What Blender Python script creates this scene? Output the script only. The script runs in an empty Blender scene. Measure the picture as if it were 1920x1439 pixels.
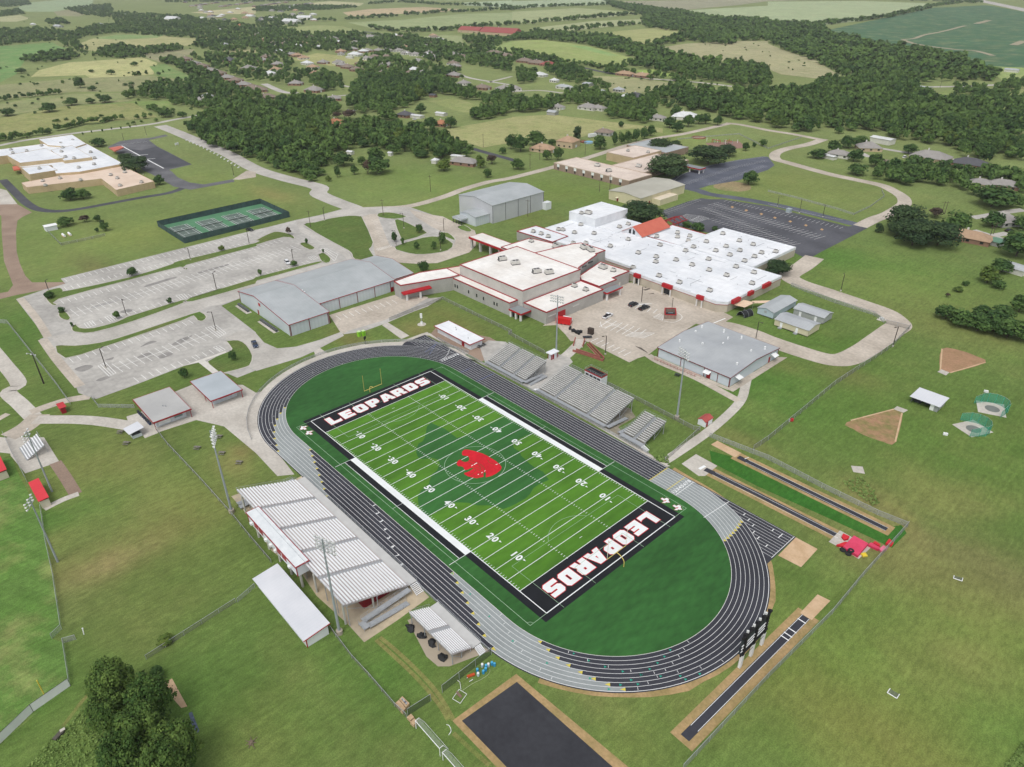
import bpy, math, random
from mathutils import Vector, noise
from mathutils.geometry import tessellate_polygon
import numpy as np
random.seed(11)
SC = bpy.context.scene
COL = SC.collection
PI = math.pi
# ---------------------------------------------------------------- camera (solved from the gridiron)
CF, CX, CY, CZ, YAW, PITCH, ROLL = 1338.19, 135.003, -106.997, 129.015, 2.40588812, -0.531348733, -0.00959409
CFW = Vector((math.cos(YAW)*math.cos(PITCH), math.sin(YAW)*math.cos(PITCH), math.sin(PITCH)))
_r = CFW.cross(Vector((0, 0, 1))).normalized()
_u = _r.cross(CFW)
CR = math.cos(ROLL)*_r + math.sin(ROLL)*_u
CU = -math.sin(ROLL)*_r + math.cos(ROLL)*_u
CAMP = Vector((CX, CY, CZ))
def G(x, y, z=0.0):
    """point of the plane at height z seen at photo pixel x, y"""
    d = CFW + CR*((x-960)/CF) - CU*((y-719.5)/CF)
    t = (z-CZ)/d.z
    p = CAMP + d*t
    return Vector((p.x, p.y, z))
def HT(bx, by, tx, ty):
    """height of an upright whose foot is at pixel b and top at pixel t"""
    b = G(bx, by)
    best = (1e9, 0)
    for i in range(1, 700):
        h = i*0.05
        d = Vector((b.x, b.y, h)) - CAMP
        z = d.dot(CFW)
        X = 960+CF*d.dot(CR)/z; Y = 719.5-CF*d.dot(CU)/z
        e = (X-tx)**2+(Y-ty)**2
        if e < best[0]: best = (e, h)
    return best[1]
TILES = {'a': (0, 0, 4), 'b': (480, 0, 4), 'c': (960, 0, 4), 'd': (1440, 0, 4), 'e': (0, 360, 4), 'f': (480, 360, 4), 'g': (960, 360, 4), 'h': (1440, 360, 4),
         'i': (0, 720, 4), 'l': (1440, 720, 4), 'm': (0, 1080, 4), 'n': (480, 1080, 4), 'o': (960, 1080, 4), 'p': (1440, 1080, 4),
         'w': (480, 600, 3.69), 'x': (900, 780, 3.69), 'y': (780, 560, 3.69), 'z': (420, 860, 3.69), 'P': (0, 0, 1)}
def pxl(s):
    """'a:10,20 30,40 f:5,6' -> list of photo pixels"""
    out = []; t = TILES['P']
    for w in s.split():
        if ':' in w:
            k, w = w.split(':'); t = TILES[k]
        x, y = w.split(',')
        out.append((t[0]+float(x)/t[2], t[1]+float(y)/t[2]))
    return out
def W(s, z=0.0):
    return [G(x, y, z) for x, y in pxl(s)]
# ---------------------------------------------------------------- materials
def lin(c):
    c = c/255.0
    return c/12.92 if c <= 0.04045 else ((c+0.055)/1.055)**2.4
def RGB(r, g, b):
    return (lin(r), lin(g), lin(b), 1)
MATS = {}
def mat(name, c, rough=0.85, var=0.12, scale=0.6, c2=None, metal=0.0, spec=0.3, fine=None, finev=0.0, alpha=None, stretch=None):
    """noise-varied surface; c, c2 as sRGB triples; object-space noise"""
    if name in MATS: return MATS[name]
    m = bpy.data.materials.new(name); m.use_nodes = True
    N = m.node_tree.nodes; L = m.node_tree.links
    b = N['Principled BSDF']
    b.inputs['Roughness'].default_value = rough
    b.inputs['Metallic'].default_value = metal
    b.inputs['Specular IOR Level'].default_value = spec
    c1 = RGB(*c)
    if c2 is None: cc = tuple(min(1, v*(1-var)) for v in c1[:3])+(1,)
    else: cc = RGB(*c2)
    g = N.new('ShaderNodeNewGeometry')
    src = g.outputs['Position']
    if stretch:
        mp = N.new('ShaderNodeMapping'); mp.inputs['Scale'].default_value = stretch[:3]
        if len(stretch) > 3: mp.inputs['Rotation'].default_value = (0, 0, stretch[3])
        L.new(src, mp.inputs['Vector']); src = mp.outputs['Vector']
    n = N.new('ShaderNodeTexNoise'); n.inputs['Scale'].default_value = scale; n.inputs['Detail'].default_value = 4
    n.inputs['Roughness'].default_value = 0.6
    L.new(src, n.inputs['Vector'])
    r = N.new('ShaderNodeValToRGB'); r.color_ramp.elements[0].position = 0.36; r.color_ramp.elements[1].position = 0.64
    r.color_ramp.elements[0].color = cc; r.color_ramp.elements[1].color = c1
    L.new(n.outputs['Fac'], r.inputs['Fac'])
    out = r.outputs['Color']
    if fine:
        n2 = N.new('ShaderNodeTexNoise'); n2.inputs['Scale'].default_value = fine; n2.inputs['Detail'].default_value = 3
        L.new(src, n2.inputs['Vector'])
        mr = N.new('ShaderNodeMapRange'); mr.inputs['From Min'].default_value = 0.3; mr.inputs['From Max'].default_value = 0.7
        mr.inputs['To Min'].default_value = 1-finev; mr.inputs['To Max'].default_value = 1+finev
        L.new(n2.outputs['Fac'], mr.inputs['Value'])
        mx = N.new('ShaderNodeVectorMath'); mx.operation = 'SCALE'
        L.new(out, mx.inputs[0]); L.new(mr.outputs['Result'], mx.inputs['Scale'])
        out = mx.outputs['Vector']
    L.new(out, b.inputs['Base Color'])
    if alpha is not None:
        b.inputs['Alpha'].default_value = alpha
    MATS[name] = m
    return m
def mul_wave(m, scale, amt, direction='X', rot=0.0, thin=False):
    """regular ribs or seams multiplied into the colour (sheet metal seams, mowing stripes)"""
    N = m.node_tree.nodes; L = m.node_tree.links; b = N['Principled BSDF']
    old = b.inputs['Base Color'].links[0].from_socket
    g = N.new('ShaderNodeNewGeometry'); mp = N.new('ShaderNodeMapping'); mp.inputs['Rotation'].default_value = (0, 0, rot)
    L.new(g.outputs['Position'], mp.inputs['Vector'])
    sx = N.new('ShaderNodeSeparateXYZ'); L.new(mp.outputs['Vector'], sx.inputs['Vector'])
    mm = N.new('ShaderNodeMath'); mm.operation = 'MULTIPLY'; mm.inputs[1].default_value = 1.0/scale
    L.new(sx.outputs[direction], mm.inputs[0])
    fr = N.new('ShaderNodeMath'); fr.operation = 'FRACT'; L.new(mm.outputs[0], fr.inputs[0])
    gt = N.new('ShaderNodeMath'); gt.operation = 'GREATER_THAN'; gt.inputs[1].default_value = 0.93 if thin else 0.5
    L.new(fr.outputs[0], gt.inputs[0])
    mr = N.new('ShaderNodeMapRange'); mr.inputs['To Min'].default_value = 1; mr.inputs['To Max'].default_value = 1-amt
    L.new(gt.outputs[0], mr.inputs['Value'])
    mx = N.new('ShaderNodeVectorMath'); mx.operation = 'SCALE'
    L.new(old, mx.inputs[0]); L.new(mr.outputs['Result'], mx.inputs['Scale'])
    L.new(mx.outputs['Vector'], b.inputs['Base Color'])
    return m
# ---------------------------------------------------------------- mesh builder
def wloc(o):
    v = Vector((0, 0, 0))
    while o is not None:
        v = v + o.location; o = o.parent
    return v
class MB:
    def __init__(s):
        s.v = []; s.f = []; s.mi = []; s.cur = 0
    def add(s, vs, fs):
        n = len(s.v)
        s.v.extend([tuple(v) for v in vs])
        s.f.extend([tuple(i+n for i in f) for f in fs]); s.mi.extend([s.cur]*len(fs))
        return s
    def quad(s, a, b, c, d): return s.add([a, b, c, d], [(0, 1, 2, 3)])
    def flat(s, pts, z=None):
        """filled polygon facing up"""
        P = [Vector((p[0], p[1], p[2] if z is None else z)) for p in pts]
        tri = tessellate_polygon([P])
        fs = []
        for a, b, c in tri:
            n = (P[b]-P[a]).cross(P[c]-P[a]).z
            fs.append((a, b, c) if n > 0 else (a, c, b))
        return s.add(P, fs)
    def prism(s, pts, z0, z1, bottom=False):
        """upright walls with a top on a ground outline; z1 number or list"""
        P = [Vector((p[0], p[1], 0)) for p in pts]
        ar = sum(P[i].x*P[(i+1) % len(P)].y-P[(i+1) % len(P)].x*P[i].y for i in range(len(P)))
        if ar < 0: P.reverse()
        n = len(P)
        s.flat([(p.x, p.y, z1) for p in P])
        if bottom:
            pass
        s.add([(p.x, p.y, z0) for p in P]+[(p.x, p.y, z1) for p in P], [(i, (i+1) % n, (i+1) % n+n, i+n) for i in range(n)])
        return s
    def walls(s, pts, z0, z1):
        P = [Vector((p[0], p[1], 0)) for p in pts]
        ar = sum(P[i].x*P[(i+1) % len(P)].y-P[(i+1) % len(P)].x*P[i].y for i in range(len(P)))
        if ar < 0: P.reverse()
        n = len(P)
        return s.add([(p.x, p.y, z0) for p in P]+[(p.x, p.y, z1) for p in P], [(i, (i+1) % n, (i+1) % n+n, i+n) for i in range(n)])
    def box(s, c, d, rz=0.0, tilt=0.0):
        """box with centre c, full sizes d, turned rz about z, tilted about own x"""
        cr, sr = math.cos(rz), math.sin(rz); ct, st = math.cos(tilt), math.sin(tilt)
        vs = []
        for k in (-.5, .5):
            for j in (-.5, .5):
                for i in (-.5, .5):
                    x, y, z = i*d[0], j*d[1], k*d[2]
                    y, z = y*ct-z*st, y*st+z*ct
                    vs.append((c[0]+x*cr-y*sr, c[1]+x*sr+y*cr, c[2]+z))
        return s.add(vs, [(0, 2, 3, 1), (4, 5, 7, 6), (0, 1, 5, 4), (2, 6, 7, 3), (0, 4, 6, 2), (1, 3, 7, 5)])
    def tube(s, a, b, r, n=6, r1=None, caps=True):
        a = Vector(a); b = Vector(b); d = (b-a)
        if d.length < 1e-6: return s
        d.normalize()
        u = d.orthogonal().normalized(); w = d.cross(u)
        r1 = r if r1 is None else r1
        vs = []
        for p, q in ((a, r), (b, r1)):
            for i in range(n):
                t = 2*PI*i/n
                vs.append(p+u*(q*math.cos(t))+w*(q*math.sin(t)))
        fs = [(i, (i+1) % n, (i+1) % n+n, i+n) for i in range(n)]
        if caps: fs += [tuple(range(n-1, -1, -1)), tuple(range(n, 2*n))]
        return s.add(vs, fs)
    def path(s, pts, r, n=6):
        for a, b in zip(pts[:-1], pts[1:]): s.tube(a, b, r, n)
        return s
    def bar(s, a, b, w, h):
        """square bar from a to b, w wide, h high, kept level across"""
        a = Vector(a); b = Vector(b); d = (b-a).normalized()
        r = d.cross(Vector((0, 0, 1)))
        r = Vector((1, 0, 0)) if r.length < 1e-4 else r.normalized()
        u = r.cross(d)
        vs = []
        for p in (a, b):
            for i, j in ((-1, -1), (1, -1), (1, 1), (-1, 1)):
                vs.append(p+r*(i*w/2)+u*(j*h/2))
        return s.add(vs, [(0, 1, 5, 4), (1, 2, 6, 5), (2, 3, 7, 6), (3, 0, 4, 7), (3, 2, 1, 0), (4, 5, 6, 7)])
    def build(s, name, mats, parent=None, smooth=False):
        me = bpy.data.meshes.new(name)
        off = wloc(parent) if parent else Vector((0, 0, 0))
        me.from_pydata([(v[0]-off.x, v[1]-off.y, v[2]-off.z) for v in s.v], [], s.f)
        if not isinstance(mats, (list, tuple)): mats = [mats]
        for m in mats: me.materials.append(m)
        if len(mats) > 1: me.polygons.foreach_set('material_index', s.mi)
        if smooth: me.polygons.foreach_set('use_smooth', [True]*len(s.f))
        me.update()
        o = bpy.data.objects.new(name, me); COL.objects.link(o)
        if parent: o.parent = parent
        return o
def tag(o, label=None, cat=None, group=None, kind=None):
    if label: o['label'] = label
    if cat: o['category'] = cat
    if group: o['group'] = group
    if kind: o['kind'] = kind
    return o
def thing(name, label, cat, loc=(0, 0, 0), group=None):
    o = bpy.data.objects.new(name, None); COL.objects.link(o)
    o.empty_display_size = 0.5
    o.location = loc
    return tag(o, label, cat, group)
def dup(root, loc, rz=0.0, label=None, scale=None, group=None):
    kids = {}
    def cp(o, par):
        c = o.copy(); COL.objects.link(c)
        if par is not None: c.parent = par
        for ch in KIDS.get(o.name, []): cp(ch, c)
        return c
    r = cp(root, None)
    r.location = loc; r.rotation_euler = (0, 0, rz)
    if scale is not None: r.scale = (scale,)*3 if not isinstance(scale, (tuple, list)) else scale
    if label: r['label'] = label
    if group: r['group'] = group
    return r
KIDS = {}
def index_kids(root):
    def go(o):
        KIDS[o.name] = list(o.children)
        for c in o.children: go(c)
    go(root)
    return root
def struct(name, mb, m, parent=None):
    o = mb.build(name, m, parent)
    if parent is None: o['kind'] = 'structure'
    return o
LAY = [0]
def lay(z):
    LAY[0] += 1
    return z+0.00004*(LAY[0] % 90) if z < 0.04 else z
def sheet(name, pts, z, m, parent=None):
    z = lay(z)
    return struct(name, MB().flat(pts, z), m, parent)
def smooth(P, n=6, closed=False, gap=0.0):
    """Catmull-Rom through points"""
    P = [Vector((p[0], p[1], 0)) for p in P]; out = []
    if gap: P = [q for i, q in enumerate(P) if i == 0 or (q-P[i-1]).length > gap]
    N = len(P)
    for i in range(N if closed else N-1):
        if closed: a, b, c, d = P[i-1], P[i], P[(i+1) % N], P[(i+2) % N]
        else: a, b, c, d = P[max(i-1, 0)], P[i], P[i+1], P[min(i+2, N-1)]
        for k in range(n):
            t = k/n
            out.append(0.5*((2*b)+(c-a)*t+(2*a-5*b+4*c-d)*t*t+(3*b-a-3*c+d)*t**3))
    if not closed: out.append(P[-1])
    return out
def ribbon(mb, P, w, z, w1=None):
    """flat strip along P; w total width"""
    P = [Vector((p[0], p[1], 0)) for p in P]
    n = len(P); A = []
    for i in range(n):
        d = (P[min(i+1, n-1)]-P[max(i-1, 0)]).normalized()
        nn = Vector((-d.y, d.x, 0)); ww = w if w1 is None else w+(w1-w)*i/(n-1)
        A.append((P[i]+nn*ww/2, P[i]-nn*ww/2))
    for i in range(n-1):
        mb.quad(*[(q.x, q.y, z) for q in (A[i][1], A[i+1][1], A[i+1][0], A[i][0])])
    return mb
def line(mb, a, b, w, z):
    return ribbon(mb, [a, b], w, z)
def text_mesh(mb, s, size, org, right, up, z, sx=1.0, bold=0.0):
    """lettering laid flat on the ground (org = centre)"""
    c = bpy.data.curves.new('lettering', 'FONT'); c.body = s; c.size = size; c.align_x = 'CENTER'; c.align_y = 'CENTER'
    c.offset = bold; c.resolution_u = 3
    o = bpy.data.objects.new('lettering', c)
    COL.objects.link(o)
    bpy.context.view_layer.update()
    me = bpy.data.meshes.new_from_object(o.evaluated_get(bpy.context.evaluated_depsgraph_get()))
    org = Vector(org); r = Vector(right); u = Vector(up)
    vs = []
    for v in me.vertices:
        p = org+r*(v.co.x*sx)+u*v.co.y
        vs.append((p.x, p.y, p.z if z is None else z))
    fs = [tuple(p.vertices) for p in me.polygons]
    if z is not None and fs:
        a, b, cc = [Vector(vs[i]) for i in fs[0][:3]]
        if (b-a).cross(cc-a).z < 0: fs = [tuple(reversed(f)) for f in fs]
    mb.add(vs, fs)
    bpy.data.objects.remove(o); bpy.data.curves.remove(c); bpy.data.meshes.remove(me)
    return mb
# ---------------------------------------------------------------- world, camera, light
cam = bpy.data.cameras.new('camera'); camo = bpy.data.objects.new('camera', cam); COL.objects.link(camo)
cam.sensor_width = 36; cam.lens = CF/1920*36; cam.clip_start = 1; cam.clip_end = 30000
from mathutils import Matrix
_m = Matrix((CR, CU, -CFW)).transposed().to_4x4(); _m.translation = CAMP
camo.matrix_world = _m
SC.camera = camo
SUN_EL, SUN_AZ = 60.0, math.atan2(-0.86, 0.42)     # direction the light comes from
wd = bpy.data.worlds.new('World'); SC.world = wd; wd.use_nodes = True
wn = wd.node_tree.nodes; wl = wd.node_tree.links
bg = wn['Background']; bg.inputs['Strength'].default_value = 0.15
sky = wn.new('ShaderNodeTexSky'); sky.sky_type = 'NISHITA'; sky.sun_disc = False
sky.sun_elevation = math.radians(SUN_EL); sky.sun_rotation = PI/2-SUN_AZ
sky.dust_density = 4.0; sky.air_density = 1.0
hs = wn.new('ShaderNodeHueSaturation'); hs.inputs['Saturation'].default_value = 0.22   # overcast: a grey-white sky
wl.new(sky.outputs['Color'], hs.inputs['Color']); wl.new(hs.outputs['Color'], bg.inputs['Color'])
sl = bpy.data.lights.new('sun', 'SUN'); sl.energy = 0.7; sl.angle = math.radians(28); sl.color = (1, 0.965, 0.91)
so = bpy.data.objects.new('sun', sl); COL.objects.link(so)
_el = math.radians(SUN_EL)
_d = Vector((math.cos(SUN_AZ)*math.cos(_el), math.sin(SUN_AZ)*math.cos(_el), math.sin(_el)))
so.rotation_euler = (-_d).to_track_quat('-Z', 'Y').to_euler(); so.location = (0, 0, 300)
SC.view_settings.view_transform = 'Standard'; SC.view_settings.look = 'None'
SC.view_settings.exposure = 0.10
SC.render.engine = 'CYCLES'
try:
    SC.cycles.max_bounces = 6; SC.cycles.diffuse_bounces = 3; SC.cycles.transparent_max_bounces = 12; SC.cycles.volume_bounces = 0
    SC.cycles.use_denoising = True; SC.cycles.use_adaptive_sampling = True
except Exception: pass
# ---------------------------------------------------------------- common materials
M_concrete = mat('concrete', (202, 197, 188), 0.9, scale=0.09, c2=(180, 174, 165), fine=1.2, finev=0.10)
M_redconc = mat('warm_concrete', (198, 188, 175), 0.9, scale=0.06, c2=(174, 164, 151), fine=0.8, finev=0.12)
M_road = mat('road_concrete', (194, 190, 183), 0.9, scale=0.07, c2=(172, 168, 161), fine=0.9, finev=0.08)
M_lot = mat('lot_concrete', (190, 187, 181), 0.9, scale=0.05, c2=(164, 161, 156), fine=0.5, finev=0.12)
M_asphalt = mat('asphalt', (84, 85, 90), 0.9, scale=0.08, c2=(70, 71, 76), fine=1.5, finev=0.1)
M_bluasph = mat('sealed_asphalt', (98, 102, 114), 0.9, scale=0.08, c2=(82, 86, 97), fine=1.0, finev=0.08)
M_white = mat('white_paint', (236, 238, 238), 0.7, var=0.06, scale=0.5)
M_dullwhite = mat('worn_white_paint', (234, 234, 231), 0.8, var=0.12, scale=0.7)
M_gravel = mat('gravel', (158, 138, 122), 0.95, scale=0.08, c2=(140, 120, 106), fine=2.0, finev=0.12)
M_sand = mat('sand', (206, 178, 146), 0.95, scale=0.3, c2=(190, 160, 126), fine=2.0, finev=0.06)
M_tan = mat('bare_dirt', (176, 148, 108), 0.95, scale=0.25, c2=(150, 132, 88), fine=1.6, finev=0.15)
M_clay = mat('clay', (168, 132, 104), 0.95, scale=0.2, c2=(150, 122, 92), fine=1.2, finev=0.12)
M_yellow = mat('yellow_paint', (214, 198, 84), 0.7, var=0.1)
M_red = mat('red_paint', (176, 34, 42), 0.55, var=0.1, scale=0.4)
M_black = mat('black_paint', (32, 32, 35), 0.8, var=0.15)
for m_ in (M_redconc, M_lot, M_road):
    mul_wave(m_, 4.6, .06, 'X', 0, True); mul_wave(m_, 4.6, .06, 'Y', 0, True)
# ---------------------------------------------------------------- gridiron and track
def arc_ring(r0, r1, cx, a0, a1, n):
    q = []
    for i in range(n+1):
        a = a0+(a1-a0)*i/n
        q.append(((cx+r0*math.cos(a), r0*math.sin(a)), (cx+r1*math.cos(a), r1*math.sin(a))))
    return q
HX, RI, RO = 50.1, 31.95, 40.6
LW = (RO-RI)/8
def lane_pt(s, r):
    """s: position round the oval measured along the inner edge from (0,-RI) towards +x"""
    L = 2*HX; A = PI*RI
    T = 2*L+2*A
    s %= T
    if s < HX: return Vector((s, -r, 0))
    s -= HX
    if s < A:
        a = -PI/2+s/RI; return Vector((HX+r*math.cos(a), r*math.sin(a), 0))
    s -= A
    if s < L: return Vector((HX-s, r, 0))
    s -= L
    if s < A:
        a = PI/2+s/RI; return Vector((-HX+r*math.cos(a), r*math.sin(a), 0))
    s -= A
    return Vector((-HX+s, -r, 0))
def s_of(x, y):
    """inverse of lane_pt"""
    A = PI*RI; L = 2*HX
    if abs(x) <= HX: return (x if y < 0 else HX+A+HX-x)
    if x > HX: return HX+(math.atan2(y, x-HX)+PI/2)*RI
    a = math.atan2(y, x+HX)
    if a < 0: a += 2*PI
    return HX+A+L+(a-PI/2)*RI
TT = 4*HX+2*PI*RI
def oval(r, n=48):
    out = []
    for i in range(n+1):
        a = -PI/2+PI*i/n; out.append((HX+r*math.cos(a), r*math.sin(a)))
    for i in range(n+1):
        a = PI/2+PI*i/n; out.append((-HX+r*math.cos(a), r*math.sin(a)))
    return out
def oval_band(mb, r0, r1, z, n=64):
    A, B = oval(r0, n), oval(r1, n)
    for i in range(len(A)):
        j = (i+1) % len(A)
        mb.quad((A[i][0], A[i][1], z), (B[i][0], B[i][1], z), (B[j][0], B[j][1], z), (A[j][0], A[j][1], z))
    return mb
M_track = mat('black_track_rubber', (62, 63, 71), 0.85, scale=0.06, c2=(53, 54, 61), fine=1.2, finev=0.08)
M_grey = mat('grey_track_rubber', (152, 158, 158), 0.85, scale=0.06, c2=(138, 144, 144), fine=1.2, finev=0.06)
ZT = 0.030
tr = MB(); oval_band(tr, RI, RO+0.35, ZT)
tr.flat([(-80.6, RI-1.0), (-80.6, RO+0.35), (-40, RO+0.35), (-40, RI+4), (-62, 29.5), (-75, 22)], ZT-0.004)
tr.flat([(81.0, 26.0), (81.0, RO+0.35), (40, RO+0.35), (40, RI+4), (62, 29.5), (73, 23)], ZT-0.004)
track = struct('running_track', tr, M_track)
# grey exchange zones, staggered lane by lane
gz = MB(); yl = MB(); wl_ = MB()
def zone(s0a, s0b, s1a, s1b, ticks=(1, 1)):
    for k in range(8):
        t = k/7.0
        a = s0a+(s0b-s0a)*t; b = s1a+(s1b-s1a)*t
        r0, r1 = RI+LW*k, RI+LW*(k+1)
        n = 14
        for i in range(n):
            p, q = a+(b-a)*i/n, a+(b-a)*(i+1)/n
            v = [lane_pt(p, r0), lane_pt(p, r1), lane_pt(q, r1), lane_pt(q, r0)]
            gz.quad(*[(u.x, u.y, ZT+0.004) for u in v])
        for sgn, e in ((1, a), (-1, b)):
            if not ticks[0 if sgn > 0 else 1]: continue
            c = lane_pt(e, (r0*0.45+r1*0.55)); d = lane_pt(e+sgn*0.9, (r0+r1)/2)
            p0, p1 = lane_pt(e, r0+.12), lane_pt(e, r1-.12)
            yl.flat([(p0.x, p0.y, 0), (p1.x, p1.y, 0), (d.x, d.y, 0)], ZT+0.012)
zone(s_of(-68.8, -26.5)-TT, s_of(-47.0, -39.9), s_of(-40.4, -32.8), s_of(-17, -39.8))
zone(s_of(29.9, -32.5), s_of(53.6, -39.8), s_of(59.8, -30.8), s_of(80.0, -26.5))
zone(s_of(69, 25.7), s_of(69.6, 35.2)+1.0, s_of(40.2, 32), s_of(40.3, 40.5), (1, 0))
struct('exchange_zone', gz, M_grey, track)
yl.flat([(40.1, RI), (40.1, RO), (40.35, RO), (40.35, RI)], ZT+0.012)
yl.flat([(46.3, RI), (46.3, RO), (46.5, RO), (46.5, RI)], ZT+0.012)
struct('exchange_triangle', yl, M_yellow, track)
ln = MB()
for k in range(9):
    r = RI+LW*k; w = 0.043 if k < 8 else 0.06
    oval_band(ln, r-w, r+w, ZT+0.008)
for k in range(9):                                                    # chute lanes off both ends of the far straight
    y = RI+LW*k
    x0 = -79.3 if k > 0 else -74
    xc = -HX-math.sqrt(max(0.0, (RO+.2)**2-y*y)) if y < RO else -HX
    if x0 < xc: line(ln, (x0, y), (xc, y), 0.085, ZT+0.008)
    xe = HX+math.sqrt(max(0.0, (RO+.2)**2-y*y)) if y < RO else HX
    line(ln, (xe, y), (80.4, y), 0.085, ZT+0.008)
line(ln, (80.6, 29.5), (80.6, RO+.2), 0.14, ZT+0.008)
for i in range(1, 3): line(ln, (HX+math.sqrt(RO**2-(RI-LW*i)**2), RI-LW*i), (80.4, RI-LW*i), 0.085, ZT+0.008)
line(ln, (49.45, RI), (49.45, RO), 0.16, ZT+0.010); line(ln, (60.3, RI-2.1), (61.2, RO), 0.16, ZT+0.010)
line(ln, (-59.2, RI), (-59.2, RO), 0.16, ZT+0.010)
for i in range(14):                                                    # waterfall start line, far end
    t0, t1 = i/14, (i+1)/14
    f = lambda t: (-59.2-5.0*t*t, RI+(RO-RI)*t)
    line(ln, f(t0), f(t1), 0.14, ZT+0.010)
rr = random.Random(3)
for xx in (66.5, 68.3, 70.0): pass
for (x, k0, k1) in ((67.0, 6, 7), (69.0, 5, 6), (71, 4, 5), (75.5, 6, 7), (78.0, 5, 7), (72.5, 2, 3), (74.5, 1, 2), (77.5, 0, 1)):
    line(ln, (x, RI+LW*k0), (x, RI+LW*k1), 0.22, ZT+0.010)
for k in range(8):                                                     # small lane ticks round both bends
    for s in (s_of(-84, 4)+k*5.5, s_of(-66, 28)-k*2.7, s_of(81, -7)-k*2.0, s_of(60, -30.5)+6+k*4.2, s_of(-72, -22)+k*3.4, s_of(50, -32)-2+k*2.4):
        a, b = lane_pt(s, RI+LW*k+.15), lane_pt(s, RI+LW*(k+1)-.3)
        line(ln, a, b, 0.09, ZT+0.010)
struct('lane_line', ln, M_white, track)
bl = MB()
line(bl, (-37.5, RI), (-37.5, RO), 0.12, ZT+0.012); line(bl, (-46.5, RI), (-46.5, RO-4), 0.12, ZT+0.012)
for k in range(8):
    for x in (-66-k*0.8, -68.5-k*0.4):
        line(bl, (x, RI+LW*k+.1), (x, RI+LW*(k+1)-.1), 0.12, ZT+0.012)
struct('hurdle_mark', bl, mat('blue_paint', (92, 118, 190), 0.8), track)
gm = MB()
for k in range(8):
    for s in (s_of(66, -27)+k*3.3, s_of(30, -32)+k*8.2, s_of(70, -24)+16-k*2.0):
        a = lane_pt(s, RI+LW*k+.25); b = lane_pt(s+.5, RI+LW*k+.55); c = lane_pt(s, RI+LW*k+.85)
        gm.flat([a, b, c], ZT+0.014)
struct('hurdle_triangle', gm, mat('teal_paint', (40, 160, 135), 0.8), track)
nm = MB()
for k in range(8):
    p = lane_pt(s_of(-4.7, -33)+k*3.42, RI+LW*(k+.5))
    text_mesh(nm, str(k+1), 1.35, (p.x, p.y, 0), (1, 0, 0), (0, 1, 0), ZT+0.012, 1.0, 0.045)
    text_mesh(nm, str(k+1), 1.5, (48.3, RI+LW*(k+.5), 0), (0, 1, 0), (-1, 0, 0), ZT+0.012, 0.9, 0.05)
    text_mesh(nm, str(k+1), 1.4, (-58.2, RI+LW*(k+.5), 0), (0, 1, 0), (-1, 0, 0), ZT+0.012, 1.0, 0.07)
struct('lane_number', nm, M_white, track)
# ---------------------------------------------------------------- turf
M_turf = mat('dark_turf', (54, 104, 49), 0.9, scale=0.05, c2=(43, 87, 39), fine=0.9, finev=0.16, stretch=(1, 0.35, 1, 0.4))
mul_wave(M_turf, 3.6, .05, 'X', .45)
M_field = mat('bright_turf', (84, 132, 38), 0.9, scale=0.10, c2=(72, 118, 33), fine=1.0, finev=0.14, stretch=(0.5, 0.16, 1))
mul_wave(M_field, 9.144, 0.07, 'X')
M_tex = mat('deep_turf', (55, 108, 50), 0.9, scale=0.10, c2=(47, 96, 44), fine=1.0, finev=0.12, stretch=(0.5, 0.16, 1))
M_blk = mat('black_turf', (30, 32, 37), 0.9, scale=0.2, c2=(26, 28, 32), fine=2.0, finev=0.1)
M_wht = mat('white_turf', (232, 236, 236), 0.85, scale=0.3, var=0.08)
M_thin = mat('faint_white_turf', (160, 190, 160), 0.85, scale=0.3, var=0.1)
M_rturf = mat('red_turf', (208, 28, 44), 0.85, scale=0.2, c2=(190, 24, 40), fine=1.2, finev=0.08)
FZ = 0.035
turf = struct('turf_field', MB().flat(oval(RI-0.12), FZ), M_turf)
HL, HW = 54.86, 24.38
bb = MB(); bb.flat([(-56.6, -26.35), (56.6, -26.35), (56.6, 26.35), (-56.6, 26.35)], FZ+0.004)
for sg in (-1, 1): bb.flat([(-27.5, sg*26.2), (27.5, sg*26.2), (27.5, sg*28.0), (-27.5, sg*28.0)], FZ+0.003)
struct('black_border', bb, M_blk, turf)
gf = MB().flat([(-45.72, -HW), (45.72, -HW), (45.72, HW), (-45.72, HW)], FZ+0.008)
struct('playing_field', gf, M_field, turf)
def curve_mesh(mb, loops, f, offset=0.0):
    """fill 2D loops with holes (optionally fattened) and map each point with f"""
    c = bpy.data.curves.new('outline', 'CURVE'); c.dimensions = '2D'; c.fill_mode = 'BOTH'; c.offset = offset
    for lp in loops:
        s = c.splines.new('POLY'); s.points.add(len(lp)-1); s.use_cyclic_u = True
        for i, p in enumerate(lp): s.points[i].co = (p[0], p[1], 0, 1)
    o = bpy.data.objects.new('outline', c); COL.objects.link(o)
    bpy.context.view_layer.update()
    me = bpy.data.meshes.new_from_object(o.evaluated_get(bpy.context.evaluated_depsgraph_get()))
    vs = [f(v.co.x, v.co.y) for v in me.vertices]; fs = []
    for p in me.polygons:
        t = tuple(p.vertices); a, b, d = [Vector(vs[i]) for i in t[:3]]
        fs.append(t if (b-a).cross(d-a).z > 0 else tuple(reversed(t)))
    mb.add(vs, fs)
    bpy.data.objects.remove(o); bpy.data.curves.remove(c); bpy.data.meshes.remove(me)
TILES['A'] = (760, 770, 6.4)
ZF = FZ+0.008
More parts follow.
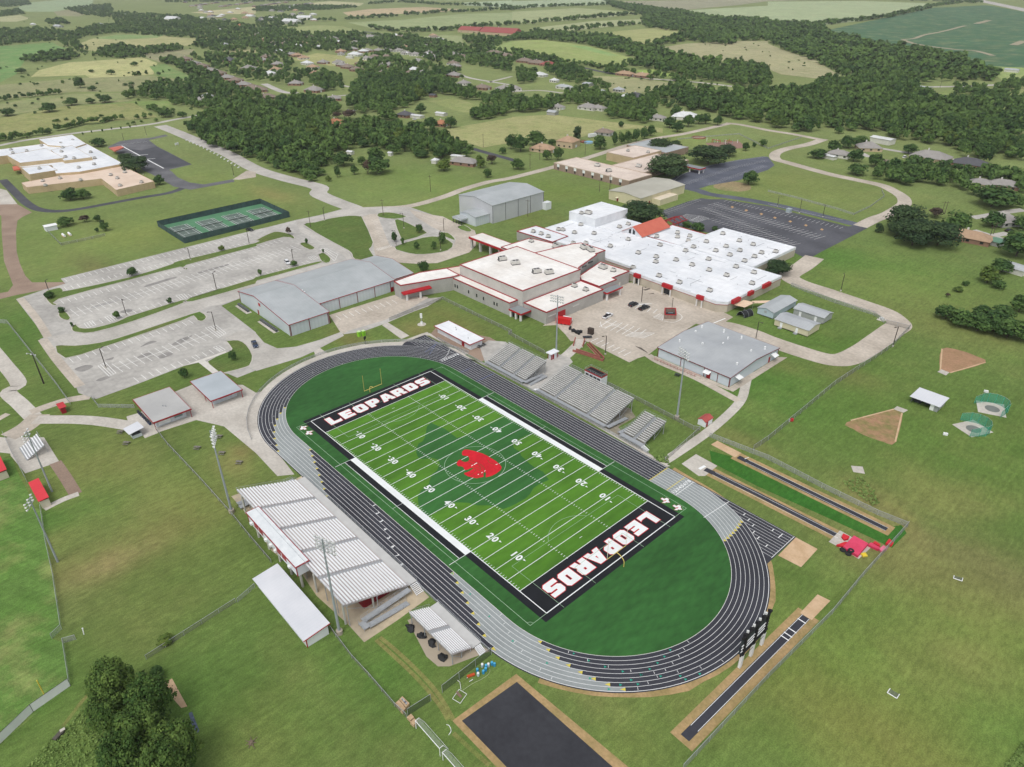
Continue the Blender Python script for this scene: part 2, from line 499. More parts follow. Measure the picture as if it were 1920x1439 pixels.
texas = W('A:310,150 400,190 480,225 540,270 615,330 690,318 900,220 1190,78 1300,140 1420,205 1545,285 1450,300 1350,350 1290,395 1300,450 1375,500 1390,545 1440,590 1490,640 1560,690 1655,738 1690,790 1725,832 1600,890 1540,930 1500,1000 1440,1060 1330,1120 1250,1160 1170,1185 1100,1150 980,1140 860,1140 760,1110 640,1105 560,1112 500,1160 420,1195 255,1276 160,1150 150,1060 155,1020 190,960 280,890 300,820 330,760 380,720 415,640 390,590 320,570 260,580 200,585 150,560 130,500 140,440 160,400 210,370 235,320 250,250 260,190')
struct('state_outline', MB().flat(texas, ZF+0.004), M_tex, turf)
TILES['K'] = (840, 835, 11.545)
logo = W('K:300,190 310,140 350,105 400,98 470,108 560,130 650,155 750,185 860,240 940,290 1040,350 1110,410 1165,480 1140,545 1060,610 970,660 880,690 815,702 818,640 822,600 798,588 774,600 766,640 772,692 700,706 620,722 520,706 430,680 360,640 345,605 400,595 460,570 520,530 562,494 500,502 440,530 380,545 345,525 340,490 290,465 220,460 190,420 195,370 240,325 285,320 300,350 360,370 420,360 455,335 465,290 440,250 400,235 350,236 310,220')
struct('head_emblem', MB().flat(logo, ZF+0.034), M_rturf, turf)
lm = MB()
for q in ('K:455,330 520,350 600,375 680,410 740,450 785,515 802,575', 'K:440,360 475,390 520,410 548,432', 'K:562,496 600,535 570,590 520,620 470,660', 'K:600,535 680,555 740,590', 'K:560,470 620,480 700,520 730,545', 'K:860,330 900,385 960,405 1040,420', 'K:640,610 700,640 760,640', 'K:640,420 690,460 700,520', 'K:540,650 620,690 690,690'):
    ribbon(lm, smooth(W(q), 4), 0.15, ZF+0.040)
dm_ = MB()
for q in ('K:560,430 630,388', 'K:505,458 540,438', 'K:1035,430 1072,412', 'K:785,572 812,555', 'K:725,608 750,592', 'K:645,648 670,632'): line(dm_, *W(q), 0.26, ZF+0.044)
struct('emblem_dash', dm_, M_wht, turf)
struct('emblem_line', lm, mat('gold_turf', (112, 76, 38), 0.9, var=0.1), turf)
fl = MB(); Z1 = ZF+0.022
YD = 0.9144
for i in range(0, 21):
    x = -45.72+i*5*YD
    line(fl, (x, -HW), (x, HW), 0.17, Z1)
for sg in (-1, 1):
    line(fl, (-HL, sg*HW), (HL, sg*HW), 0.22, Z1+0.004)
    line(fl, (sg*HL, -HW), (sg*HL, HW), 0.26, Z1+0.004)
for i in range(1, 100):
    if i % 5 == 0: continue
    x = -45.72+i*YD
    for sg in (-1, 1):
        line(fl, (x, sg*8.13-0.3), (x, sg*8.13+0.3), 0.13, Z1)
        line(fl, (x, sg*(HW-0.15)), (x, sg*(HW-0.85)), 0.12, Z1)
for i in range(0, 21):
    x = -45.72+i*5*YD
    for sg in (-1, 1): line(fl, (x-.3, sg*8.13), (x+.3, sg*8.13), 0.12, Z1+0.003)
for sg in (-1, 1): line(fl, (sg*(45.72-2.75), -0.5), (sg*(45.72-2.75), 0.5), 0.12, Z1)
for sg in (-1, 1):
    for x in (-27.5, 27.5): line(fl, (x, sg*HW), (x, sg*31.4), 0.14, Z1)
    line(fl, (-27.5, sg*28.1), (27.5, sg*28.1), 0.14, Z1)
    line(fl, (0, sg*26.2), (0, sg*29.6), 0.08, Z1)
struct('field_line', fl, M_wht, turf)
tl = MB()
for sg in (-1, 1):
    line(tl, (-HL, sg*29.6), (HL, sg*29.6), 0.11, FZ+0.012)
    line(tl, (sg*HL, HW), (sg*HL, 29.6), 0.11, FZ+0.012); line(tl, (sg*HL, -HW), (sg*HL, -29.6), 0.11, FZ+0.012)
    x1 = sg*38.4
    for yy in (-20.2, 20.2): line(tl, (sg*56.4, yy), (x1, yy), 0.09, Z1+0.01)
    line(tl, (x1, -20.2), (x1, 20.2), 0.09, Z1+0.01)
    xx = sg*(HL-5.5)
    for yy in (-9.15, 9.15): line(tl, (sg*56.4, yy), (xx, yy), 0.09, Z1+0.006)
    line(tl, (xx, -9.15), (xx, 9.15), 0.09, Z1+0.006)
    P = []
    for i in range(17):
        a = math.radians(-53+106*i/16)
        P.append((sg*(HL-11)-sg*9.15*math.cos(a), 9.15*math.sin(a)))
    ribbon(tl, P, 0.10, Z1+0.012)
    for s2 in (-1, 1):
        P = [(sg*HL-sg*math.cos(a)*1.0, s2*29.6-s2*math.sin(a)*1.0) for a in [PI/2*i/8 for i in range(9)]]
        ribbon(tl, P, 0.09, FZ+0.016)
P = [(9.15*math.cos(2*PI*i/64), 9.15*math.sin(2*PI*i/64)) for i in range(65)]
ribbon(tl, P, 0.13, Z1+0.012)
struct('soccer_line', tl, M_thin, turf)
wb = MB()
for sg in (-1, 1): wb.flat([(-27.5, sg*24.45), (27.5, sg*24.45), (27.5, sg*26.2), (-27.5, sg*26.2)], Z1+0.008)
struct('team_box', wb, M_wht, turf)
nb = MB()
for sg in (-1, 1):
    for k in range(-4, 5):
        v = str(50-abs(k)*10); x = k*9.144
        for j in (0, 1):
            off = (-0.95 if j == 0 else 0.95)
            px_ = x+off*(-sg)
            text_mesh(nb, v[j], 2.75, (px_, sg*17.0, 0), (-sg, 0, 0), (0, -sg, 0), Z1+0.010, 1.0, 0.10)
        if k:
            d = 1 if k > 0 else -1
            ax = x+d*2.15; ay = sg*16.5
            nb.flat([(ax, ay-0.28, 0), (ax, ay+0.28, 0), (ax+d*0.85, ay, 0)], Z1+0.010)
struct('yard_number', nb, M_wht, turf)
LET = {'L': [[(0, 0), (9, 0), (9.3, 3.6), (8, 3), (4, 3), (4, 10), (0, 10)]],
 'E': [[(0, 0), (9, 0), (9, 3), (4, 3), (4, 3.9), (8, 3.9), (8, 6.2), (4, 6.2), (4, 7), (9, 7), (9, 10), (0, 10)]],
 'O': [[(1.5, 0), (7.7, 0), (9.2, 1.5), (9.2, 8.5), (7.7, 10), (1.5, 10), (0, 8.5), (0, 1.5)], [(3.7, 3), (5.5, 3), (5.5, 7), (3.7, 7)]],
 'P': [[(0, 0), (4, 0), (4, 3), (7.7, 3), (9.2, 4.4), (9.2, 8.6), (7.7, 10), (0, 10)], [(4, 5.6), (5.4, 5.6), (5.4, 7.4), (4, 7.4)]],
 'A': [[(-0.4, 0), (3.4, 0), (3.9, 1.8), (6.0, 1.8), (6.5, 0), (10.2, 0), (7.2, 10), (2.6, 10)], [(4.4, 4.4), (5.5, 4.4), (5, 6.8)]],
 'R': [[(0, 0), (4, 0), (4, 3), (5.2, 3), (5.8, 0), (9.8, 0), (9, 2.6), (8, 3.8), (9.2, 5), (9.2, 8.6), (7.7, 10), (0, 10)], [(4, 5.8), (5.4, 5.8), (5.4, 7.4), (4, 7.4)]],
 'D': [[(0, 0), (7.7, 0), (9.2, 1.5), (9.2, 8.5), (7.7, 10), (0, 10)], [(4, 3), (5.5, 3), (5.5, 7), (4, 7)]],
 'S': [[(0.2, 0), (7.7, 0), (9.2, 1.4), (9.2, 5), (7.8, 6.2), (4, 6.2), (4, 7.2), (9, 7.2), (9, 10), (1.5, 10), (0, 8.6), (0, 5.2), (1.4, 3.9), (5.3, 3.9), (5.3, 2.9), (0.2, 2.9)]]}
lt = MB(); lo = MB()
for sg in (-1, 1):           # far end reads towards +y with tops at -x; near end the other way round
    for i, ch in enumerate('LEOPARDS'):
        y0 = -20.6+i*5.15
        sc = 0.47
        def fmap(u, v, z):
            a = (y0+u*sc); b = -48.2-v*sc
            return (b, a, z) if sg < 0 else (-b, -a, z)
        curve_mesh(lo, LET[ch], lambda u, v: fmap(u, v, ZF+0.004), 0.38)
        curve_mesh(lt, LET[ch], lambda u, v: fmap(u, v, ZF+0.010))
struct('endzone_outline', lo, M_rturf, turf); struct('endzone_letter', lt, M_wht, turf)
# two small state-shaped marks in opposite corners
TX = [(-.2, 1), (.35, 1), (.35, .45), (1.0, .35), (1.05, -.2), (.5, -.55), (.3, -1.1), (-.1, -.75), (-.3, -.45), (-.6, -.5), (-1.0, 0), (-.2, 0)]
mk = MB(); mo = MB(); md = MB()
for (cx, cy, sg) in ((48.9, 27.9, 1), (53.0, 27.9, 1), (-49.2, -27.9, -1), (-53.0, -27.9, -1)):
    curve_mesh(mo, [TX], lambda u, v: (cx+sg*-v*1.3, cy+sg*u*1.3, FZ+0.008), 0.05)
    curve_mesh(mk, [TX], lambda u, v: (cx+sg*-v*1.3, cy+sg*u*1.3, FZ+0.014))
    text_mesh(md, 'UIL', .62, (cx, cy, 0), (0, sg, 0), (-sg, 0, 0), FZ+0.020, 1.0, 0.03)
struct('corner_outline', mo, M_rturf, turf); struct('corner_mark', mk, M_wht, turf); struct('corner_letter', md, M_rturf, turf)
# ---------------------------------------------------------------- goalposts
M_gold = mat('goalpost_yellow', (206, 188, 104), 0.5, var=0.05)
M_pale = mat('pale_steel', (226, 222, 200), 0.5, var=0.05)
for sg, lab in ((-1, 'yellow gooseneck goalpost behind the far end zone by the curve of the track'), (1, 'yellow gooseneck goalpost standing over the near end zone lettering')):
    g = thing('goalpost', lab, 'goalpost', (sg*57.4, 0, FZ), 'football goalposts')
    m = MB(); P = [(sg*57.4, 0, FZ), (sg*57.4, 0, 1.4)]
    for i in range(1, 9):
        a = PI/2*i/8
        P.append((sg*(57.4-2.54*(1-math.cos(a))), 0, 1.4+1.65*math.sin(a)))
    m.path(P, 0.11, 8).build('gooseneck', M_gold, g)
    MB().tube((sg*HL, -3.6, 3.05), (sg*HL, 3.6, 3.05), 0.09, 8).build('crossbar', M_gold, g)
    for s2 in (-1, 1):
        u = MB().tube((sg*HL, s2*3.56, 2.95), (sg*HL, s2*3.56, 9.15), 0.06, 8).build('upright', M_gold if sg < 0 else M_pale, g)
    MB().add([(sg*HL, -3.56, 9.15), (sg*HL, -3.56, 9.0), (sg*HL+.9, -3.9, 9.0), (sg*HL+.9, -3.9, 9.12)], [(0, 1, 2, 3)]).build('wind_ribbon', mat('orange_cloth', (222, 140, 70), .8), g)
# ---------------------------------------------------------------- the ground: one sheet to the horizon, grass of many tints
def grid_axis(lo, hi, step, far):
    a = list(np.arange(lo, hi+.1, step)); s = step
    while a[0] > -far: s *= 1.16; a.insert(0, a[0]-s)
    s = step
    while a[-1] < far: s *= 1.16; a.append(a[-1]+s)
    return np.array(a)
gx = grid_axis(-300, 190, 3.0, 9000); gy = grid_axis(-190, 300, 3.0, 9000)
XX, YY = np.meshgrid(gx, gy, indexing='ij')
def lin3(c): return np.array([lin(v) for v in c])
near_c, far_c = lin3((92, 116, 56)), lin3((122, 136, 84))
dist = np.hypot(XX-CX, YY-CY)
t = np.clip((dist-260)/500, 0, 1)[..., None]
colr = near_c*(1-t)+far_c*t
def blob(x, y, rx, ry, c, s, rot=0.0, hard=1.0):
    """tint the grass round photo pixel x, y; radii in metres along and across rot"""
    global colr
    p = G(x, y); dx = XX-p.x; dy = YY-p.y
    cr, sr = math.cos(rot), math.sin(rot)
    u = (dx*cr+dy*sr)/rx; v = (-dx*sr+dy*cr)/ry
    w = np.clip(np.exp(-(u*u+v*v)*hard)*s, 0, 1)[..., None]
    colr = colr*(1-w)+lin3(c)*w
DRY, OLV, LSH, BRN = (142, 134, 84), (116, 124, 66), (74, 116, 46), (136, 116, 78)
BRT = (104, 132, 54)
for b in [(200, 900, 34, 26, OLV, .8), (205, 1035, 8, 22, BRN, .8), (150, 1000, 24, 32, (112, 122, 68), .8), (215, 1055, 4, 9, (156, 140, 98), .8), (360, 950, 14, 10, OLV, .6), (250, 900, 16, 8, DRY, .4), (1850, 1110, 30, 7, DRY, .45), (1700, 1075, 16, 5, (132, 120, 80), .5), (1720, 900, 8, 14, DRY, .45, .9), (1650, 1350, 20, 8, DRY, .4), (980, 1420, 6, 4, DRY, .3), (1110, 1310, 7, 4, DRY, .45), (1400, 830, 12, 4, DRY, .4), (1480, 690, 6, 4, BRN, .4),
          (440, 870, 9, 6, DRY, .6), (455, 845, 4, 3, BRN, .6), (300, 1150, 22, 22, (104, 118, 62), .6),
          (40, 1000, 14, 34, LSH, .8), (20, 1180, 10, 14, (118, 130, 78), .6), (60, 1330, 16, 14, LSH, .5), (10, 1050, 4, 16, DRY, .5),
          (560, 1300, 30, 22, (88, 114, 54), .7), (420, 1250, 12, 16, (80, 110, 50), .6), (480, 1390, 12, 10, OLV, .4),
          (700, 1250, 10, 10, LSH, .6), (1080, 1350, 14, 8, (88, 112, 56), .7), (1180, 1400, 8, 6, OLV, .5), (1300, 1330, 8, 6, OLV, .5),
          (1640, 1180, 26, 20, LSH, .6), (1560, 1280, 22, 16, (92, 126, 50), .6), (1750, 1300, 30, 22, (112, 128, 62), .7), (1650, 1400, 26, 12, (114, 118, 60), .7),
          (1850, 1180, 22, 16, (114, 132, 62), .6), (1780, 1130, 12, 7, BRT, .6), (1900, 1380, 10, 12, LSH, .5), (1820, 1240, 9, 7, DRY, .35), (1700, 1250, 14, 9, (106, 120, 60), .5),
          (1680, 1060, 26, 12, (116, 118, 70), .7), (1860, 1060, 40, 10, (118, 118, 74), .8), (1610, 930, 5, 9, BRN, .5, .8), (1690, 970, 14, 3, BRN, .35, 2.4),
          (1780, 930, 20, 6, (120, 124, 70), .6, 1.0), (1830, 950, 16, 5, (124, 126, 74), .6, 1.0), (1600, 750, 40, 30, (88, 120, 50), .5), (1850, 850, 30, 30, (90, 122, 52), .5),
          (1650, 520, 50, 40, (90, 126, 52), .7), (1720, 560, 40, 26, (114, 126, 68), .6), (1560, 480, 20, 16, LSH, .6), (1800, 620, 30, 16, (118, 124, 70), .6),
          (1440, 730, 24, 16, LSH, .6), (1540, 640, 24, 14, (80, 118, 46), .7), (1350, 700, 30, 14, LSH, .5), (1590, 700, 12, 8, (112, 108, 66), .5),
          (1500, 350, 60, 40, (120, 134, 72), .8), (950, 560, 40, 10, (100, 112, 58), .6), (840, 600, 26, 10, (110, 108, 62), .6), (780, 620, 10, 6, BRN, .45), (660, 640, 16, 6, (112, 106, 62), .7),
          (150, 460, 70, 50, (112, 132, 70), .9), (260, 440, 20, 26, (126, 138, 72), .6), (180, 505, 30, 8, (112, 108, 70), .6), (420, 345, 70, 14, (116, 134, 70), .7), (510, 365, 26, 9, DRY, .6),
          (30, 640, 20, 24, (80, 112, 48), .7), (60, 600, 16, 16, LSH, .6), (640, 440, 20, 16, (104, 112, 62), .8), (700, 355, 70, 20, (118, 138, 74), .7),
          (800, 340, 60, 22, (112, 138, 66), .6), (1060, 360, 50, 24, (106, 128, 60), .8), (1300, 265, 90, 30, (126, 142, 78), .7), (1010, 410, 30, 14, (104, 120, 60), .6),
          (300, 820, 16, 12, (84, 108, 54), .6), (120, 810, 14, 18, (92, 112, 58), .5), (420, 780, 10, 6, (92, 110, 58), .5), (560, 720, 10, 4, (112, 112, 66), .6),
          (440, 1200, 14, 14, (90, 116, 56), .4), (330, 1330, 14, 12, (78, 112, 48), .5), (150, 1390, 12, 9, (98, 126, 60), .6)]:
    blob(*b)
lum = (colr*np.array([.25, .65, .10])).sum(-1, keepdims=True)
colr = (colr*.92+.08*lum*np.array([1.12, 1.0, .72]))*1.07*np.array([1.02, 1.0, .98])
nx, ny = XX.shape
gv = np.zeros((nx*ny, 3)); gv[:, 0] = XX.ravel(); gv[:, 1] = YY.ravel()
ii = (np.arange(nx-1)[:, None]*ny+np.arange(ny-1)[None, :]).ravel()
gf_ = np.stack([ii, ii+ny, ii+ny+1, ii+1], 1)
def np_mesh(name, v, f):
    me = bpy.data.meshes.new(name); k = f.shape[1]
    me.vertices.add(len(v)); me.vertices.foreach_set('co', np.ascontiguousarray(v, dtype=np.float32).ravel())
    me.loops.add(f.size); me.loops.foreach_set('vertex_index', np.ascontiguousarray(f, dtype=np.int32).ravel())
    me.polygons.add(len(f)); me.polygons.foreach_set('loop_start', np.arange(0, f.size, k, dtype=np.int32))
    me.polygons.foreach_set('loop_total', np.full(len(f), k, dtype=np.int32))
    me.update(calc_edges=True)
    return me
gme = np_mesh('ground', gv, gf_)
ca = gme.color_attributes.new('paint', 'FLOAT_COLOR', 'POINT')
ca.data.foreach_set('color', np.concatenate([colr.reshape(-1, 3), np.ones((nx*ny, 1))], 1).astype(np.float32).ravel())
def grass_shader(m, base=None, dry=(146, 142, 90), amt=0.24):
    m.use_nodes = True
    N = m.node_tree.nodes; L = m.node_tree.links; b = N['Principled BSDF']
    b.inputs['Roughness'].default_value = 0.95; b.inputs['Specular IOR Level'].default_value = 0.1
    g = N.new('ShaderNodeNewGeometry')
    def nz(scale, lo, hi, fm=.3, to=.7, det=4, st=None):
        n = N.new('ShaderNodeTexNoise'); n.inputs['Scale'].default_value = scale; n.inputs['Detail'].default_value = det; n.inputs['Roughness'].default_value = .65
        v = g.outputs['Position']
        if st:
            mp = N.new('ShaderNodeMapping'); mp.inputs['Scale'].default_value = st[:3]; mp.inputs['Rotation'].default_value = (0, 0, st[3]); L.new(v, mp.inputs['Vector']); v = mp.outputs['Vector']
        L.new(v, n.inputs['Vector'])
        r = N.new('ShaderNodeMapRange'); r.inputs['From Min'].default_value = fm; r.inputs['From Max'].default_value = to
        r.inputs['To Min'].default_value = lo; r.inputs['To Max'].default_value = hi; L.new(n.outputs['Fac'], r.inputs['Value'])
        return r.outputs['Result']
    if base is None:
        a = N.new('ShaderNodeVertexColor'); a.layer_name = 'paint'; c = a.outputs['Color']
    else:
        a = N.new('ShaderNodeRGB'); a.outputs[0].default_value = RGB(*base); c = a.outputs[0]
    mx = N.new('ShaderNodeMix'); mx.data_type = 'RGBA'; mx.inputs['B'].default_value = RGB(*dry)
    L.new(c, mx.inputs['A']); L.new(nz(.035, 0, amt, .48, .75, 6), mx.inputs['Factor'])
    c = mx.outputs['Result']
    lu = N.new('ShaderNodeMix'); lu.data_type = 'RGBA'; lu.inputs['B'].default_value = RGB(88, 126, 54)
    L.new(c, lu.inputs['A']); L.new(nz(.05, 0, amt*.9, .5, .72, 5, (1, 1.6, 1, .7)), lu.inputs['Factor'])
    c = lu.outputs['Result']
    for f in (nz(.012, .88, 1.11), nz(.09, .92, 1.08, det=6), nz(.3, .88, 1.12, det=5), nz(1.1, .80, 1.20, st=(1, .45, 1, .9)), nz(3.5, .78, 1.22, det=2), nz(.8, .90, 1.10, det=3, st=(1, .05, 1, .6))):
        s = N.new('ShaderNodeVectorMath'); s.operation = 'SCALE'; L.new(c, s.inputs[0]); L.new(f, s.inputs['Scale']); c = s.outputs['Vector']
    L.new(c, b.inputs['Base Color'])
    return m
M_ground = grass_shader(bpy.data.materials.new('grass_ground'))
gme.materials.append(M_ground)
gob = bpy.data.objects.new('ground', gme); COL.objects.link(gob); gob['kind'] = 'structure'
GR = {}
def grass(c, dry=(150, 142, 92), amt=.3):
    k = (c, dry, amt)
    if k not in GR: GR[k] = grass_shader(bpy.data.materials.new('field_grass'), c, dry, amt)
    return GR[k]
# ---------------------------------------------------------------- far fields
FIELDS = [
 ('a:0,350 390,320 450,350 500,365 350,390 200,430 170,480 120,560 0,620', (112, 150, 84)),
 ('a:290,530 520,470 830,450 1060,430 1180,475 1150,560 900,590 700,605 640,565 230,580', (184, 182, 124)),
 ('a:560,340 700,290 880,260 1230,265 1290,280 1480,290 1520,310 1400,345 1150,360 960,345 730,385 620,375', (172, 170, 118)),
 ('a:700,290 880,262 1230,265 1180,285 900,300', (132, 158, 96)),
 ('a:230,20 440,0 700,0 690,40 400,90 200,90 120,60', (152, 172, 130)),
 ('a:1430,95 1919,50 1919,105 1600,112', (190, 184, 140)),
 ('a:380,400 520,365 560,385 480,410', (182, 178, 126)),
 ('a:400,85 560,75 700,90 590,125 430,120', (150, 148, 112)),
 ('a:0,130 150,115 230,140 120,165 0,165', (176, 176, 132)),
 ('a:1040,410 1300,380 1460,370 1430,410 1200,470', (150, 148, 112)),
 ('a:1120,500 1240,480 1300,520 1480,590 1440,615 1180,570', (122, 150, 86)),
 ('a:0,640 560,590 1100,570 1480,610 1200,640 900,690 560,690 0,750', (146, 148, 104)),
 ('a:0,780 480,710 900,700 1000,760 480,800 0,880', (142, 148, 98)),
 ('a:0,890 480,800 1000,775 1180,880 1000,900 700,920 300,980 0,1035', (146, 150, 92)),
 ('a:500,800 1000,760 1260,760 1300,800 1000,790 700,800', (128, 150, 82)),
 ('a:1620,385 1919,370 1919,420 1750,400', (176, 172, 122)),
 ('b:340,30 560,10 810,25 780,45 600,55 420,45', (188, 184, 142)),
 ('b:650,95 850,70 1250,55 1530,70 1400,90 1100,105 700,125', (194, 172, 136)),
 ('b:690,170 1100,150 1500,110 1919,95 1919,175 1500,210 1100,230 870,215', (154, 168, 116)),
 ('b:160,215 450,190 640,200 800,235 780,280 500,270 270,240', (152, 162, 104)),
 ('b:1540,20 1919,5 1919,62 1560,42', (166, 184, 148)),
 ('b:1190,280 1400,265 1550,270 1550,350 1350,320', (152, 162, 112)),
 ('b:0,45 180,35 160,70 0,80', (170, 174, 128)),
 ('b:250,450 460,400 830,440 820,475 560,500 470,480', (166, 166, 108)),
 ('b:1780,330 1919,310 1919,390 1800,370', (150, 168, 98)),
 ('b:1290,760 1500,740 1720,810 1600,860 1450,820', (142, 152, 92)),
 ('b:1320,990 1600,940 1919,885 c:0,880 300,862 680,910 1130,965 1130,1000 900,965 720,990 400,1055 0,1030 b:1880,1080 1700,1110 1480,1040', (160, 160, 106)),
 ('c:0,10 700,-4 720,35 380,45 100,60 0,75', (166, 182, 146)),
 ('c:0,90 500,62 920,95 760,130 420,155 0,175', (166, 174, 124)),
 ('c:130,215 600,160 980,145 960,180 620,215 420,235', (168, 174, 128)),
 ('c:560,260 900,225 1100,210 1440,240 1280,270 1040,330 1000,350 800,295 650,270', (166, 170, 110)),
 ('c:0,310 200,300 400,320 640,360 970,460 800,490 560,480 300,440 100,400 0,385', (154, 168, 98)),
 ('c:420,340 560,350 800,420 720,420', (140, 172, 102)),
 ('c:1050,370 1300,330 1700,310 1919,310 d:0,330 150,390 350,450 540,570 350,590 100,560 0,520 c:1850,500 1600,460 1250,420', (170, 166, 126)),
 ('c:800,12 1919,-6 d:600,-6 0,10 c:1700,40 1250,80', (156, 154, 128)),
 ('c:1250,82 1919,45 d:0,14 700,8 1270,30 900,110 700,160 400,190 0,178 c:1919,160 1600,140', (168, 182, 138)),
 ('c:920,530 1080,520 1250,565 1200,580 1000,560', (150, 174, 88)),
 ('c:590,570 850,580 1100,610 1690,690 1919,700 1919,720 1200,700 750,700', (160, 160, 116)),
 ('d:390,240 600,195 900,130 1250,60 1640,40 1919,90 2100,120 2100,520 1919,510 1500,490 1480,450 1200,385 900,355 640,290', (74, 112, 82)),
 ('d:1500,490 1919,510 2050,530 2050,620 1760,610 1640,520', (150, 168, 98)),
 ('d:1270,700 1400,670 1919,830 1919,870 1540,790', (132, 150, 84)),
 ('d:1640,700 1919,640 1919,760 1800,720', (150, 158, 98)),
]
for i, (s, c) in enumerate(FIELDS):
    sheet('field', W(s), 0.06+0.02*(i % 7), grass(tuple(int(v*.90+.10*(sum(c)/3)) for v in c), (178, 170, 128), .5))
M_soil = mat('pale_soil', (166, 156, 132), .95, var=.1)
sm = MB()
for s, w in (('d:1010,300 1080,325 1180,345 1420,375 1560,385 1690,420', 9), ('d:1010,300 1100,290 1170,265 1300,240 1480,195', 8), ('d:1560,180 1660,155', 14), ('d:1840,340 1919,310', 14)):
    ribbon(sm, smooth(W(s), 5), w, .26)
struct('field_gully', sm, M_soil)
# ---------------------------------------------------------------- roads
def road(s, w, z=0.022, m=None, name='road', sm_=5):
    return struct(name, ribbon(MB(), smooth(W(s), sm_, gap=4.0), w, lay(z)), m or M_road)
road('a:-200,1130 0,1092 200,1052 540,1003 900,962 1150,930 1300,900 1550,858 1640,848', 6.5, .020)
road('a:1200,945 1340,1000 1500,1068 1700,1152 1919,1270 b:0,1270 240,1345 470,1405 f:470,15 600,75 720,120 800,160', 11.5, .024)
road('f:700,130 870,125 1145,108 1400,40 1560,-20 b:1750,1365 1919,1335 c:320,1252 550,1190 860,1093 1100,1036 1300,1003 1590,937 1640,925', 6.5, .026, M_redconc)
road('c:1600,925 1720,938 1919,978 d:200,1010 400,1050', 6.5, .028, M_redconc)
road('d:420,1045 300,1085 150,1115 60,1150 60,1195 160,1225 450,1305 650,1348 850,1392 950,1439 h:1010,40 1025,80 1000,110 900,170 800,205 690,260', 8.0, .030, M_redconc)
road('d:1100,655 1500,648 1919,625 2100,605', 9, .05); road('d:1250,705 1530,785', 8, .05, M_asphalt)
road('d:1560,0 1919,75 2200,140', 40, .08, M_road, 'highway')
road('b:540,195 720,225 1000,265 1150,285 1400,330 1550,350', 9, .08, M_asphalt); road('c:400,480 560,515 700,545 1000,590', 8, .08, M_asphalt)
road('c:1000,590 1400,620 1690,655', 7, .08, M_concrete)
road('b:1530,560 1620,590 1919,640', 6, .05); road('b:1740,620 1919,575', 5, .05); road('c:0,690 200,680 380,700', 5, .05)
road('b:60,630 200,690 310,700', 9, .05); road('b:350,750 520,730 690,715', 6, .052); road('b:640,640 730,660', 5, .05)
road('b:1130,1000 1400,1045 1600,1110 1919,1200 c:60,1215', 6, .05, M_asphalt); road('b:1130,970 1260,945', 5, .052)
road('a:1380,450 1500,510 1700,590 1850,650 1919,690', 8, .05, M_asphalt)
road('d:820,1110 1000,1140 1160,1165 1400,1200 1630,1245', 6, .05); road('h:1919,135 1800,150 1640,180 1530,195', 6, .05); road('h:1530,290 1760,360 1919,380', 7, .05, M_road)
road('d:700,1150 760,1180', 5, .052); road('h:1690,330 1800,310', 5, .052)
M_gdrive = M_gravel
sheet('road', W('e:-60,90 120,88 240,155 170,188 132,215 120,300 125,450 150,540 190,630 240,680 490,678 495,700 330,735 120,775 -60,820 -60,770 60,750 98,700 68,620 30,520 12,300 10,180 -60,150'), .018, M_gravel)
sheet('pavement', W('e:-60,-40 50,-10 130,92 -60,98'), .022, M_concrete)
road('e:1400,-40 1270,8 1050,45 850,82 600,128 430,146 290,132 200,85 130,20 70,-40 20,-90', 5.5, .026, M_asphalt)
# left school lot
sheet('parking_lot', W('a:805,1105 900,1060 1010,1045 1130,1035 1240,1010 1262,1022 1115,1052 1180,1100 1240,1130 1440,1235 1270,1275 1290,1290 1330,1330 1420,1370 1530,1385 1750,1345 1760,1365 1430,1425 1300,1400 1200,1340 1060,1270 920,1170'), .026, mat('patched_asphalt', (112, 112, 115), .9, scale=.06, c2=(90, 91, 95), fine=.8, finev=.1))
sheet('new_asphalt', W('a:1060,1130 1170,1100 1440,1235 1255,1268 1120,1200 955,1115'), .031, M_asphalt)
sheet('pavement', W('a:1745,1348 1850,1282 1919,1290 1919,1330 1790,1350'), .031, M_redconc)
ll = MB(); ribbon(ll, W('a:912,1095 1060,1175 1228,1265'), .9, .037); ribbon(ll, W('a:1050,1165 1110,1160'), .8, .037); ribbon(ll, W('a:1090,1195 1165,1190'), .8, .037)
for i in range(12): ribbon(ll, [G(*p) for p in pxl('a:%d,%d %d,%d' % (870+i*26, 1085-i*3, 900+i*26, 1090-i*3))], .12, .036)
struct('road_marking', ll, M_white)
# ---------------------------------------------------------------- the big concrete yard with grass islands
YARD = ('e:120,805 330,735 490,690 455,652 880,545 1380,420 1919,285 f:90,265 300,212 480,175 680,120 870,118 1145,112 1330,175 1400,185 1500,235 1640,290 1650,320 1650,400 1600,455 1480,495 1360,535 '
        '1200,540 1040,530 940,522 890,510 740,515 500,640 0,820 e:1800,800 1660,855 1810,970 1919,1055 f:0,1062 60,1130 160,1175 300,1162 480,1110 640,1050 660,1080 480,1172 440,1196 330,1245 0,1345 '
        'e:1919,1340 1780,1395 1710,1365 1640,1360 1480,1270 1370,1310 1040,1439 i:720,115 590,70 e:560,1439 450,1310 300,1105 340,1090')
sheet('parking_lot', W(YARD), .028, M_lot)
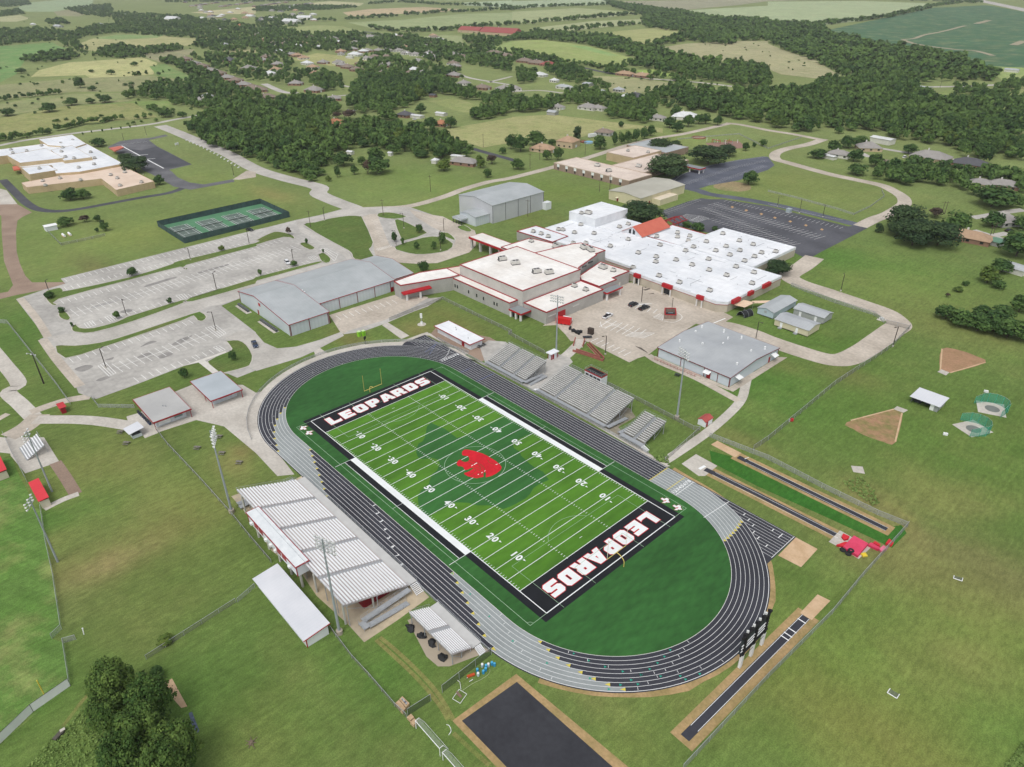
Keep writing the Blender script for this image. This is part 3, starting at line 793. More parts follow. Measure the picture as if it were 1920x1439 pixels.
# road tones laid over the yard
def over(s, m, z=.033, name='pavement'): return sheet(name, W(s), z, m)
over('f:700,120 870,118 1145,112 1200,135 1050,150 920,165 850,170 790,185 700,178 560,200 440,232 350,262 560,372 690,442 730,515 700,525 650,470 520,390 330,300 300,215 480,175', M_road)
over('f:790,190 850,170 915,165 920,200 1000,395 1040,420 1100,455 1200,472 1320,466 1440,442 1485,400 1500,350 1440,305 1400,300 1330,270 1200,190 1150,135 1330,175 1400,185 1500,235 1640,290 1650,400 1600,455 1480,495 1360,535 1200,540 1040,530 940,522 905,500 885,440 880,385', M_redconc)
over('e:590,1055 700,1055 1000,975 1380,845 1420,818 1919,690 f:10,668 200,615 400,560 560,530 740,515 500,640 0,820 e:1800,800 1640,850 1560,860 1450,910 1000,1060 760,1128 560,1153 415,1157 400,1105 340,1092 380,1085', M_road)
road('e:150,800 260,930 360,1090', 3.0, .036, M_redconc, 'pavement')
road('e:320,1105 430,1260 600,1460', 3.4, .036, M_redconc, 'pavement')
over('f:0,1062 60,1130 160,1175 300,1162 480,1110 640,1050 660,1080 480,1172 440,1196 330,1245 0,1345 e:1919,1340 1860,1310 1895,1230 1850,1150 1790,1112 1700,1112 1690,1090 1800,1040', M_road)
M_isl = grass((94, 114, 60), (138, 130, 84), .4); M_lawn = grass((86, 118, 52), (120, 124, 70), .35)
ISL = ['e:335,770 350,745 450,720 475,740 520,740 980,640 1300,540 1340,520 1919,383 f:0,365 110,310 170,300 260,320 290,345 275,352 210,340 0,400 e:1919,412 1400,550 1410,575 1390,585 1350,565 1000,655 440,805 430,845 390,850 350,810',
 'e:440,910 480,890 530,945 500,965 450,945', 'e:540,1015 570,995 600,1022 700,1022 870,978 950,942 1000,925 1360,815 1390,822 1370,838 1000,972 700,1055 590,1055 545,1045',
 'e:1420,800 1900,655 f:0,640 450,527 470,540 10,668 e:1919,690 1450,822', 'f:470,480 490,460 520,465 560,500 550,530 500,530', 'f:330,395 370,380 430,410 440,425 400,435',
 'e:415,1157 560,1155 760,1130 1000,1062 1440,915 1510,905 1550,940 1520,970 1480,965 1450,930 1380,962 1000,1092 760,1172 490,1250',
 'e:1700,1125 1720,1118 1790,1115 1850,1150 1895,1230 1880,1290 1850,1315 1700,1355 1640,1355 1555,1275 1700,1205 1740,1180',
 'f:360,250 440,230 560,200 700,180 780,185 800,200 880,380 850,430 890,490 860,515 740,505 720,470 690,440 560,370',
 'f:915,165 970,155 1040,160 1130,185 1040,205 920,190', 'f:1040,215 1100,218 1200,265 1285,310 1120,365 1085,345', 'f:1040,415 1250,345 1380,340 1480,390 1440,440 1320,465 1200,470 1100,450', 'f:1370,310 1440,308 1490,350 1480,362 1400,330',
 'f:1510,270 1560,250 1620,290 1580,300']
for s in ISL:
    P = smooth(W(s), 2, True)
    o = sheet('grass_island', P, .12, M_isl)
    kb = MB(); ribbon(kb, P+[P[0], P[1]], .45, .126); kb.walls(P, .02, .126)
    struct('kerb', kb, M_concrete, o)
# painted stalls
def stalls(mb, A, B, depth, gap, z=.042, w=.20, sides=(1,), closed=False):
    A, B = Vector((A[0], A[1], 0)), Vector((B[0], B[1], 0)); d = (B-A); L = d.length; d.normalize(); n = Vector((-d.y, d.x, 0))
    k = int(L/gap)
    for i in range(k+1):
        p = A+d*(i*gap)
        q0 = p+n*(depth if 1 in sides else 0); q1 = p-n*(depth if -1 in sides else 0)
        line(mb, q0, q1, w, z)
    if closed: line(mb, A, B, w, z+.003)
def hatch(mb, s, z=.042, gap=.9):
    P = W(s); a, b, c, d = P[:4]
    n = max(2, int((b-a).length/gap))
    for i in range(n+1):
        t = i/n; line(mb, a.lerp(b, t), d.lerp(c, t), .22, z)
    for p, q in ((a, b), (b, c), (c, d), (d, a)): line(mb, p, q, .16, z+.003)
sm = MB()
def row(s, depth, sides, closed=False, gap=2.75):
    a, b = W(s); stalls(sm, a, b, depth, gap, sides=sides, closed=closed)
row('e:480,652 1880,306', 5, (-1,)); row('e:505,738 1880,392', 5, (1,)); row('e:455,815 e:1340,585', 5, (-1,)); row('e:1430,545 f:190,355', 5, (-1,))
row('e:560,908 f:300,420', 5.2, (1, -1), True); row('e:720,1000 1330,820', 4.6, (1,)); row('e:1440,790 f:430,530', 4.6, (1,))
row('e:520,1250 1420,962', 4.6, (-1,)); row('e:880,1320 1580,1065', 4.8, (1, -1), True); row('e:1040,1425 1480,1262', 4.4, (1,)); row('e:1500,1250 1700,1180', 4.2, (1,))
row('f:930,210 1000,370', 4.5, (-1,)); row('f:1240,160 1420,250', 4.5, (-1,)); 
for s in ('e:735,1305 790,1280 870,1360 820,1385', 'e:1540,1020 1620,1000 1695,1060 1640,1095', 'e:630,985 690,965 720,1000 660,1022', 'e:785,940 840,920 880,960 830,978', 'e:1320,780 1380,765 1410,795 1360,812', 'f:480,430 520,420 615,470 590,520', 'f:390,490 430,478 470,500 420,512', 'e:1600,1165 1640,1155 1690,1185 1650,1200', 'f:900,430 1010,400 1020,410 920,440'):
    hatch(sm, s)
struct('stall_line', sm, M_dullwhite)
stain = MB()
for s in ('e:560,1330 640,1300 700,1310 620,1350', 'e:1180,1240 1250,1205 1300,1215 1220,1250', 'e:900,900 960,880 1010,890 940,910', 'e:1100,700 1300,640 1310,650 1110,712', 'e:1500,600 1700,545 1705,553 1510,610', 'e:700,860 880,810 885,818 705,870', 'e:1290,1150 1340,1110 1440,1075 1420,1100 1340,1145', 'e:1050,1165 1130,1120 1175,1125 1100,1150', 'e:1030,1240 1100,1210 1140,1215 1060,1245', 'e:720,1415 790,1385 830,1390 760,1420', 'e:780,1265 850,1240 840,1260'):
    stain.flat(smooth(W(s), 5, True), .0375)
struct('oil_stain', stain, mat('stain', (152, 149, 145), .9, scale=.3, c2=(132, 130, 127)))
# ---------------------------------------------------------------- school lots on the right
EL = 'c:1180,1355 1240,1318 1480,1240 1700,1200 1880,1175 d:0,1178 50,1240 0,1276 c:1850,1298 1700,1355 1480,1392 1400,1418 1260,1395'
sheet('parking_lot', W(EL), .026, M_bluasph)
sheet('parking_lot', W('P:1237,397 1262,388 1290,378 1315,372 1330,374 1355,374 1440,387 1590,425 1612,422 1627,428 1537,474 1515,487 1485,472 1350,442 1265,422'), .024, mat('lot_asphalt', (92, 93, 99), .9, scale=.05, c2=(76, 77, 83), fine=.7, finev=.1))
road('c:1250,1400 1400,1432 g:1400,0 1480,18 1700,50 1919,88 h:250,142 450,192 600,230 690,252', 7.5, .029, M_bluasph)
em = MB(); a, b = W('c:1460,1400 1800,1290'); 
def row2(mb, s, depth, sides, gap=2.75, closed=False, z=.042, w=.22):
    a, b = W(s); stalls(mb, a, b, depth, gap, z, w, sides, closed)
row2(em, 'c:1290,1372 1650,1250', 4.6, (-1,)); row2(em, 'c:1500,1390 1919,1250', 4.6, (1,)); row2(em, 'c:1660,1250 1900,1200', 4.4, (-1,))
ribbon(em, smooth(W('c:1200,1370 1300,1300 1480,1245 1700,1205 1900,1178'), 4), .25, .043)
row2(em, 'g:1130,150 1380,50', 5, (-1,), 3.0); row2(em, 'g:1470,210 g:1919,365', 4.8, (1,)); row2(em, 'g:1440,120 h:200,400', 4.8, (1, -1), 2.75, True)
row2(em, 'g:1510,90 h:390,345', 4.8, (1, -1), 2.75, True); row2(em, 'g:1620,62 h:570,265', 4.8, (-1,), 2.75)
for s in ('g:1260,190 1310,168 1410,180 1350,215', 'g:1330,215 1420,180 1480,200 1390,228'): hatch(em, s, .044)
ribbon(em, smooth(W('h:0,90 250,150 430,190 560,210'), 4), .25, .043)
struct('stall_line', em, mat('greyed_white_paint', (206, 207, 206), .8, var=.15, scale=.7))
op = MB()
for s in ('g:1650,115', 'g:1755,140', 'g:1868,167', 'h:50,195', 'h:165,223', 'h:282,252', 'h:402,283'):
    x, y = pxl(s)[0]; op.flat([G(x-3, y), G(x, y-2), G(x+4, y), G(x+1, y+2)], .046)
struct('painted_emblem', op, mat('faded_orange_paint', (192, 156, 112), .8))
# courtyard behind the school and the loop drive
sheet('courtyard', W('g:230,1005 330,1000 400,1070 440,1120 540,1120 590,1130 620,1150 880,1280 940,1250 1020,1225 1090,1170 1380,990 1480,1010 1600,975 1660,940 1580,900 900,680 690,700 400,900'), .026, M_redconc)
road('g:1440,1010 1600,1010 1780,1060 1919,1115 h:0,1122 150,1168 380,1240 500,1262 600,1250 720,1190 820,1120 930,1040 985,1000 960,960 880,905 700,840 450,755 250,690 160,640 175,610 260,560 350,490', 9.5, .030, M_redconc)
cm = MB()
row2(cm, 'g:700,985 1000,1075', 4.6, (1,), 2.75); row2(cm, 'g:700,985 900,1050', 4.6, (-1,), 2.75); row2(cm, 'g:590,1125 870,1245', 4.6, (1,), 2.75)
row2(cm, 'g:880,870 1100,920', 4.6, (1,), 2.75)
hatch(cm, 'g:850,1080 910,1055 1070,1060 990,1095', .044, 1.1); hatch(cm, 'g:860,860 940,835 1050,840 960,850', .044, 1.1); hatch(cm, 'g:1060,940 1110,915 1135,930 1130,965', .044, 1)
ribbon(cm, smooth(W('g:665,975 668,1000 690,1018 800,990'), 4), .2, .043); ribbon(cm, smooth(W('g:1140,970 1210,980 1260,960 1275,935 1240,905'), 4), .2, .043)
ribbon(cm, W('g:700,970 910,1060'), .2, .045); ribbon(cm, W('g:1500,990 1600,950'), .5, .045)
struct('stall_line', cm, M_white)
sp = MB()
for s in ('g:980,735 1030,722 1040,730 1000,742', 'g:1015,768 1060,760 1070,768', 'g:1120,775 1155,768 1160,775'): sp.flat(W(s), .037)
for s in ('g:920,1155 970,1170 1010,1200 1020,1212 960,1180',): sp.flat(W(s), .037)
struct('damp_stain', sp, mat('stain2', (96, 88, 82), .9))
sheet('courtyard', W('f:550,925 1000,785 1100,760 1290,790 1270,830 1150,890 960,990 700,1060 640,1065'), .026, M_redconc)
fm = MB(); row2(fm, 'f:600,930 1060,800', 5, (-1,), 3.0); struct('stall_line', fm, M_dullwhite)
over('f:650,1070 700,1040 960,965 1150,880 1280,800 1400,790 1290,860 1180,900 990,980 800,1050', M_lot, .031)
# ---------------------------------------------------------------- paths, aprons and pads round the stadium
def pad(s, m=M_concrete, z=.020, name='pavement'): return sheet(name, W(s), z, m)
q = MB()
A = [lane_pt(TT-50-96+i*2.9, RO+.3) for i in range(0, 32)]; B = [lane_pt(TT-50-96+i*2.9, RO+3.4) for i in range(0, 32)]
for i in range(31): q.quad(*[(p.x, p.y, .022) for p in (A[i], B[i], B[i+1], A[i+1])])
struct('pavement', q, M_concrete)
pad('w:620,200 730,170 960,165 1150,95 1185,85 1220,110 1160,108 990,175 890,186 760,196')
pad('P:237,782 258,776 328,735 360,722 455,722 480,737 500,732 497,760 490,790 505,830 535,868 552,890 520,893 480,850 420,800 368,788 300,810 272,822 262,800 240,790', M_concrete, .018)
pad('f:430,1185 480,1172 540,1215 490,1225 450,1240', M_concrete, .024)
pad('f:945,1000 985,978 1150,1080 1090,1105', M_concrete, .024)
pad('f:1310,1065 1350,1020 1750,1090 1860,1150 1780,1230 1690,1275 1560,1200 1300,1080', M_gravel, .018, 'gravel_strip')
pad('y:40,250 95,240 320,400 480,450 850,650 1330,910 1720,1140 1760,1160 1730,1165 1300,915 840,650 470,462 90,255', M_concrete, .021)
pad('y:440,330 500,290 620,300 650,330 540,440 480,450', M_lot, .020); pad('y:740,590 860,450 900,420 980,385 1060,405 1085,440 1030,490 960,640 830,655', M_lot, .0205)
pad('y:840,650 900,620 1480,760 1520,820 1400,890 1460,960 1640,1090 1600,1100 1330,910', mat('stand_gravel', (150, 142, 128), .95, scale=.1, c2=(126, 122, 100), fine=.8, finev=.15), .0195, 'gravel_strip')
road('g:400,1235 440,1200 480,1172 520,1120', 4.2, .024, M_concrete, 'pavement')
road('P:1240,868 1265,853 1330,808 1385,757 1398,722 1404,690', 3.2, .024, M_concrete, 'pavement'); road('g:1020,1225 1100,1275 1300,1360 1439,1425 P:1385,752', 3.2, .024, M_redconc, 'pavement')
pad('z:50,262 150,225 480,150 560,110 700,190 1420,960 1200,1120 970,1272 860,1150 640,950 540,800 330,640 170,400', mat('tan_concrete', (196, 180, 152), .9, scale=.08, c2=(170, 158, 138), fine=.6, finev=.1), .019)
pad('z:1270,1120 1330,1090 1850,1330 1560,1439 1480,1439 1400,1370', mat('dusty_concrete', (176, 164, 146), .9, scale=.1, var=.15), .0185)
# baseball side
road('e:-60,1180 30,1290 140,1439 i:60,60 150,150 250,250', 5.2, .022, M_concrete, 'pavement'); road('i:260,270 440,268 600,270 780,285 1060,330', 5.0, .024, M_concrete, 'pavement')
road('i:230,215 380,160 520,120 680,95', 4.0, .0235, M_redconc, 'pavement'); road('i:300,230 200,320 60,400', 7.0, .0225, M_redconc, 'pavement')
road('i:-40,280 60,225 160,200', 2.5, .0215, M_redconc, 'pavement'); road('i:-40,150 40,115 100,85', 2.5, .0215, M_redconc, 'pavement')
pad('i:50,400 330,402 445,585 190,672 80,540', M_concrete, .020); pad('i:-80,480 0,400 50,405 90,525 0,515', M_concrete, .0195)
road('i:415,590 490,700 570,830', 3.2, .0225, M_gravel, 'pavement'); road('i:590,825 470,870 330,940', 2.2, .0245, M_concrete, 'pavement')
pad('i:950,245 1030,222 1185,370 1085,408 1040,330', M_concrete, .026)
over('e:1480,1275 1530,1262 1640,1350 1600,1370', mat('fresh_concrete', (214, 210, 202), .9), .13); over('e:1370,1310 1490,1265 1690,1198 1700,1208 1500,1280', mat('fresh_concrete', (214, 210, 202)), .127)
# jumps, pits and practice pads
M_rub = M_track
def runway(s, w, tan_w, lab=None):
    P = W(s); a, b = P[0], P[-1]; d = (b-a).normalized()
    sheet_o = struct('dirt_strip', ribbon(MB(), [a-d*1.2, b+d*1.2], tan_w, .016), M_tan)
    o = struct('runway', ribbon(MB(), P, w, .026), M_rub)
    n = Vector((-d.y, d.x, 0)); l = MB()
    for sg in (-1, 1): line(l, a+d*3+n*sg*(w/2-.15), b+n*sg*(w/2-.15), .1, .032)
    struct('lane_line', l, M_white, o)
    return P
runway('P:1384,857 1450,890 1560,944 1663,993', 1.9, 4.6)
runway('P:1322,880 1420,927 1500,968 1574,1007', 1.9, 4.6)
runway('P:1284,1384 1340,1328 1420,1247 1511,1157', 2.0, 5.2)
pad('P:1333,834 1345,827 1390,850 1378,858', M_sand, .028, 'sand_pit'); pad('P:1500,1150 1533,1115 1557,1127 1522,1163', M_sand, .028, 'sand_pit')
pad('P:1278,870 1305,852 1345,874 1322,893 1310,893', M_concrete, .022); pad('l:455,1185 540,1100 770,1230 680,1315 560,1240', M_concrete, .027)
pad('P:1492,1008 1533,1030 1502,1064 1459,1042', M_sand, .022, 'sand_pit')
jl = MB()
for t in (.80, .83, .87, .96):
    a, b = W('P:1284,1384 1511,1157'); p = a.lerp(b, t); d = (b-a).normalized(); n = Vector((-d.y, d.x, 0)); line(jl, p+n, p-n, .28, .034)
line(jl, *W('P:1311,880 1322,874'), .9, .034); line(jl, *W('P:1396,861 1404,858'), .2, .034)
struct('take_off_board', jl, M_white)
sheet('practice_turf', W('P:1330,845 1390,862 1500,915 1660,990 1690,985 1700,1000 1672,1028 1640,1012 1560,975 1420,912 1335,868'), .012, grass((58, 106, 42), (90, 120, 52), .3))
TB = W('P:862,1352 968,1275 1200,1480 1020,1480'); a = sheet('dirt_strip', W('P:848,1352 968,1264 1240,1490 980,1490'), .016, M_tan)
sheet('practice_pad', W('P:866,1352 969,1279 1190,1475 985,1475'), .026, mat('practice_rubber', (60, 61, 66), .85, scale=.09, c2=(50, 51, 56), fine=.9, finev=.1))
for z_, rr_ in ((.013, 1.9),):
    q = MB(); A = [lane_pt(i*3.0, RO+.3) for i in range(12, 84)]
    for i in range(len(A)-1):
        w0 = rr_*(.5+.7*noise.noise(A[i]*.08)**2+.4*abs(noise.noise(A[i]*.2))); w1 = rr_*(.5+.7*noise.noise(A[i+1]*.08)**2+.4*abs(noise.noise(A[i+1]*.2)))
        p0 = lane_pt((i+12)*3.0, RO+.3+w0); p1 = lane_pt((i+13)*3.0, RO+.3+w1)
        if s_of(62, -36) < (i+12)*3.0 < HX+PI*RI+8: q.quad(*[(p.x, p.y, z_) for p in (A[i], p0, p1, A[i+1])])
    struct('dirt_strip', q, M_tan)
# shot put sectors
M_clayg = mat('weedy_clay', (166, 130, 102), .95, scale=.25, c2=(128, 122, 76), fine=.9, finev=.12)
for s, k in (('h:1305,1178 1440,1190 1550,1228 1632,1280 1365,1358 1292,1338', 'h:1270,1350 1300,1332 1360,1355 1335,1378'), ('l:945,190 1010,215 955,440 860,435 720,385 640,340 590,290', 'l:940,190 968,168 1050,198 1015,218')):
    sheet('throwing_sector', smooth(W(s), 3, True), .018, M_clayg if s[0] == 'l' else M_clay)
    pad(k, M_concrete, .03)
kb = MB()
for s in ('h:1305,1178 1292,1338', 'h:1365,1358 1632,1280', 'l:620,275 945,190', 'l:1005,220 955,435'): ribbon(kb, W(s), .5, .036)
struct('sector_edge', kb, M_sand)
for s in ('l:1560,125 1770,155 1788,255 1575,212', 'l:1380,305 1540,270 1692,365 1528,402', 'l:622,615 710,622 727,676 640,662'): pad(s, M_concrete, .03)
cc = MB()
for s, r in (('l:1682,188', 2.2), ('l:1542,340', 2.2)):
    c = W(s)[0]; cc.flat([(c.x+r*math.cos(2*PI*i/24), c.y+r*math.sin(2*PI*i/24)) for i in range(24)], .036)
struct('throwing_circle', cc, mat('dark_concrete', (122, 126, 122), .9))
pad('m:1215,815 1290,770 1405,980 1360,992 1270,890', M_sand, .02); pad('m:1415,1030 1440,1020 1495,1160 1480,1185 1440,1120', mat('blue_grey_tarp', (92, 104, 124), .6, scale=1.2, c2=(66, 76, 92)), .03, 'ground_sheet'); sheet('dirt_strip', smooth(W('c:1510,1395 1600,1360 1760,1380 1790,1420 1700,1439 1560,1425'), 4, True), .018, grass((146, 132, 100), (166, 150, 116), .6))
SF = grass((100, 132, 66), (186, 172, 120), .75); SFm = mul_wave(SF, 5.0, .10, 'X', 1.1); sheet('sports_field', W('i:-60,560 90,560 150,700 215,820 240,930 310,945 350,1205 405,1450 m:465,405 392,472 480,505 528,826 0,1262 -300,1500 -300,0'), .012, SF)
# worn tracks in the grass
wt = MB()
for s, w in (('n:930,460 1050,560 1200,700 1330,840 1420,970 1480,1080', .9), ('n:900,480 1020,590 1160,720 1290,860 1390,990 1440,1080', .9), ('n:1480,1180 1600,1290 1750,1420', .9), ('m:690,860 600,960 540,1040 470,1130', .8)):
    ribbon(wt, smooth(W(s), 5), w, .008)
for s in ('l:880,890 960,920 1030,980 1110,1030', ): ribbon(wt, smooth(W(s), 5), 1.8, .008)
struct('worn_path', wt, grass((124, 126, 74), (150, 140, 92), .6))
TILES.update({'B': (440, 470, 6), 'C': (720, 420, 6), 'D': (940, 420, 6.857), 'E': (960, 370, 6.4), 'F': (1180, 400, 5.647), 'H': (1200, 560, 5.333)})
# ---------------------------------------------------------------- building kit
M_roofw = mat('white_membrane', (236, 238, 241), .6, scale=.06, c2=(218, 222, 227), fine=.35, finev=.05)
M_roofc = mat('cream_membrane', (240, 238, 234), .7, scale=.07, c2=(222, 217, 210), fine=.5, finev=.05)
for m_ in (M_roofw, M_roofc): mul_wave(m_, 3.05, .06, 'X', 0, True); mul_wave(m_, 12.0, .05, 'Y', 0, True)
M_rooft = mat('dusty_membrane', (222, 208, 196), .8, scale=.10, c2=(206, 190, 178), fine=.7, finev=.06)
M_trim = mat('red_trim', (158, 52, 56), .6, var=.12)
M_dktrim = mat('dark_red_trim', (120, 58, 60), .6, var=.12)
M_brick = mat('grey_block', (176, 174, 170), .9, scale=.25, c2=(164, 162, 158), fine=2.5, finev=.06)
M_tanb = mat('tan_brick', (196, 176, 142), .9, scale=.25, c2=(184, 164, 130), fine=2.5, finev=.06)
M_cream = mat('cream_brick', (190, 182, 166), .9, scale=.25, c2=(178, 170, 154), fine=2.5, finev=.06)
M_wwall = mat('white_wall', (228, 231, 234), .8, scale=.2, c2=(214, 218, 222))
M_metalw = mat('pale_metal_wall', (204, 211, 216), .6, scale=.1, c2=(195, 203, 209), spec=.3)
mul_wave(M_metalw, .9, .05, 'X', .6)
M_metalr = mat('grey_metal_roof', (176, 181, 183), .5, scale=.08, c2=(164, 170, 172), spec=.4, fine=.3, finev=.04)
mul_wave(M_metalr, 1.4, .09, 'Y', 0, True)
M_metalrx = mat('grey_metal_roof_x', (178, 182, 184), .5, scale=.08, c2=(164, 168, 172), spec=.4, fine=.3, finev=.04)
mul_wave(M_metalrx, 1.2, .09, 'X', 0, True)
M_whiteroof = mat('white_metal_roof', (216, 218, 223), .6, scale=.1, c2=(204, 207, 213), spec=.3)
mul_wave(M_whiteroof, .9, .07, 'X', 0, True)
M_glass = mat('dark_glass', (38, 42, 48), .15, var=.2, spec=.6)
M_dark = mat('dark_steel', (62, 64, 68), .6, var=.2)
M_galv = mat('galvanised', (166, 170, 174), .45, scale=.8, var=.12, spec=.5)
M_alu = mat('aluminium', (238, 240, 242), .6, scale=.6, var=.05, spec=.3)
M_aluf = mat('aluminium_decking', (192, 183, 181), .6, scale=.12, c2=(176, 166, 164), spec=.3)
M_acw = mat('ac_casing', (206, 204, 198), .6, scale=.8, var=.12)
M_redroof = mat('red_metal_roof', (196, 56, 62), .5, scale=.2, var=.1)
M_orange = mat('orange_metal_roof', (204, 112, 92), .5, scale=.15, c2=(194, 100, 82)); mul_wave(M_orange, .8, .10, 'Y', 0, True)
M_post = mat('white_column', (226, 226, 224), .7, var=.06)
M_door = mat('red_door', (150, 28, 38), .5, var=.1)
def off_poly(P, d):
    """outline moved outward by d (mitred)"""
    P = [Vector((p[0], p[1], 0)) for p in P]
    ar = sum(P[i].x*P[(i+1) % len(P)].y-P[(i+1) % len(P)].x*P[i].y for i in range(len(P)))
    if ar < 0: P = P[::-1]
    out = []; n = len(P)
    for i in range(n):
        a = (P[i]-P[i-1]).normalized(); b = (P[(i+1) % n]-P[i]).normalized()
        na = Vector((a.y, -a.x, 0)); nb_ = Vector((b.y, -b.x, 0))
        k = 1+na.dot(nb_)
        m = (na+nb_)/max(k, .35)
        out.append(P[i]+m*d)
    return out
def ring(mb, P, o, i, z0, z1):
    A, B = off_poly(P, o), off_poly(P, -i); n = len(A)
    for k in range(n):
        j = (k+1) % n
        mb.quad((A[k].x, A[k].y, z1), (A[j].x, A[j].y, z1), (B[j].x, B[j].y, z1), (B[k].x, B[k].y, z1))
        mb.quad((A[k].x, A[k].y, z0), (A[j].x, A[j].y, z0), (A[j].x, A[j].y, z1), (A[k].x, A[k].y, z1))
        mb.quad((B[j].x, B[j].y, z0), (B[k].x, B[k].y, z0), (B[k].x, B[k].y, z1), (B[j].x, B[j].y, z1))
        mb.quad((A[j].x, A[j].y, z0), (A[k].x, A[k].y, z0), (B[k].x, B[k].y, z0), (B[j].x, B[j].y, z0))
    return mb
def rect(x0, y0, x1, y1): return [(x0, y0), (x1, y0), (x1, y1), (x0, y1)]
def flat_block(root, P, h, wm, rm=None, tm=None, z0=0, th=.4, tw=.35, wname='wall'):
    w = MB().walls(P, z0, h-.04).build(wname, wm, root)
    r = MB().flat(off_poly(P, -.02), h-.22).build('roof', rm or M_roofw, root)
    if tm: ring(MB(), P, .05, tw, h-th, h+.02).build('parapet_trim', tm, root)
    return w
def gable_block(root, x0, y0, x1, y1, h, rz, axis='y', wm=None, rm=None, tm=None, ov=.35, z0=0, rpos=.5):
    """walls with gable ends and a two-slope roof of sheet thickness; ridge along axis at fraction rpos"""
    m = MB()
    if axis == 'y':
        xr = x0+(x1-x0)*rpos
        m.add([(x0, y0, z0), (x1, y0, z0), (x1, y0, h), (xr, y0, rz), (x0, y0, h)], [(0, 1, 2, 3, 4)])
        m.add([(x0, y1, z0), (x1, y1, z0), (x1, y1, h), (xr, y1, rz), (x0, y1, h)], [(4, 3, 2, 1, 0)])
        m.quad((x1, y0, z0), (x1, y1, z0), (x1, y1, h), (x1, y0, h)); m.quad((x0, y1, z0), (x0, y0, z0), (x0, y0, h), (x0, y1, h))
        sl0 = (rz-h)/(xr-x0); sl1 = (rz-h)/(x1-xr)
        E = [(x0-ov, h-ov*sl0), (xr, rz), (x1+ov, h-ov*sl1)]
        pt = lambda e, s, dz: (e[0], (y0-ov) if s == 0 else (y1+ov), e[1]+dz)
    else:
        yr = y0+(y1-y0)*rpos
        m.add([(x0, y0, z0), (x0, y1, z0), (x0, y1, h), (x0, yr, rz), (x0, y0, h)], [(4, 3, 2, 1, 0)])
        m.add([(x1, y0, z0), (x1, y1, z0), (x1, y1, h), (x1, yr, rz), (x1, y0, h)], [(0, 1, 2, 3, 4)])
        m.quad((x0, y0, z0), (x1, y0, z0), (x1, y0, h), (x0, y0, h)); m.quad((x1, y1, z0), (x0, y1, z0), (x0, y1, h), (x1, y1, h))
        sl0 = (rz-h)/(yr-y0); sl1 = (rz-h)/(y1-yr)
        E = [(y0-ov, h-ov*sl0), (yr, rz), (y1+ov, h-ov*sl1)]
        pt = lambda e, s, dz: ((x0-ov) if s == 0 else (x1+ov), e[0], e[1]+dz)
    w = m.build('wall', wm, root)
    r = MB()
    for i in range(2):
        a, b, c, d = pt(E[i], 0, .06), pt(E[i+1], 0, .06), pt(E[i+1], 1, .06), pt(E[i], 1, .06)
        a2, b2, c2, d2 = pt(E[i], 0, .18), pt(E[i+1], 0, .18), pt(E[i+1], 1, .18), pt(E[i], 1, .18)
        r.add([a, b, c, d, a2, b2, c2, d2], [(0, 1, 2, 3), (7, 6, 5, 4), (0, 4, 5, 1), (1, 5, 6, 2), (2, 6, 7, 3), (3, 7, 4, 0)])
    ro = r.build('roof', rm, root)
    if tm:
        t = MB()
        for s in (0, 1):
            for i in range(2): t.bar(pt(E[i], s, .10), pt(E[i+1], s, .10), .10, .28)
        for i in (0, 2): t.bar(pt(E[i], 0, .06), pt(E[i], 1, .06), .12, .28)
        t.build('roof_trim', tm, root)
    return w, ro
def opening(root, c, n, w, h, m=None, name='window', t=.10):
    """thin framed opening standing proud of a wall; c = centre, n = wall normal 'x+','x-','y+','y-'"""
    ax, s = n[0], (1 if n[1] == '+' else -1)
    d = (t, w, h) if ax == 'x' else (w, t, h)
    return MB().box(c, d).build(name, m or M_glass, root)
def canopy(root, x0, y0, x1, y1, z, th=.7, tm=None, posts=()):
    k = MB().prism(rect(x0, y0, x1, y1), z-th, z); k.flat(rect(x0, y0, x1, y1)[::-1], z-th); k = k.build('entry_canopy', tm or M_red, root)
    MB().flat(rect(x0+.15, y0+.15, x1-.15, y1-.15), z+.03).build('canopy_deck', M_dark if not posts else mat('grey_deck', (140, 146, 148), .8), k)
    for p in posts: MB().box((p[0], p[1], (z-th)/2), (.75, .75, z-th)).build('column', M_post, k)
    return k
def ac_proto(name, label, size):
    L, Wd, Hh = size
    t = thing(name, label, 'air conditioner', (0, 0, -50), 'rooftop air units')
    MB().box((0, 0, -50+.12), (L+.5, Wd+.4, .24)).build('base_curb', M_dark, t)
    b = MB().box((0, 0, -50+.24+Hh/2), (L, Wd, Hh)); b.box((L*.35, 0, -50+.24+Hh*.45), (L*.5, Wd*1.1, Hh*.7)); b.build('casing', M_acw, t)
    f = MB()
    for s in (-.22, .22): f.tube((s*L, 0, -50+.24+Hh), (s*L, 0, -50+.3+Hh), Wd*.32, 12)
    f.build('fan', M_dark, t)
    MB().box((-L*.5-.02, 0, -50+.24+Hh*.5), (.08, Wd*.8, Hh*.75)).build('grille', M_dark, t)
    return index_kids(t)
AC_S = ac_proto('rooftop_unit', 'boxy grey rooftop air unit on the long white roof of the old school wing', (1.9, 1.5, 1.25))
AC_L = ac_proto('rooftop_unit', 'large pale rooftop air unit on the cream roof of the new school wing', (3.4, 2.2, 1.6))
AC_USED = set()
def ac(s, z, proto=None, label=None, rz=0.0):
    proto = proto or AC_S
    out = []
    for x, y in pxl(s):
        p = G(x, y, z+.7); p.z = z
        if proto.name not in AC_USED:
            AC_USED.add(proto.name); o = proto; o.location = p; o.rotation_euler = (0, 0, rz)
            if label: o['label'] = label
        else: o = dup(proto, p, rz, label)
        out.append(o)
    return out
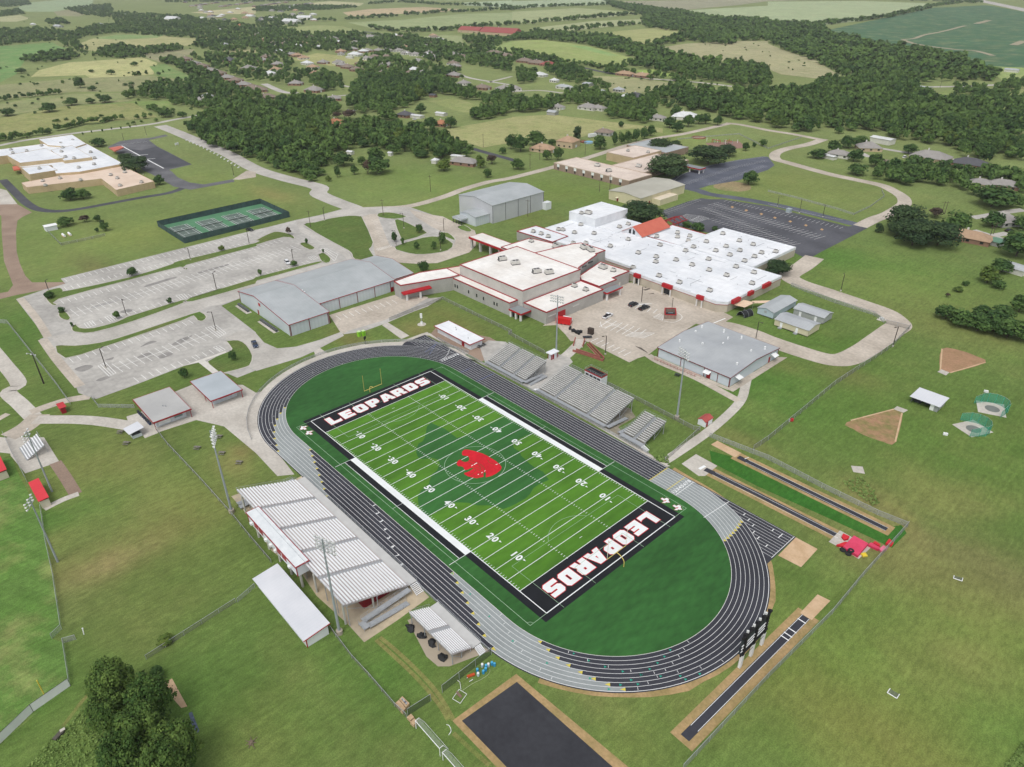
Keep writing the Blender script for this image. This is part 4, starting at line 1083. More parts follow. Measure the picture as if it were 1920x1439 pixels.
# ---------------------------------------------------------------- field house (long grey metal building with red trim)
fh = thing('field_house', 'long grey metal field house with red trim beside the main parking lots', 'building', (-140, 28, 0))
gable_block(fh, -163.4, .6, -116.6, 18.4, 5.2, 8.2, 'y', M_metalw, M_metalr, M_trim, rpos=.36)
gable_block(fh, -163.4, 18.45, -126.8, 58.0, 5.2, 8.17, 'y', M_metalw, M_metalr, M_trim, rpos=.46)
gable_block(fh, -163.0, 58.3, -131.0, 71.5, 3.6, 5.9, 'y', M_metalw, M_metalr, M_trim, rpos=.46)
for y in (.9, 9.3, 17.9, 18.4): MB().box((-116.54, y, 2.55), (.12, .28, 5.0)).build('wall_trim', M_dktrim, fh)
for y in (20.5, 29.3, 38.3, 47.3, 55.8, 57.9): MB().box((-126.74, y, 2.55), (.12, .28, 5.0)).build('wall_trim', M_dktrim, fh)
for x in (-116.7, -163.3): MB().box((x, .54, 2.5), (.3, .12, 4.9)).build('wall_trim', M_dktrim, fh)
opening(fh, (-143.0, .55, 5.4), 'y-', 1.8, 1.4, M_red, 'wall_panel'); opening(fh, (-145.5, .55, 1.1), 'y-', 1.1, 2.1, M_door, 'door'); opening(fh, (-126.7, 56.6, 1.1), 'x+', 1.6, 2.2, M_door, 'door')
for s, z in (('B:585,360 655,365', 6.4), ('B:760,450 785,468', 7.4)):
    for x, y in pxl(s):
        p = G(x, y, z); MB().tube((p.x, p.y, z-1.2), (p.x, p.y, z+.3), .35, 10).build('roof_vent', M_white, fh)
sl_ = thing('condenser_row', 'row of small grey condensers on a slab, far end of the field house gable', 'air conditioner')
sl2 = thing('condenser_row', 'row of small grey condensers on a slab, near end of the field house gable', 'air conditioner')
for t, x0, x1 in ((sl_, -161.0, -149.5), (sl2, -139, -124)):
    MB().prism(rect(x0, -3.2, x1, -.8), .0, .12).build('slab', M_concrete, t)
    n = int((x1-x0)/1.5)
    for i in range(n):
        c = MB().box((x0+.8+i*1.5, -1.7, .62), (1.0, 1.0, 1.0)); c.build('condenser', mat('condenser_grey', (112, 116, 118), .6, scale=2, c2=(70, 72, 75)), t)
# ---------------------------------------------------------------- new school wing (grey block, cream roofs, red trim)
nw = thing('school_wing', 'new school wing of grey block with stepped cream roofs edged in red', 'school', (-88, 100, 0))
flat_block(nw, [(-122.6, 55.2), (-116.6, 54.6), (-108.8, 77.0), (-108.2, 81.5), (-119, 82.5), (-123.5, 70)], 6.7, M_brick, M_roofc, M_trim)
flat_block(nw, rect(-109.6, 77.9, -70.3, 82.75), 6.0, M_brick, M_roofc, M_trim)
flat_block(nw, rect(-109.5, 82.8, -67.5, 118.4), 11.0, mat('pale_block', (196, 193, 187), .9, scale=.25, c2=(184, 181, 175), fine=2.5, finev=.05), M_roofc, M_trim, tw=.3)
flat_block(nw, rect(-67.3, 83.2, -53.6, 118.5), 5.6, M_brick, M_roofc, M_trim)
flat_block(nw, [(-67.2, 118.7), (-56.3, 118.7), (-56.3, 130.5), (-58.9, 130.7), (-58.9, 142.7), (-76.3, 142.0), (-71.0, 121.8)], 6.0, M_brick, M_roofc, M_trim)
flat_block(nw, [(-101.0, 118.6), (-69, 118.6), (-73.2, 123.6), (-78.7, 142.2), (-79.8, 142.6), (-79.8, 149.5), (-95.4, 149.0), (-97.4, 144.4), (-101.0, 123)], 8.9, M_brick, M_roofc, M_trim)
flat_block(nw, [(-122, 119), (-101.2, 119), (-101.2, 143), (-121.8, 139.2)], 7.2, M_brick, M_roofc, M_trim)
flat_block(nw, [(-124, 82.9), (-109.7, 82.9), (-109.7, 100), (-118, 100)], 4.8, M_brick, M_rooft, M_trim)
c = MB().prism(rect(-147.3, 118.9, -116, 128.3), 5.2, 6.2); c.flat(rect(-147.3, 118.9, -116, 128.3)[::-1], 5.2)
c = c.build('entry_canopy', M_red, nw); MB().flat(rect(-146.9, 119.3, -116.2, 127.9), 6.24).build('canopy_deck', M_roofc, c)
for x in (-146, -139, -131, -124):
    for y in (119.9, 127.3): MB().box((x, y, 2.6), (1.1, 1.1, 5.2)).build('column', mat('grey_column', (190, 188, 184), .9), c)
canopy(nw, -70.2, 77.2, -62.5, 83.1, 3.6, .7, M_red, ((-69.4, 77.8), (-66.2, 77.8), (-63.3, 77.8)))
canopy(nw, -112.6, 56.5, -109.6, 67.5, 3.4, .6, M_red, ((-110.2, 58), (-110.2, 63.5))) if False else None
kk = MB().add([(-116.5, 54.6, 3.0), (-113.4, 53.8, 3.0), (-109.4, 66.4, 3.9), (-112.5, 67.2, 3.9), (-116.5, 54.6, 3.5), (-113.4, 53.8, 3.5), (-109.4, 66.4, 4.4), (-112.5, 67.2, 4.4)], [(0, 3, 2, 1), (4, 5, 6, 7), (0, 1, 5, 4), (1, 2, 6, 5), (2, 3, 7, 6), (3, 0, 4, 7)]).build('entry_canopy', M_red, nw)
for p in ((-113.6, 55.6), (-111.6, 61.5)): MB().box((p[0], p[1], 1.5), (.7, .7, 3.0)).build('column', M_post, kk)
canopy(nw, -56.2, 119.2, -52.0, 130.0, 3.9, .7, M_red, ((-52.6, 120), (-52.6, 128.8)))
for x in (-107.3, -105.6, -97.6, -92, -87.3, -80.2, -78.4): opening(nw, (x, 77.88, 2.6), 'y-', .8, 1.5)
opening(nw, (-69.0, 78.2, 1.3), 'y-', 1.8, 2.5, M_glass, 'door')
opening(nw, (-53.55, 92.2, 1.8), 'x+', 4.6, 3.4, M_red, 'roll_up_door'); opening(nw, (-53.55, 86.5, 3.2), 'x+', 4.5, .5, mat('pale_band', (206, 204, 200), .9), 'wall_band'); opening(nw, (-53.55, 101, 3.2), 'x+', 4.0, .5, mat('pale_band', (206, 204, 200)), 'wall_band')
for y, w in ((128.2, 3.2), (134.5, 3.2)):
    opening(nw, (-74.4-(y-128)*.28+.32, y, 7.7), 'x+', w, .8)
opening(nw, (-58.85, 136, 1.1), 'x+', 1.2, 2.2, mat('pale_door', (205, 205, 200), .6), 'door'); opening(nw, (-58.85, 132.6, 1.4), 'x+', 1.6, 1.6, M_dark, 'vent_louver')
LNEW = 'large pale rooftop air unit on the %s of the new school wing'
ac('C:1330,392', 10.8, AC_L, 'pale rooftop air unit with dark hood, back pair on the tall gym roof', 1.2); ac('C:1480,437', 10.8, AC_L, 'pale rooftop air unit without dark hood, back pair on the tall gym roof', 4.3)
ac('C:1715,532', 10.8, AC_L, 'pale rooftop air unit with dark hood, front pair on the tall gym roof', 1.2); ac('C:1860,542', 10.8, AC_L, 'pale rooftop air unit without dark hood, front pair on the tall gym roof', 4.3)
ac('D:1060,300', 8.7, AC_L, 'long grey rooftop air unit behind its twin on the wedge-shaped auditorium roof', -.3); ac('D:1150,330', 8.7, AC_L, 'long grey rooftop air unit by the corner of the wedge-shaped auditorium roof', -.3)
ac('D:385,215', 7, AC_S, 'lone boxy air unit on the low cream roof behind the gym'); ac('D:705,288', 7, AC_L, 'wide pale air unit at the edge of the low cream roof behind the gym', 0)
ac('D:940,790', 5.4, AC_S, 'small rooftop unit near the gym wall on the low cream roof by the red doors'); ac('D:1085,838', 5.4, AC_S, 'small rooftop unit nearer the courtyard on the low cream roof by the red doors')
ac('D:1305,552', 5.8, AC_L, 'round-shouldered air unit on the low roof between auditorium and white wing', 0); ac('D:1440,592', 5.8, AC_S, 'dark-faced air unit on the low roof between auditorium and white wing', .3)
# ---------------------------------------------------------------- old school wing (white roofs, cream brick, red entry boxes)
ow = thing('school_wing', 'old school wing with long flat white roofs, cream brick and red entry boxes', 'school', (-60, 168, 0))
MAINP = [(-60.8, 145.0), (-13, 144.4), (-9.2, 147.5), (-8.9, 190.6), (-65.5, 190.6), (-133, 186), (-133, 161), (-114, 160), (-113.5, 150), (-60.8, 150)]
flat_block(ow, MAINP, 4.8, M_cream, M_roofw, None)
ring(MB(), MAINP, .08, .4, 3.5, 4.85).build('fascia', M_wwall, ow)
ring(MB(), MAINP, .12, .1, 3.35, 3.55).build('fascia_line', M_trim, ow)
BK = rect(-66, 190.9, -23.7, 230.5)
flat_block(ow, BK, 4.9, M_cream, M_roofw, None); ring(MB(), BK, .08, .4, 3.6, 4.95).build('fascia', M_wwall, ow)
flat_block(ow, rect(-89, 190.8, -66.2, 216), 4.6, M_cream, M_roofw, M_trim)
flat_block(ow, rect(-114.2, 182.6, -100.6, 204.5), 5.1, M_wwall, M_roofw, M_wwall)
flat_block(ow, rect(-134.1, 181, -114.5, 208.1), 9.5, M_wwall, M_roofw, M_wwall)
flat_block(ow, [(-139.5, 146), (-113.8, 147.4), (-114.6, 160), (-139.0, 160)], 5.0, M_brick, M_roofw, M_trim)
gable_block(ow, -99.3, 186.4, -86.4, 209.5, 5.4, 9.2, 'y', M_wwall, M_orange, None, ov=.6)
for dx in (-1.7, 0.9): MB().add([(-92.9+dx-.8, 186.33, 5.2), (-92.9+dx+.8, 186.33, 5.2), (-92.9+dx+.8, 186.33, 7.0+(.9 if dx < 0 else 0)), (-92.9+dx-.8, 186.33, 7.0+(.9 if dx > 0 else 0))], [(0, 1, 2, 3)]).build('window', M_glass, ow)
for s in ('F:65,672', 'F:378,785', 'F:730,905'):
    x, y = pxl(s)[0]; p = G(x, y, 4.2)
    w = 5.2 if '378' in s else 3.4
    e = MB().box((p.x, 144.0, 4.3), (w, 1.4, 1.7)).build('entry_box', M_red, ow)
    for dx in (-w/2+.4, w/2-.4): MB().box((p.x+dx, 143.7, 1.7), (.45, .45, 3.4)).build('column', M_post, e)
    opening(ow, (p.x, 144.75, 1.3), 'y-', w-1.2, 2.5, M_glass, 'door')
for y, w in ((152.5, 5.6), (164, 3.6), (177, 6.0)): MB().box((-8.5, y, 4.3), (1.4, w, 1.7)).build('entry_box', M_red, ow)
wr = random.Random(5)
dm = MB()
for s, z in (('g:900,605 960,615 1020,640', 4.7), ('g:1040,660 1090,665 1130,690', 4.7), ('g:1200,700 1270,725 1340,745', 4.7), ('g:1400,770 1440,785', 4.7), ('g:1500,805 1560,825 1600,828', 4.7), ('g:600,385 680,360 750,345', 4.7), ('g:330,285 400,258 470,232', 4.7), ('g:1080,370 1150,390 1210,410', 4.7), ('g:1300,440 1400,470', 4.7), ('g:1480,500 1600,530', 4.7), ('g:1640,545 1800,590', 4.7)):
    P = smooth(W(s, z), 4); ribbon(dm, P, .38, 4.625)
dm.build('roof_stain', mat('wet_roof', (150, 156, 164), .5, scale=.6, c2=(206, 210, 216)), ow)
OLDL = 'boxy grey rooftop air unit on the long white roof of the old school wing'
ac('F:95,415 325,332 285,457 280,510 495,490 665,542 845,597 1030,652 1300,737 40,572 315,657 530,727 850,812 595,392 840,482 1130,562 1320,622', 4.6, AC_S, OLDL, .1)
for i, s in enumerate(('F:680,352 815,297 1165,287 1310,327 1025,347 915,392 1170,390 1065,437 1400,414 1325,454 1220,500 1550,402 990,212',)):
    ac(s, 4.7, AC_S, 'boxy grey rooftop air unit on the square white roof beside the dark parking lot', .1)
ac('F:290,242 510,202 510,247 640,237 625,287', 4.4, AC_S, 'rooftop air unit on the small white roof beside the orange gable', .4)
ac('E:255,407 350,434 435,467', 4.8, AC_S, 'rooftop air unit in a short row on the white roof nearest the lawn', .2)
ac('E:610,387 560,382 750,420 985,430 825,325 1180,582 1395,502 885,547 735,547', 4.6, AC_S, 'rooftop air unit on the white roof below the tall white block', .1)
ac('E:1290,352 1395,317', 4.9, AC_S, 'rooftop air unit on the small raised white roof beside the round bushy tree', .1)
ac('E:835,187', 9.3, AC_S, 'pale small unit on the tall white block roof'); ac('E:915,185', 9.3, AC_L, 'dark-hooded unit on the tall white block roof', .2)
pr_ = random.Random(21)
for (x0, y0, x1, y1, z) in ((-58, 150, -14, 188, 4.58), (-110, 152, -64, 180, 4.58), (-64, 193, -26, 228, 4.68)):
    for k in range(7):
        x, y = pr_.uniform(x0, x1), pr_.uniform(y0, y1); L_ = pr_.uniform(3, 9)
        if k % 2: MB().tube((x, y, z+.1), (min(x+L_, x1), y, z+.1), .07, 5).build('roof_pipe', M_galv, ow)
        else: MB().tube((x, y, z+.1), (x, min(y+L_, y1), z+.1), .07, 5).build('roof_pipe', M_galv, ow)
    for k in range(9): x, y = pr_.uniform(x0, x1), pr_.uniform(y0, y1); MB().tube((x, y, z), (x, y, z+.6), .12, 6).build('vent_pipe', M_galv, ow)
aw = thing('covered_walkway', 'peach coloured flat canopy over the walk from the white wing to the sheds', 'canopy', (-4, 158, 0))
m = MB()
for P in ([(-8.2, 151), (-3.6, 152), (-3.4, 159.5), (-8.2, 158.5)], [(-3.6, 158.2), (2.6, 165.6), (1.0, 167.4), (-5.2, 160)]):
    m.prism(P, 2.7, 2.85); m.flat(P[::-1], 2.7)
m.build('canopy', mat('peach_sheet', (232, 204, 176), .6), aw)
for p in ((-4, 152.4), (-3.8, 158.9), (1.4, 166)): MB().tube((p[0], p[1], 0), (p[0], p[1], 2.7), .07).build('post', M_galv, aw)
pg = thing('entry_pergola', 'red steel frame arch at the front entrance beside the dark parking lot', 'pergola', (-93, 222, 0))
m = MB()
for x in (-97, -89):
    for y in (214, 222, 229): m.tube((x, y, 0), (x, y, 4.2), .18)
    m.bar((x, 213.5, 4.3), (x, 230, 4.3), .4, .5)
for y in (214, 218, 222, 226, 229.5): m.bar((-97, y, 4.3), (-93, y, 5.6), .3, .35); m.bar((-93, y, 5.6), (-89, y, 4.3), .3, .35)
m.bar((-93, 213.5, 5.6), (-93, 230, 5.6), .35, .35)
m.build('frame', M_trim, pg)
# ---------------------------------------------------------------- metal building, sheds, small buildings
mb_ = thing('metal_building', 'low pale metal building with grey roof and red trim beside the courtyard', 'building', (11, 110, 0))
gable_block(mb_, -4.7, 94.2, 26.4, 126.6, 3.8, 5.1, 'x', mat('blue_white_metal', (198, 208, 216), .55, scale=.1, var=.06), M_metalrx, M_dktrim)
for x in (-4.6, 5.7, 15.9, 21.5, 26.3): MB().box((x, 94.14, 1.9), (.22, .1, 3.7)).build('wall_trim', M_dktrim, mb_)
for y in (94.3, 126.5): MB().box((26.46, y, 1.9), (.1, .22, 3.7)).build('wall_trim', M_dktrim, mb_)
def awning(root, c, ax):
    x, y = c
    if ax == 'y': a = MB().add([(x-1.3, y, 3.1), (x+1.3, y, 3.1), (x+1.3, y-1.9, 2.6), (x-1.3, y-1.9, 2.6), (x-1.3, y, 3.2), (x+1.3, y, 3.2), (x+1.3, y-1.9, 2.7), (x-1.3, y-1.9, 2.7)], [(0, 1, 2, 3), (7, 6, 5, 4), (3, 2, 6, 7), (0, 3, 7, 4), (1, 5, 6, 2)])
    else: a = MB().add([(x, y-1.4, 3.1), (x, y+1.4, 3.1), (x+1.9, y+1.4, 2.5), (x+1.9, y-1.4, 2.5), (x, y-1.4, 3.2), (x, y+1.4, 3.2), (x+1.9, y+1.4, 2.6), (x+1.9, y-1.4, 2.6)], [(3, 2, 1, 0), (4, 5, 6, 7), (3, 7, 6, 2), (0, 4, 7, 3), (1, 2, 6, 5)])
    return a.build('awning', M_white, root)
awning(mb_, (17.6, 94.1), 'y'); awning(mb_, (26.5, 98.5), 'x'); awning(mb_, (26.5, 122.5), 'x')
opening(mb_, (17.8, 94.1, 1.3), 'y-', 1.6, 2.4, M_door, 'door'); opening(mb_, (26.45, 120.6, 1.2), 'x+', 1.1, 2.2, M_door, 'door')
for x, y in pxl('H:620,285 555,335 880,400 830,455 1110,525 1250,495 970,655 625,455 395,425 840,325 1015,390'):
    p = G(x, y, 4.9); MB().tube((p.x, p.y, 4.2), (p.x, p.y, 5.5), .35, 10).build('roof_vent', M_white, mb_)
sw = MB().prism([(-5.5, 93.9), (27.2, 93.9), (27.2, 92.2), (-5.5, 91.5)], .0, .09); sw.prism([(26.6, 92.5), (29.2, 92.5), (29.2, 129), (26.6, 127)], .0, .1)
struct('pavement', sw, M_redconc)
rl = thing('ramp_railing', 'red pipe railing along the ramp of the low metal building', 'railing', (8, 91.5, 0))
m = MB()
for z in (.55, 1.0): m.path([(-4, 91.2, z), (6, 91.2, z), (14.5, 91.4, z)], .05, 5); m.path([(8, 92.6, z), (16, 92.6, z)], .05, 5)
for i in range(13): m.tube((-4+i*1.5, 91.25, 0), (-4+i*1.5, 91.25, 1.0), .04, 5)
m.build('railing', M_trim, rl)
M_cl = mat('cream_siding', (214, 206, 178), .7, scale=.3, var=.07); mul_wave(M_cl, .4, .04, 'Z')
M_bl = mat('pale_blue_siding', (186, 202, 212), .7, scale=.3, var=.07); M_gl = mat('grey_siding', (168, 172, 170), .7, scale=.3, var=.08)
for nm_, lab, (x0, y0, x1, y1), ax, wm in (('portable_classroom', 'cream portable classroom with grey sheet roof, nearest of the three on the lawn', (11.4, 150.3, 26.0, 159.6), 'x', M_cl),
        ('portable_classroom', 'grey portable classroom behind the cream one on the lawn', (11.4, 165.6, 24.6, 173.1), 'x', M_gl), ('portable_classroom', 'pale blue portable classroom end-on beside the black hoop shelter', (.6, 155.3, 7.9, 174.0), 'y', M_bl)):
    t = thing(nm_, lab, 'portable building', ((x0+x1)/2, (y0+y1)/2, 0), 'portable classrooms on the lawn')
    gable_block(t, x0, y0, x1, y1, 3.0, 4.0, ax, wm, M_metalrx if ax == 'x' else M_metalr, None, z0=.45)
    MB().box(((x0+x1)/2, (y0+y1)/2, .22), (x1-x0-.8, y1-y0-.8, .44)).build('crawl_space', M_dark, t)
    if ax == 'x':
        for dx in (3.0, 9.8): opening(t, (x0+dx, y0-.03, 1.5), 'y-', 1.0, 2.0, M_white, 'door'); MB().box((x0+dx, y0-.7, .3), (1.4, 1.2, .5)).build('step', M_galv, t)
    else: opening(t, ((x0+x1)/2, y0-.03, 2.3), 'y-', 1.1, .9, M_galv, 'window_unit')
q = thing('hoop_shelter', 'small black half-round hoop shelter on a concrete slab by the white wing', 'shelter', (-2.4, 150.5, 0))
m = MB(); N_ = 12
for i in range(N_):
    a0, a1 = PI*i/N_, PI*(i+1)/N_
    f = lambda a, s: (-2.6+s*1.2+1.8*math.cos(a), 147.6+s*5.2-.6*math.cos(a)*0, 2.5*math.sin(a))
    m.quad(f(a0, 0), f(a0, 1), f(a1, 1), f(a1, 0))
m.build('cover', mat('black_tarp', (44, 45, 48), .6, scale=1, var=.2), q)
m = MB()
for s in (0, .5, 1):
    P = [(-2.6+s*1.2+1.83*math.cos(PI*i/N_), 147.6+s*5.2, 2.53*math.sin(PI*i/N_)) for i in range(N_+1)]; m.path(P, .05, 5)
m.build('hoop', M_galv, q)
de = thing('trash_enclosure', 'brick trash enclosure with red coping standing in the courtyard', 'enclosure', (-23.7, 127.2, 0))
EP = [(-27.6, 128.4), (-23.4, 123.0), (-19.8, 126.2), (-24.2, 131.8)]
m = MB(); ring(m, EP, 0, .3, 0, 1.9); m.build('wall', mat('brown_brick', (150, 128, 116), .9, scale=1, c2=(132, 112, 102)), de); ring(MB(), EP, .05, .35, 1.9, 2.1).build('coping', M_red, de)
MB().flat(off_poly(EP, -.35), .06).build('pavement', M_dark, de)
db = thing('dumpster', 'dark steel dumpster inside the brick trash enclosure', 'dumpster', (-23.6, 127.4, 0))
MB().box((-23.6, 127.4, .75), (2.0, 1.6, 1.3), .75).build('bin', mat('dumpster_green', (54, 62, 64), .6), db); MB().box((-23.6, 127.4, 1.43), (2.1, .8, .06), .75).build('lid', mat('bin_lid', (122, 130, 136), .5), db)
# visitor side white building
vb = thing('concession_building', 'long low white building with white roof edged red beside the track bend', 'building', (-68, 49, 0))
flat_block(vb, rect(-78.6, 45.9, -57.6, 51.8), 2.7, M_wwall, None, None)
rr_ = MB().prism(rect(-79.7, 45.0, -56.9, 52.6), 2.62, 2.9); rr_.flat(rect(-79.7, 45.0, -56.9, 52.6)[::-1], 2.62); rr_.build('roof', M_roofw, vb)
ring(MB(), rect(-79.7, 45.0, -56.9, 52.6), .05, .15, 2.55, 2.93).build('roof_trim', M_trim, vb)
opening(vb, (-62.2, 45.87, 1.1), 'y-', 1.6, 2.2, M_door, 'door'); opening(vb, (-60.8, 45.87, 1.1), 'y-', 1.0, 2.1, M_wwall, 'door')
for x, y in ((-72, 50.2), (-70.5, 49.2), (-61.5, 48)): MB().tube((x, y, 2.9), (x, y, 3.5), .15).build('roof_vent', M_galv, vb)
# home side concession and restrooms
cb = thing('concession_building', 'grey roofed concession stand with red fascia by the baseball path', 'building', (-94, -58, 0))
flat_block(cb, rect(-101.6, -62.8, -86.0, -53.2), 3.1, M_galv if False else M_metalw, None, None)
m = MB().prism(rect(-103.4, -64.0, -84.0, -51.7), 3.0, 3.35); m.flat(rect(-103.4, -64.0, -84.0, -51.7)[::-1], 3.0); m.build('roof', mat('grey_flat_roof', (186, 186, 184), .8, scale=.08, c2=(172, 172, 171)), cb)
ring(MB(), rect(-103.4, -64.0, -84.0, -51.7), .05, .1, 2.85, 3.38).build('roof_trim', M_trim, cb)
for x, y in ((-92, -58), (-91.2, -57.4)): MB().tube((x, y, 3.35), (x, y, 3.8), .2).build('roof_vent', M_galv, cb)
opening(cb, (-85.95, -55.6, 1.7), 'x+', 2.6, 1.4, mat('serving_shutter', (120, 142, 142), .5), 'serving_window'); opening(cb, (-85.95, -60.2, 1.4), 'x+', 3.8, 1.9, M_white, 'menu_board')
for p in ((-84.4, -63.6), (-84.4, -52.1)): MB().box((p[0], p[1], 1.45), (.18, .18, 2.9)).build('post', M_trim, cb)
rb = thing('restroom_building', 'small building with pale blue-grey roof, red fascia and red doors beside the track', 'building', (-94, -39.5, 0))
flat_block(rb, rect(-101.0, -43.6, -87.0, -35.2), 2.9, M_metalw, None, None)
m = MB().prism(rect(-102.6, -45.0, -84.6, -33.8), 2.85, 3.15); m.flat(rect(-102.6, -45.0, -84.6, -33.8)[::-1], 2.85); m.build('roof', mat('blue_flat_roof', (180, 188, 194), .7, scale=.08, c2=(168, 176, 182)), rb)
ring(MB(), rect(-102.6, -45.0, -84.6, -33.8), .05, .1, 2.75, 3.18).build('roof_trim', M_trim, rb)
for dx in (-99.5, -96.5, -93.5): opening(rb, (dx, -43.63, 1.15), 'y-', 1.6, 2.2, M_door, 'door')
opening(rb, (-86.96, -39.2, 1.8), 'x+', 4.6, 1.0, mat('red_banner', (150, 36, 48), .7), 'wall_banner')
for p in ((-84.9, -44.6), (-84.9, -34.2), (-91, -44.6)): MB().box((p[0], p[1], 1.4), (.18, .18, 2.8)).build('post', M_trim, rb)
ks = thing('ticket_kiosk', 'small kiosk with white lean roof at the end of the concession path', 'kiosk', (-86, -69.5, 0))
MB().walls(rect(-87.0, -70.8, -84.4, -67.9), 0, 1.15).build('wall', M_metalw, ks)
m = MB()
for p in ((-87, -70.8), (-84.4, -70.8), (-84.4, -67.9), (-87, -67.9)): m.box((p[0], p[1], 1.25), (.12, .12, 2.5))
m.build('post', M_galv, ks)
MB().add([(-88.3, -72.0, 2.5), (-83.4, -71.7, 2.5), (-84.2, -66.8, 2.75), (-89.2, -67.2, 2.75), (-88.3, -72.0, 2.6), (-83.4, -71.7, 2.6), (-84.2, -66.8, 2.85), (-89.2, -67.2, 2.85)], [(3, 2, 1, 0), (4, 5, 6, 7), (0, 1, 5, 4), (1, 2, 6, 5), (2, 3, 7, 6), (3, 0, 4, 7)]).build('roof', M_whiteroof, ks)
MB().box((-85.7, -69.3, .9), (2.0, 2.3, .1)).build('counter', M_dark, ks)
ss = thing('storage_shed', 'long white metal storage shed with red end trim behind the home grandstand', 'shed', (14, -67, 0))
m = MB().walls(rect(1.6, -69.6, 25.9, -64.2), 0, 2.75).build('wall', M_wwall, ss)
MB().add([(1.3, -70.3, 2.7), (26.3, -70.3, 2.7), (26.3, -63.7, 3.3), (1.3, -63.7, 3.3), (1.3, -70.3, 2.85), (26.3, -70.3, 2.85), (26.3, -63.7, 3.45), (1.3, -63.7, 3.45)], [(3, 2, 1, 0), (4, 5, 6, 7), (0, 1, 5, 4), (1, 2, 6, 5), (2, 3, 7, 6), (3, 0, 4, 7)]).build('roof', M_whiteroof, ss)
MB().add([(25.9, -69.6, 2.7), (25.9, -64.2, 2.7), (25.9, -64.2, 3.2)], [(0, 1, 2)]).build('gable_end', M_wwall, ss)
MB().bar((26.36, -70.3, 2.78), (26.36, -63.7, 3.38), .1, .2).box((25.95, -69.55, 1.4), (.12, .2, 2.7)).build('end_trim', M_red, ss)
sd = thing('open_shed', 'open-fronted equipment shed with pale metal roof on the throws field', 'shed', (78, 133, 0))
m = MB(); x0, y0, x1, y1 = 73.9, 130.0, 82.4, 136.6
m.quad((x0, y1, 0), (x1, y1, 0), (x1, y1, 2.5), (x0, y1, 2.5)); m.quad((x1, y0, 0), (x1, y1, 0), (x1, y1, 2.5), (x1, y0, 2.4)); m.quad((x0, y0, 0), (x0, y1, 0), (x0, y1, 2.5), (x0, y0, 2.4)); m.quad((x1-2.2, y0, 0), (x1, y0, 0), (x1, y0, 2.4), (x1-2.2, y0, 2.4))
m.build('wall', mat('dull_metal', (158, 162, 162), .6, scale=.4, var=.1), sd)
MB().add([(73.4, 129.3, 2.4), (83.0, 129.3, 2.4), (83.0, 137.2, 2.7), (73.4, 137.2, 2.7), (73.4, 129.3, 2.52), (83.0, 129.3, 2.52), (83.0, 137.2, 2.82), (73.4, 137.2, 2.82)], [(3, 2, 1, 0), (4, 5, 6, 7), (0, 1, 5, 4), (1, 2, 6, 5), (2, 3, 7, 6), (3, 0, 4, 7)]).build('roof', M_whiteroof, sd)
opening(sd, (80.6, 129.95, 1.1), 'y-', 1.2, 2.1, M_white, 'door')
eq = thing('stored_equipment', 'dark covered equipment inside the open-fronted shed', 'equipment', (77, 133, 0)); MB().box((75.5, 132.5, .5), (2, 2, 1)).box((78.5, 133.5, .45), (2.2, 1.6, .9)).build('crate', M_dark, eq)
bt = thing('ticket_booth', 'tiny white ticket booth with red corners behind the visitor bleachers', 'booth', (-31.5, 64.4, 0))
flat_block(bt, rect(-32.2, 63.0, -30.5, 66.0), 2.5, M_wwall, None, None); m = MB().prism(rect(-32.8, 62.2, -30.0, 66.7), 2.45, 2.7); m.flat(rect(-32.8, 62.2, -30, 66.7)[::-1], 2.45); m.build('roof', M_roofw, bt)
m = MB()
for p in ((-32.2, 63), (-30.5, 63), (-30.5, 66), (-32.2, 66)): m.box((p[0], p[1], 1.22), (.25, .25, 2.45))
m.build('corner_trim', M_door, bt); opening(bt, (-30.46, 63.9, 1.1), 'x+', .9, 2.1, M_door, 'door')
rs = thing('storage_shed', 'small white shed with faded red gable roof beside the sidewalk gate', 'shed', (34, 68.5, 0))
gable_block(rs, 32.6, 66.6, 35.4, 70.6, 2.0, 2.7, 'y', M_wwall, mat('faded_red_roof', (176, 84, 80), .7, var=.12), None, ov=.2); opening(rs, (35.43, 67.6, .9), 'x+', .9, 1.7, M_door, 'door')
rd = thing('ticket_booth', 'small red ticket booth standing by the concrete walk near the baseball field', 'booth', (-117.8, -82.6, 0))
MB().prism(rect(-119.6, -83.3, -116.2, -81.9), 0, 2.3).build('wall', M_door, rd); m = MB().prism(rect(-120, -83.7, -115.8, -81.5), 2.3, 2.45); m.build('roof', M_redroof, rd)
# dugouts
for lab, (x0, y0, x1, y1) in (('cream block dugout with bright red roof beside the baseball fence', (-77.5, -100.9, -65.9, -98.2)), ('red roofed dugout at the edge of the baseball pad, mostly outside the frame', (-99.5, -107.5, -88.5, -104.0))):
    t = thing('dugout', lab, 'dugout', ((x0+x1)/2, (y0+y1)/2, 0), 'baseball dugouts')
    m = MB(); m.walls(rect(x0+.3, y0+.3, x1-.3, y1-.2), 0, 2.5); m.build('wall', mat('dugout_block', (206, 198, 180), .9, scale=.5, var=.1), t)
    m = MB().add([(x0, y0, 2.75), (x1, y0, 2.75), (x1, y1, 2.95), (x0, y1, 2.95), (x0, y0, 2.87), (x1, y0, 2.87), (x1, y1, 3.07), (x0, y1, 3.07)], [(3, 2, 1, 0), (4, 5, 6, 7), (0, 1, 5, 4), (1, 2, 6, 5), (2, 3, 7, 6), (3, 0, 4, 7)]); m.build('roof', mat('bright_red_roof', (214, 60, 70), .5, scale=.3, var=.08), t)
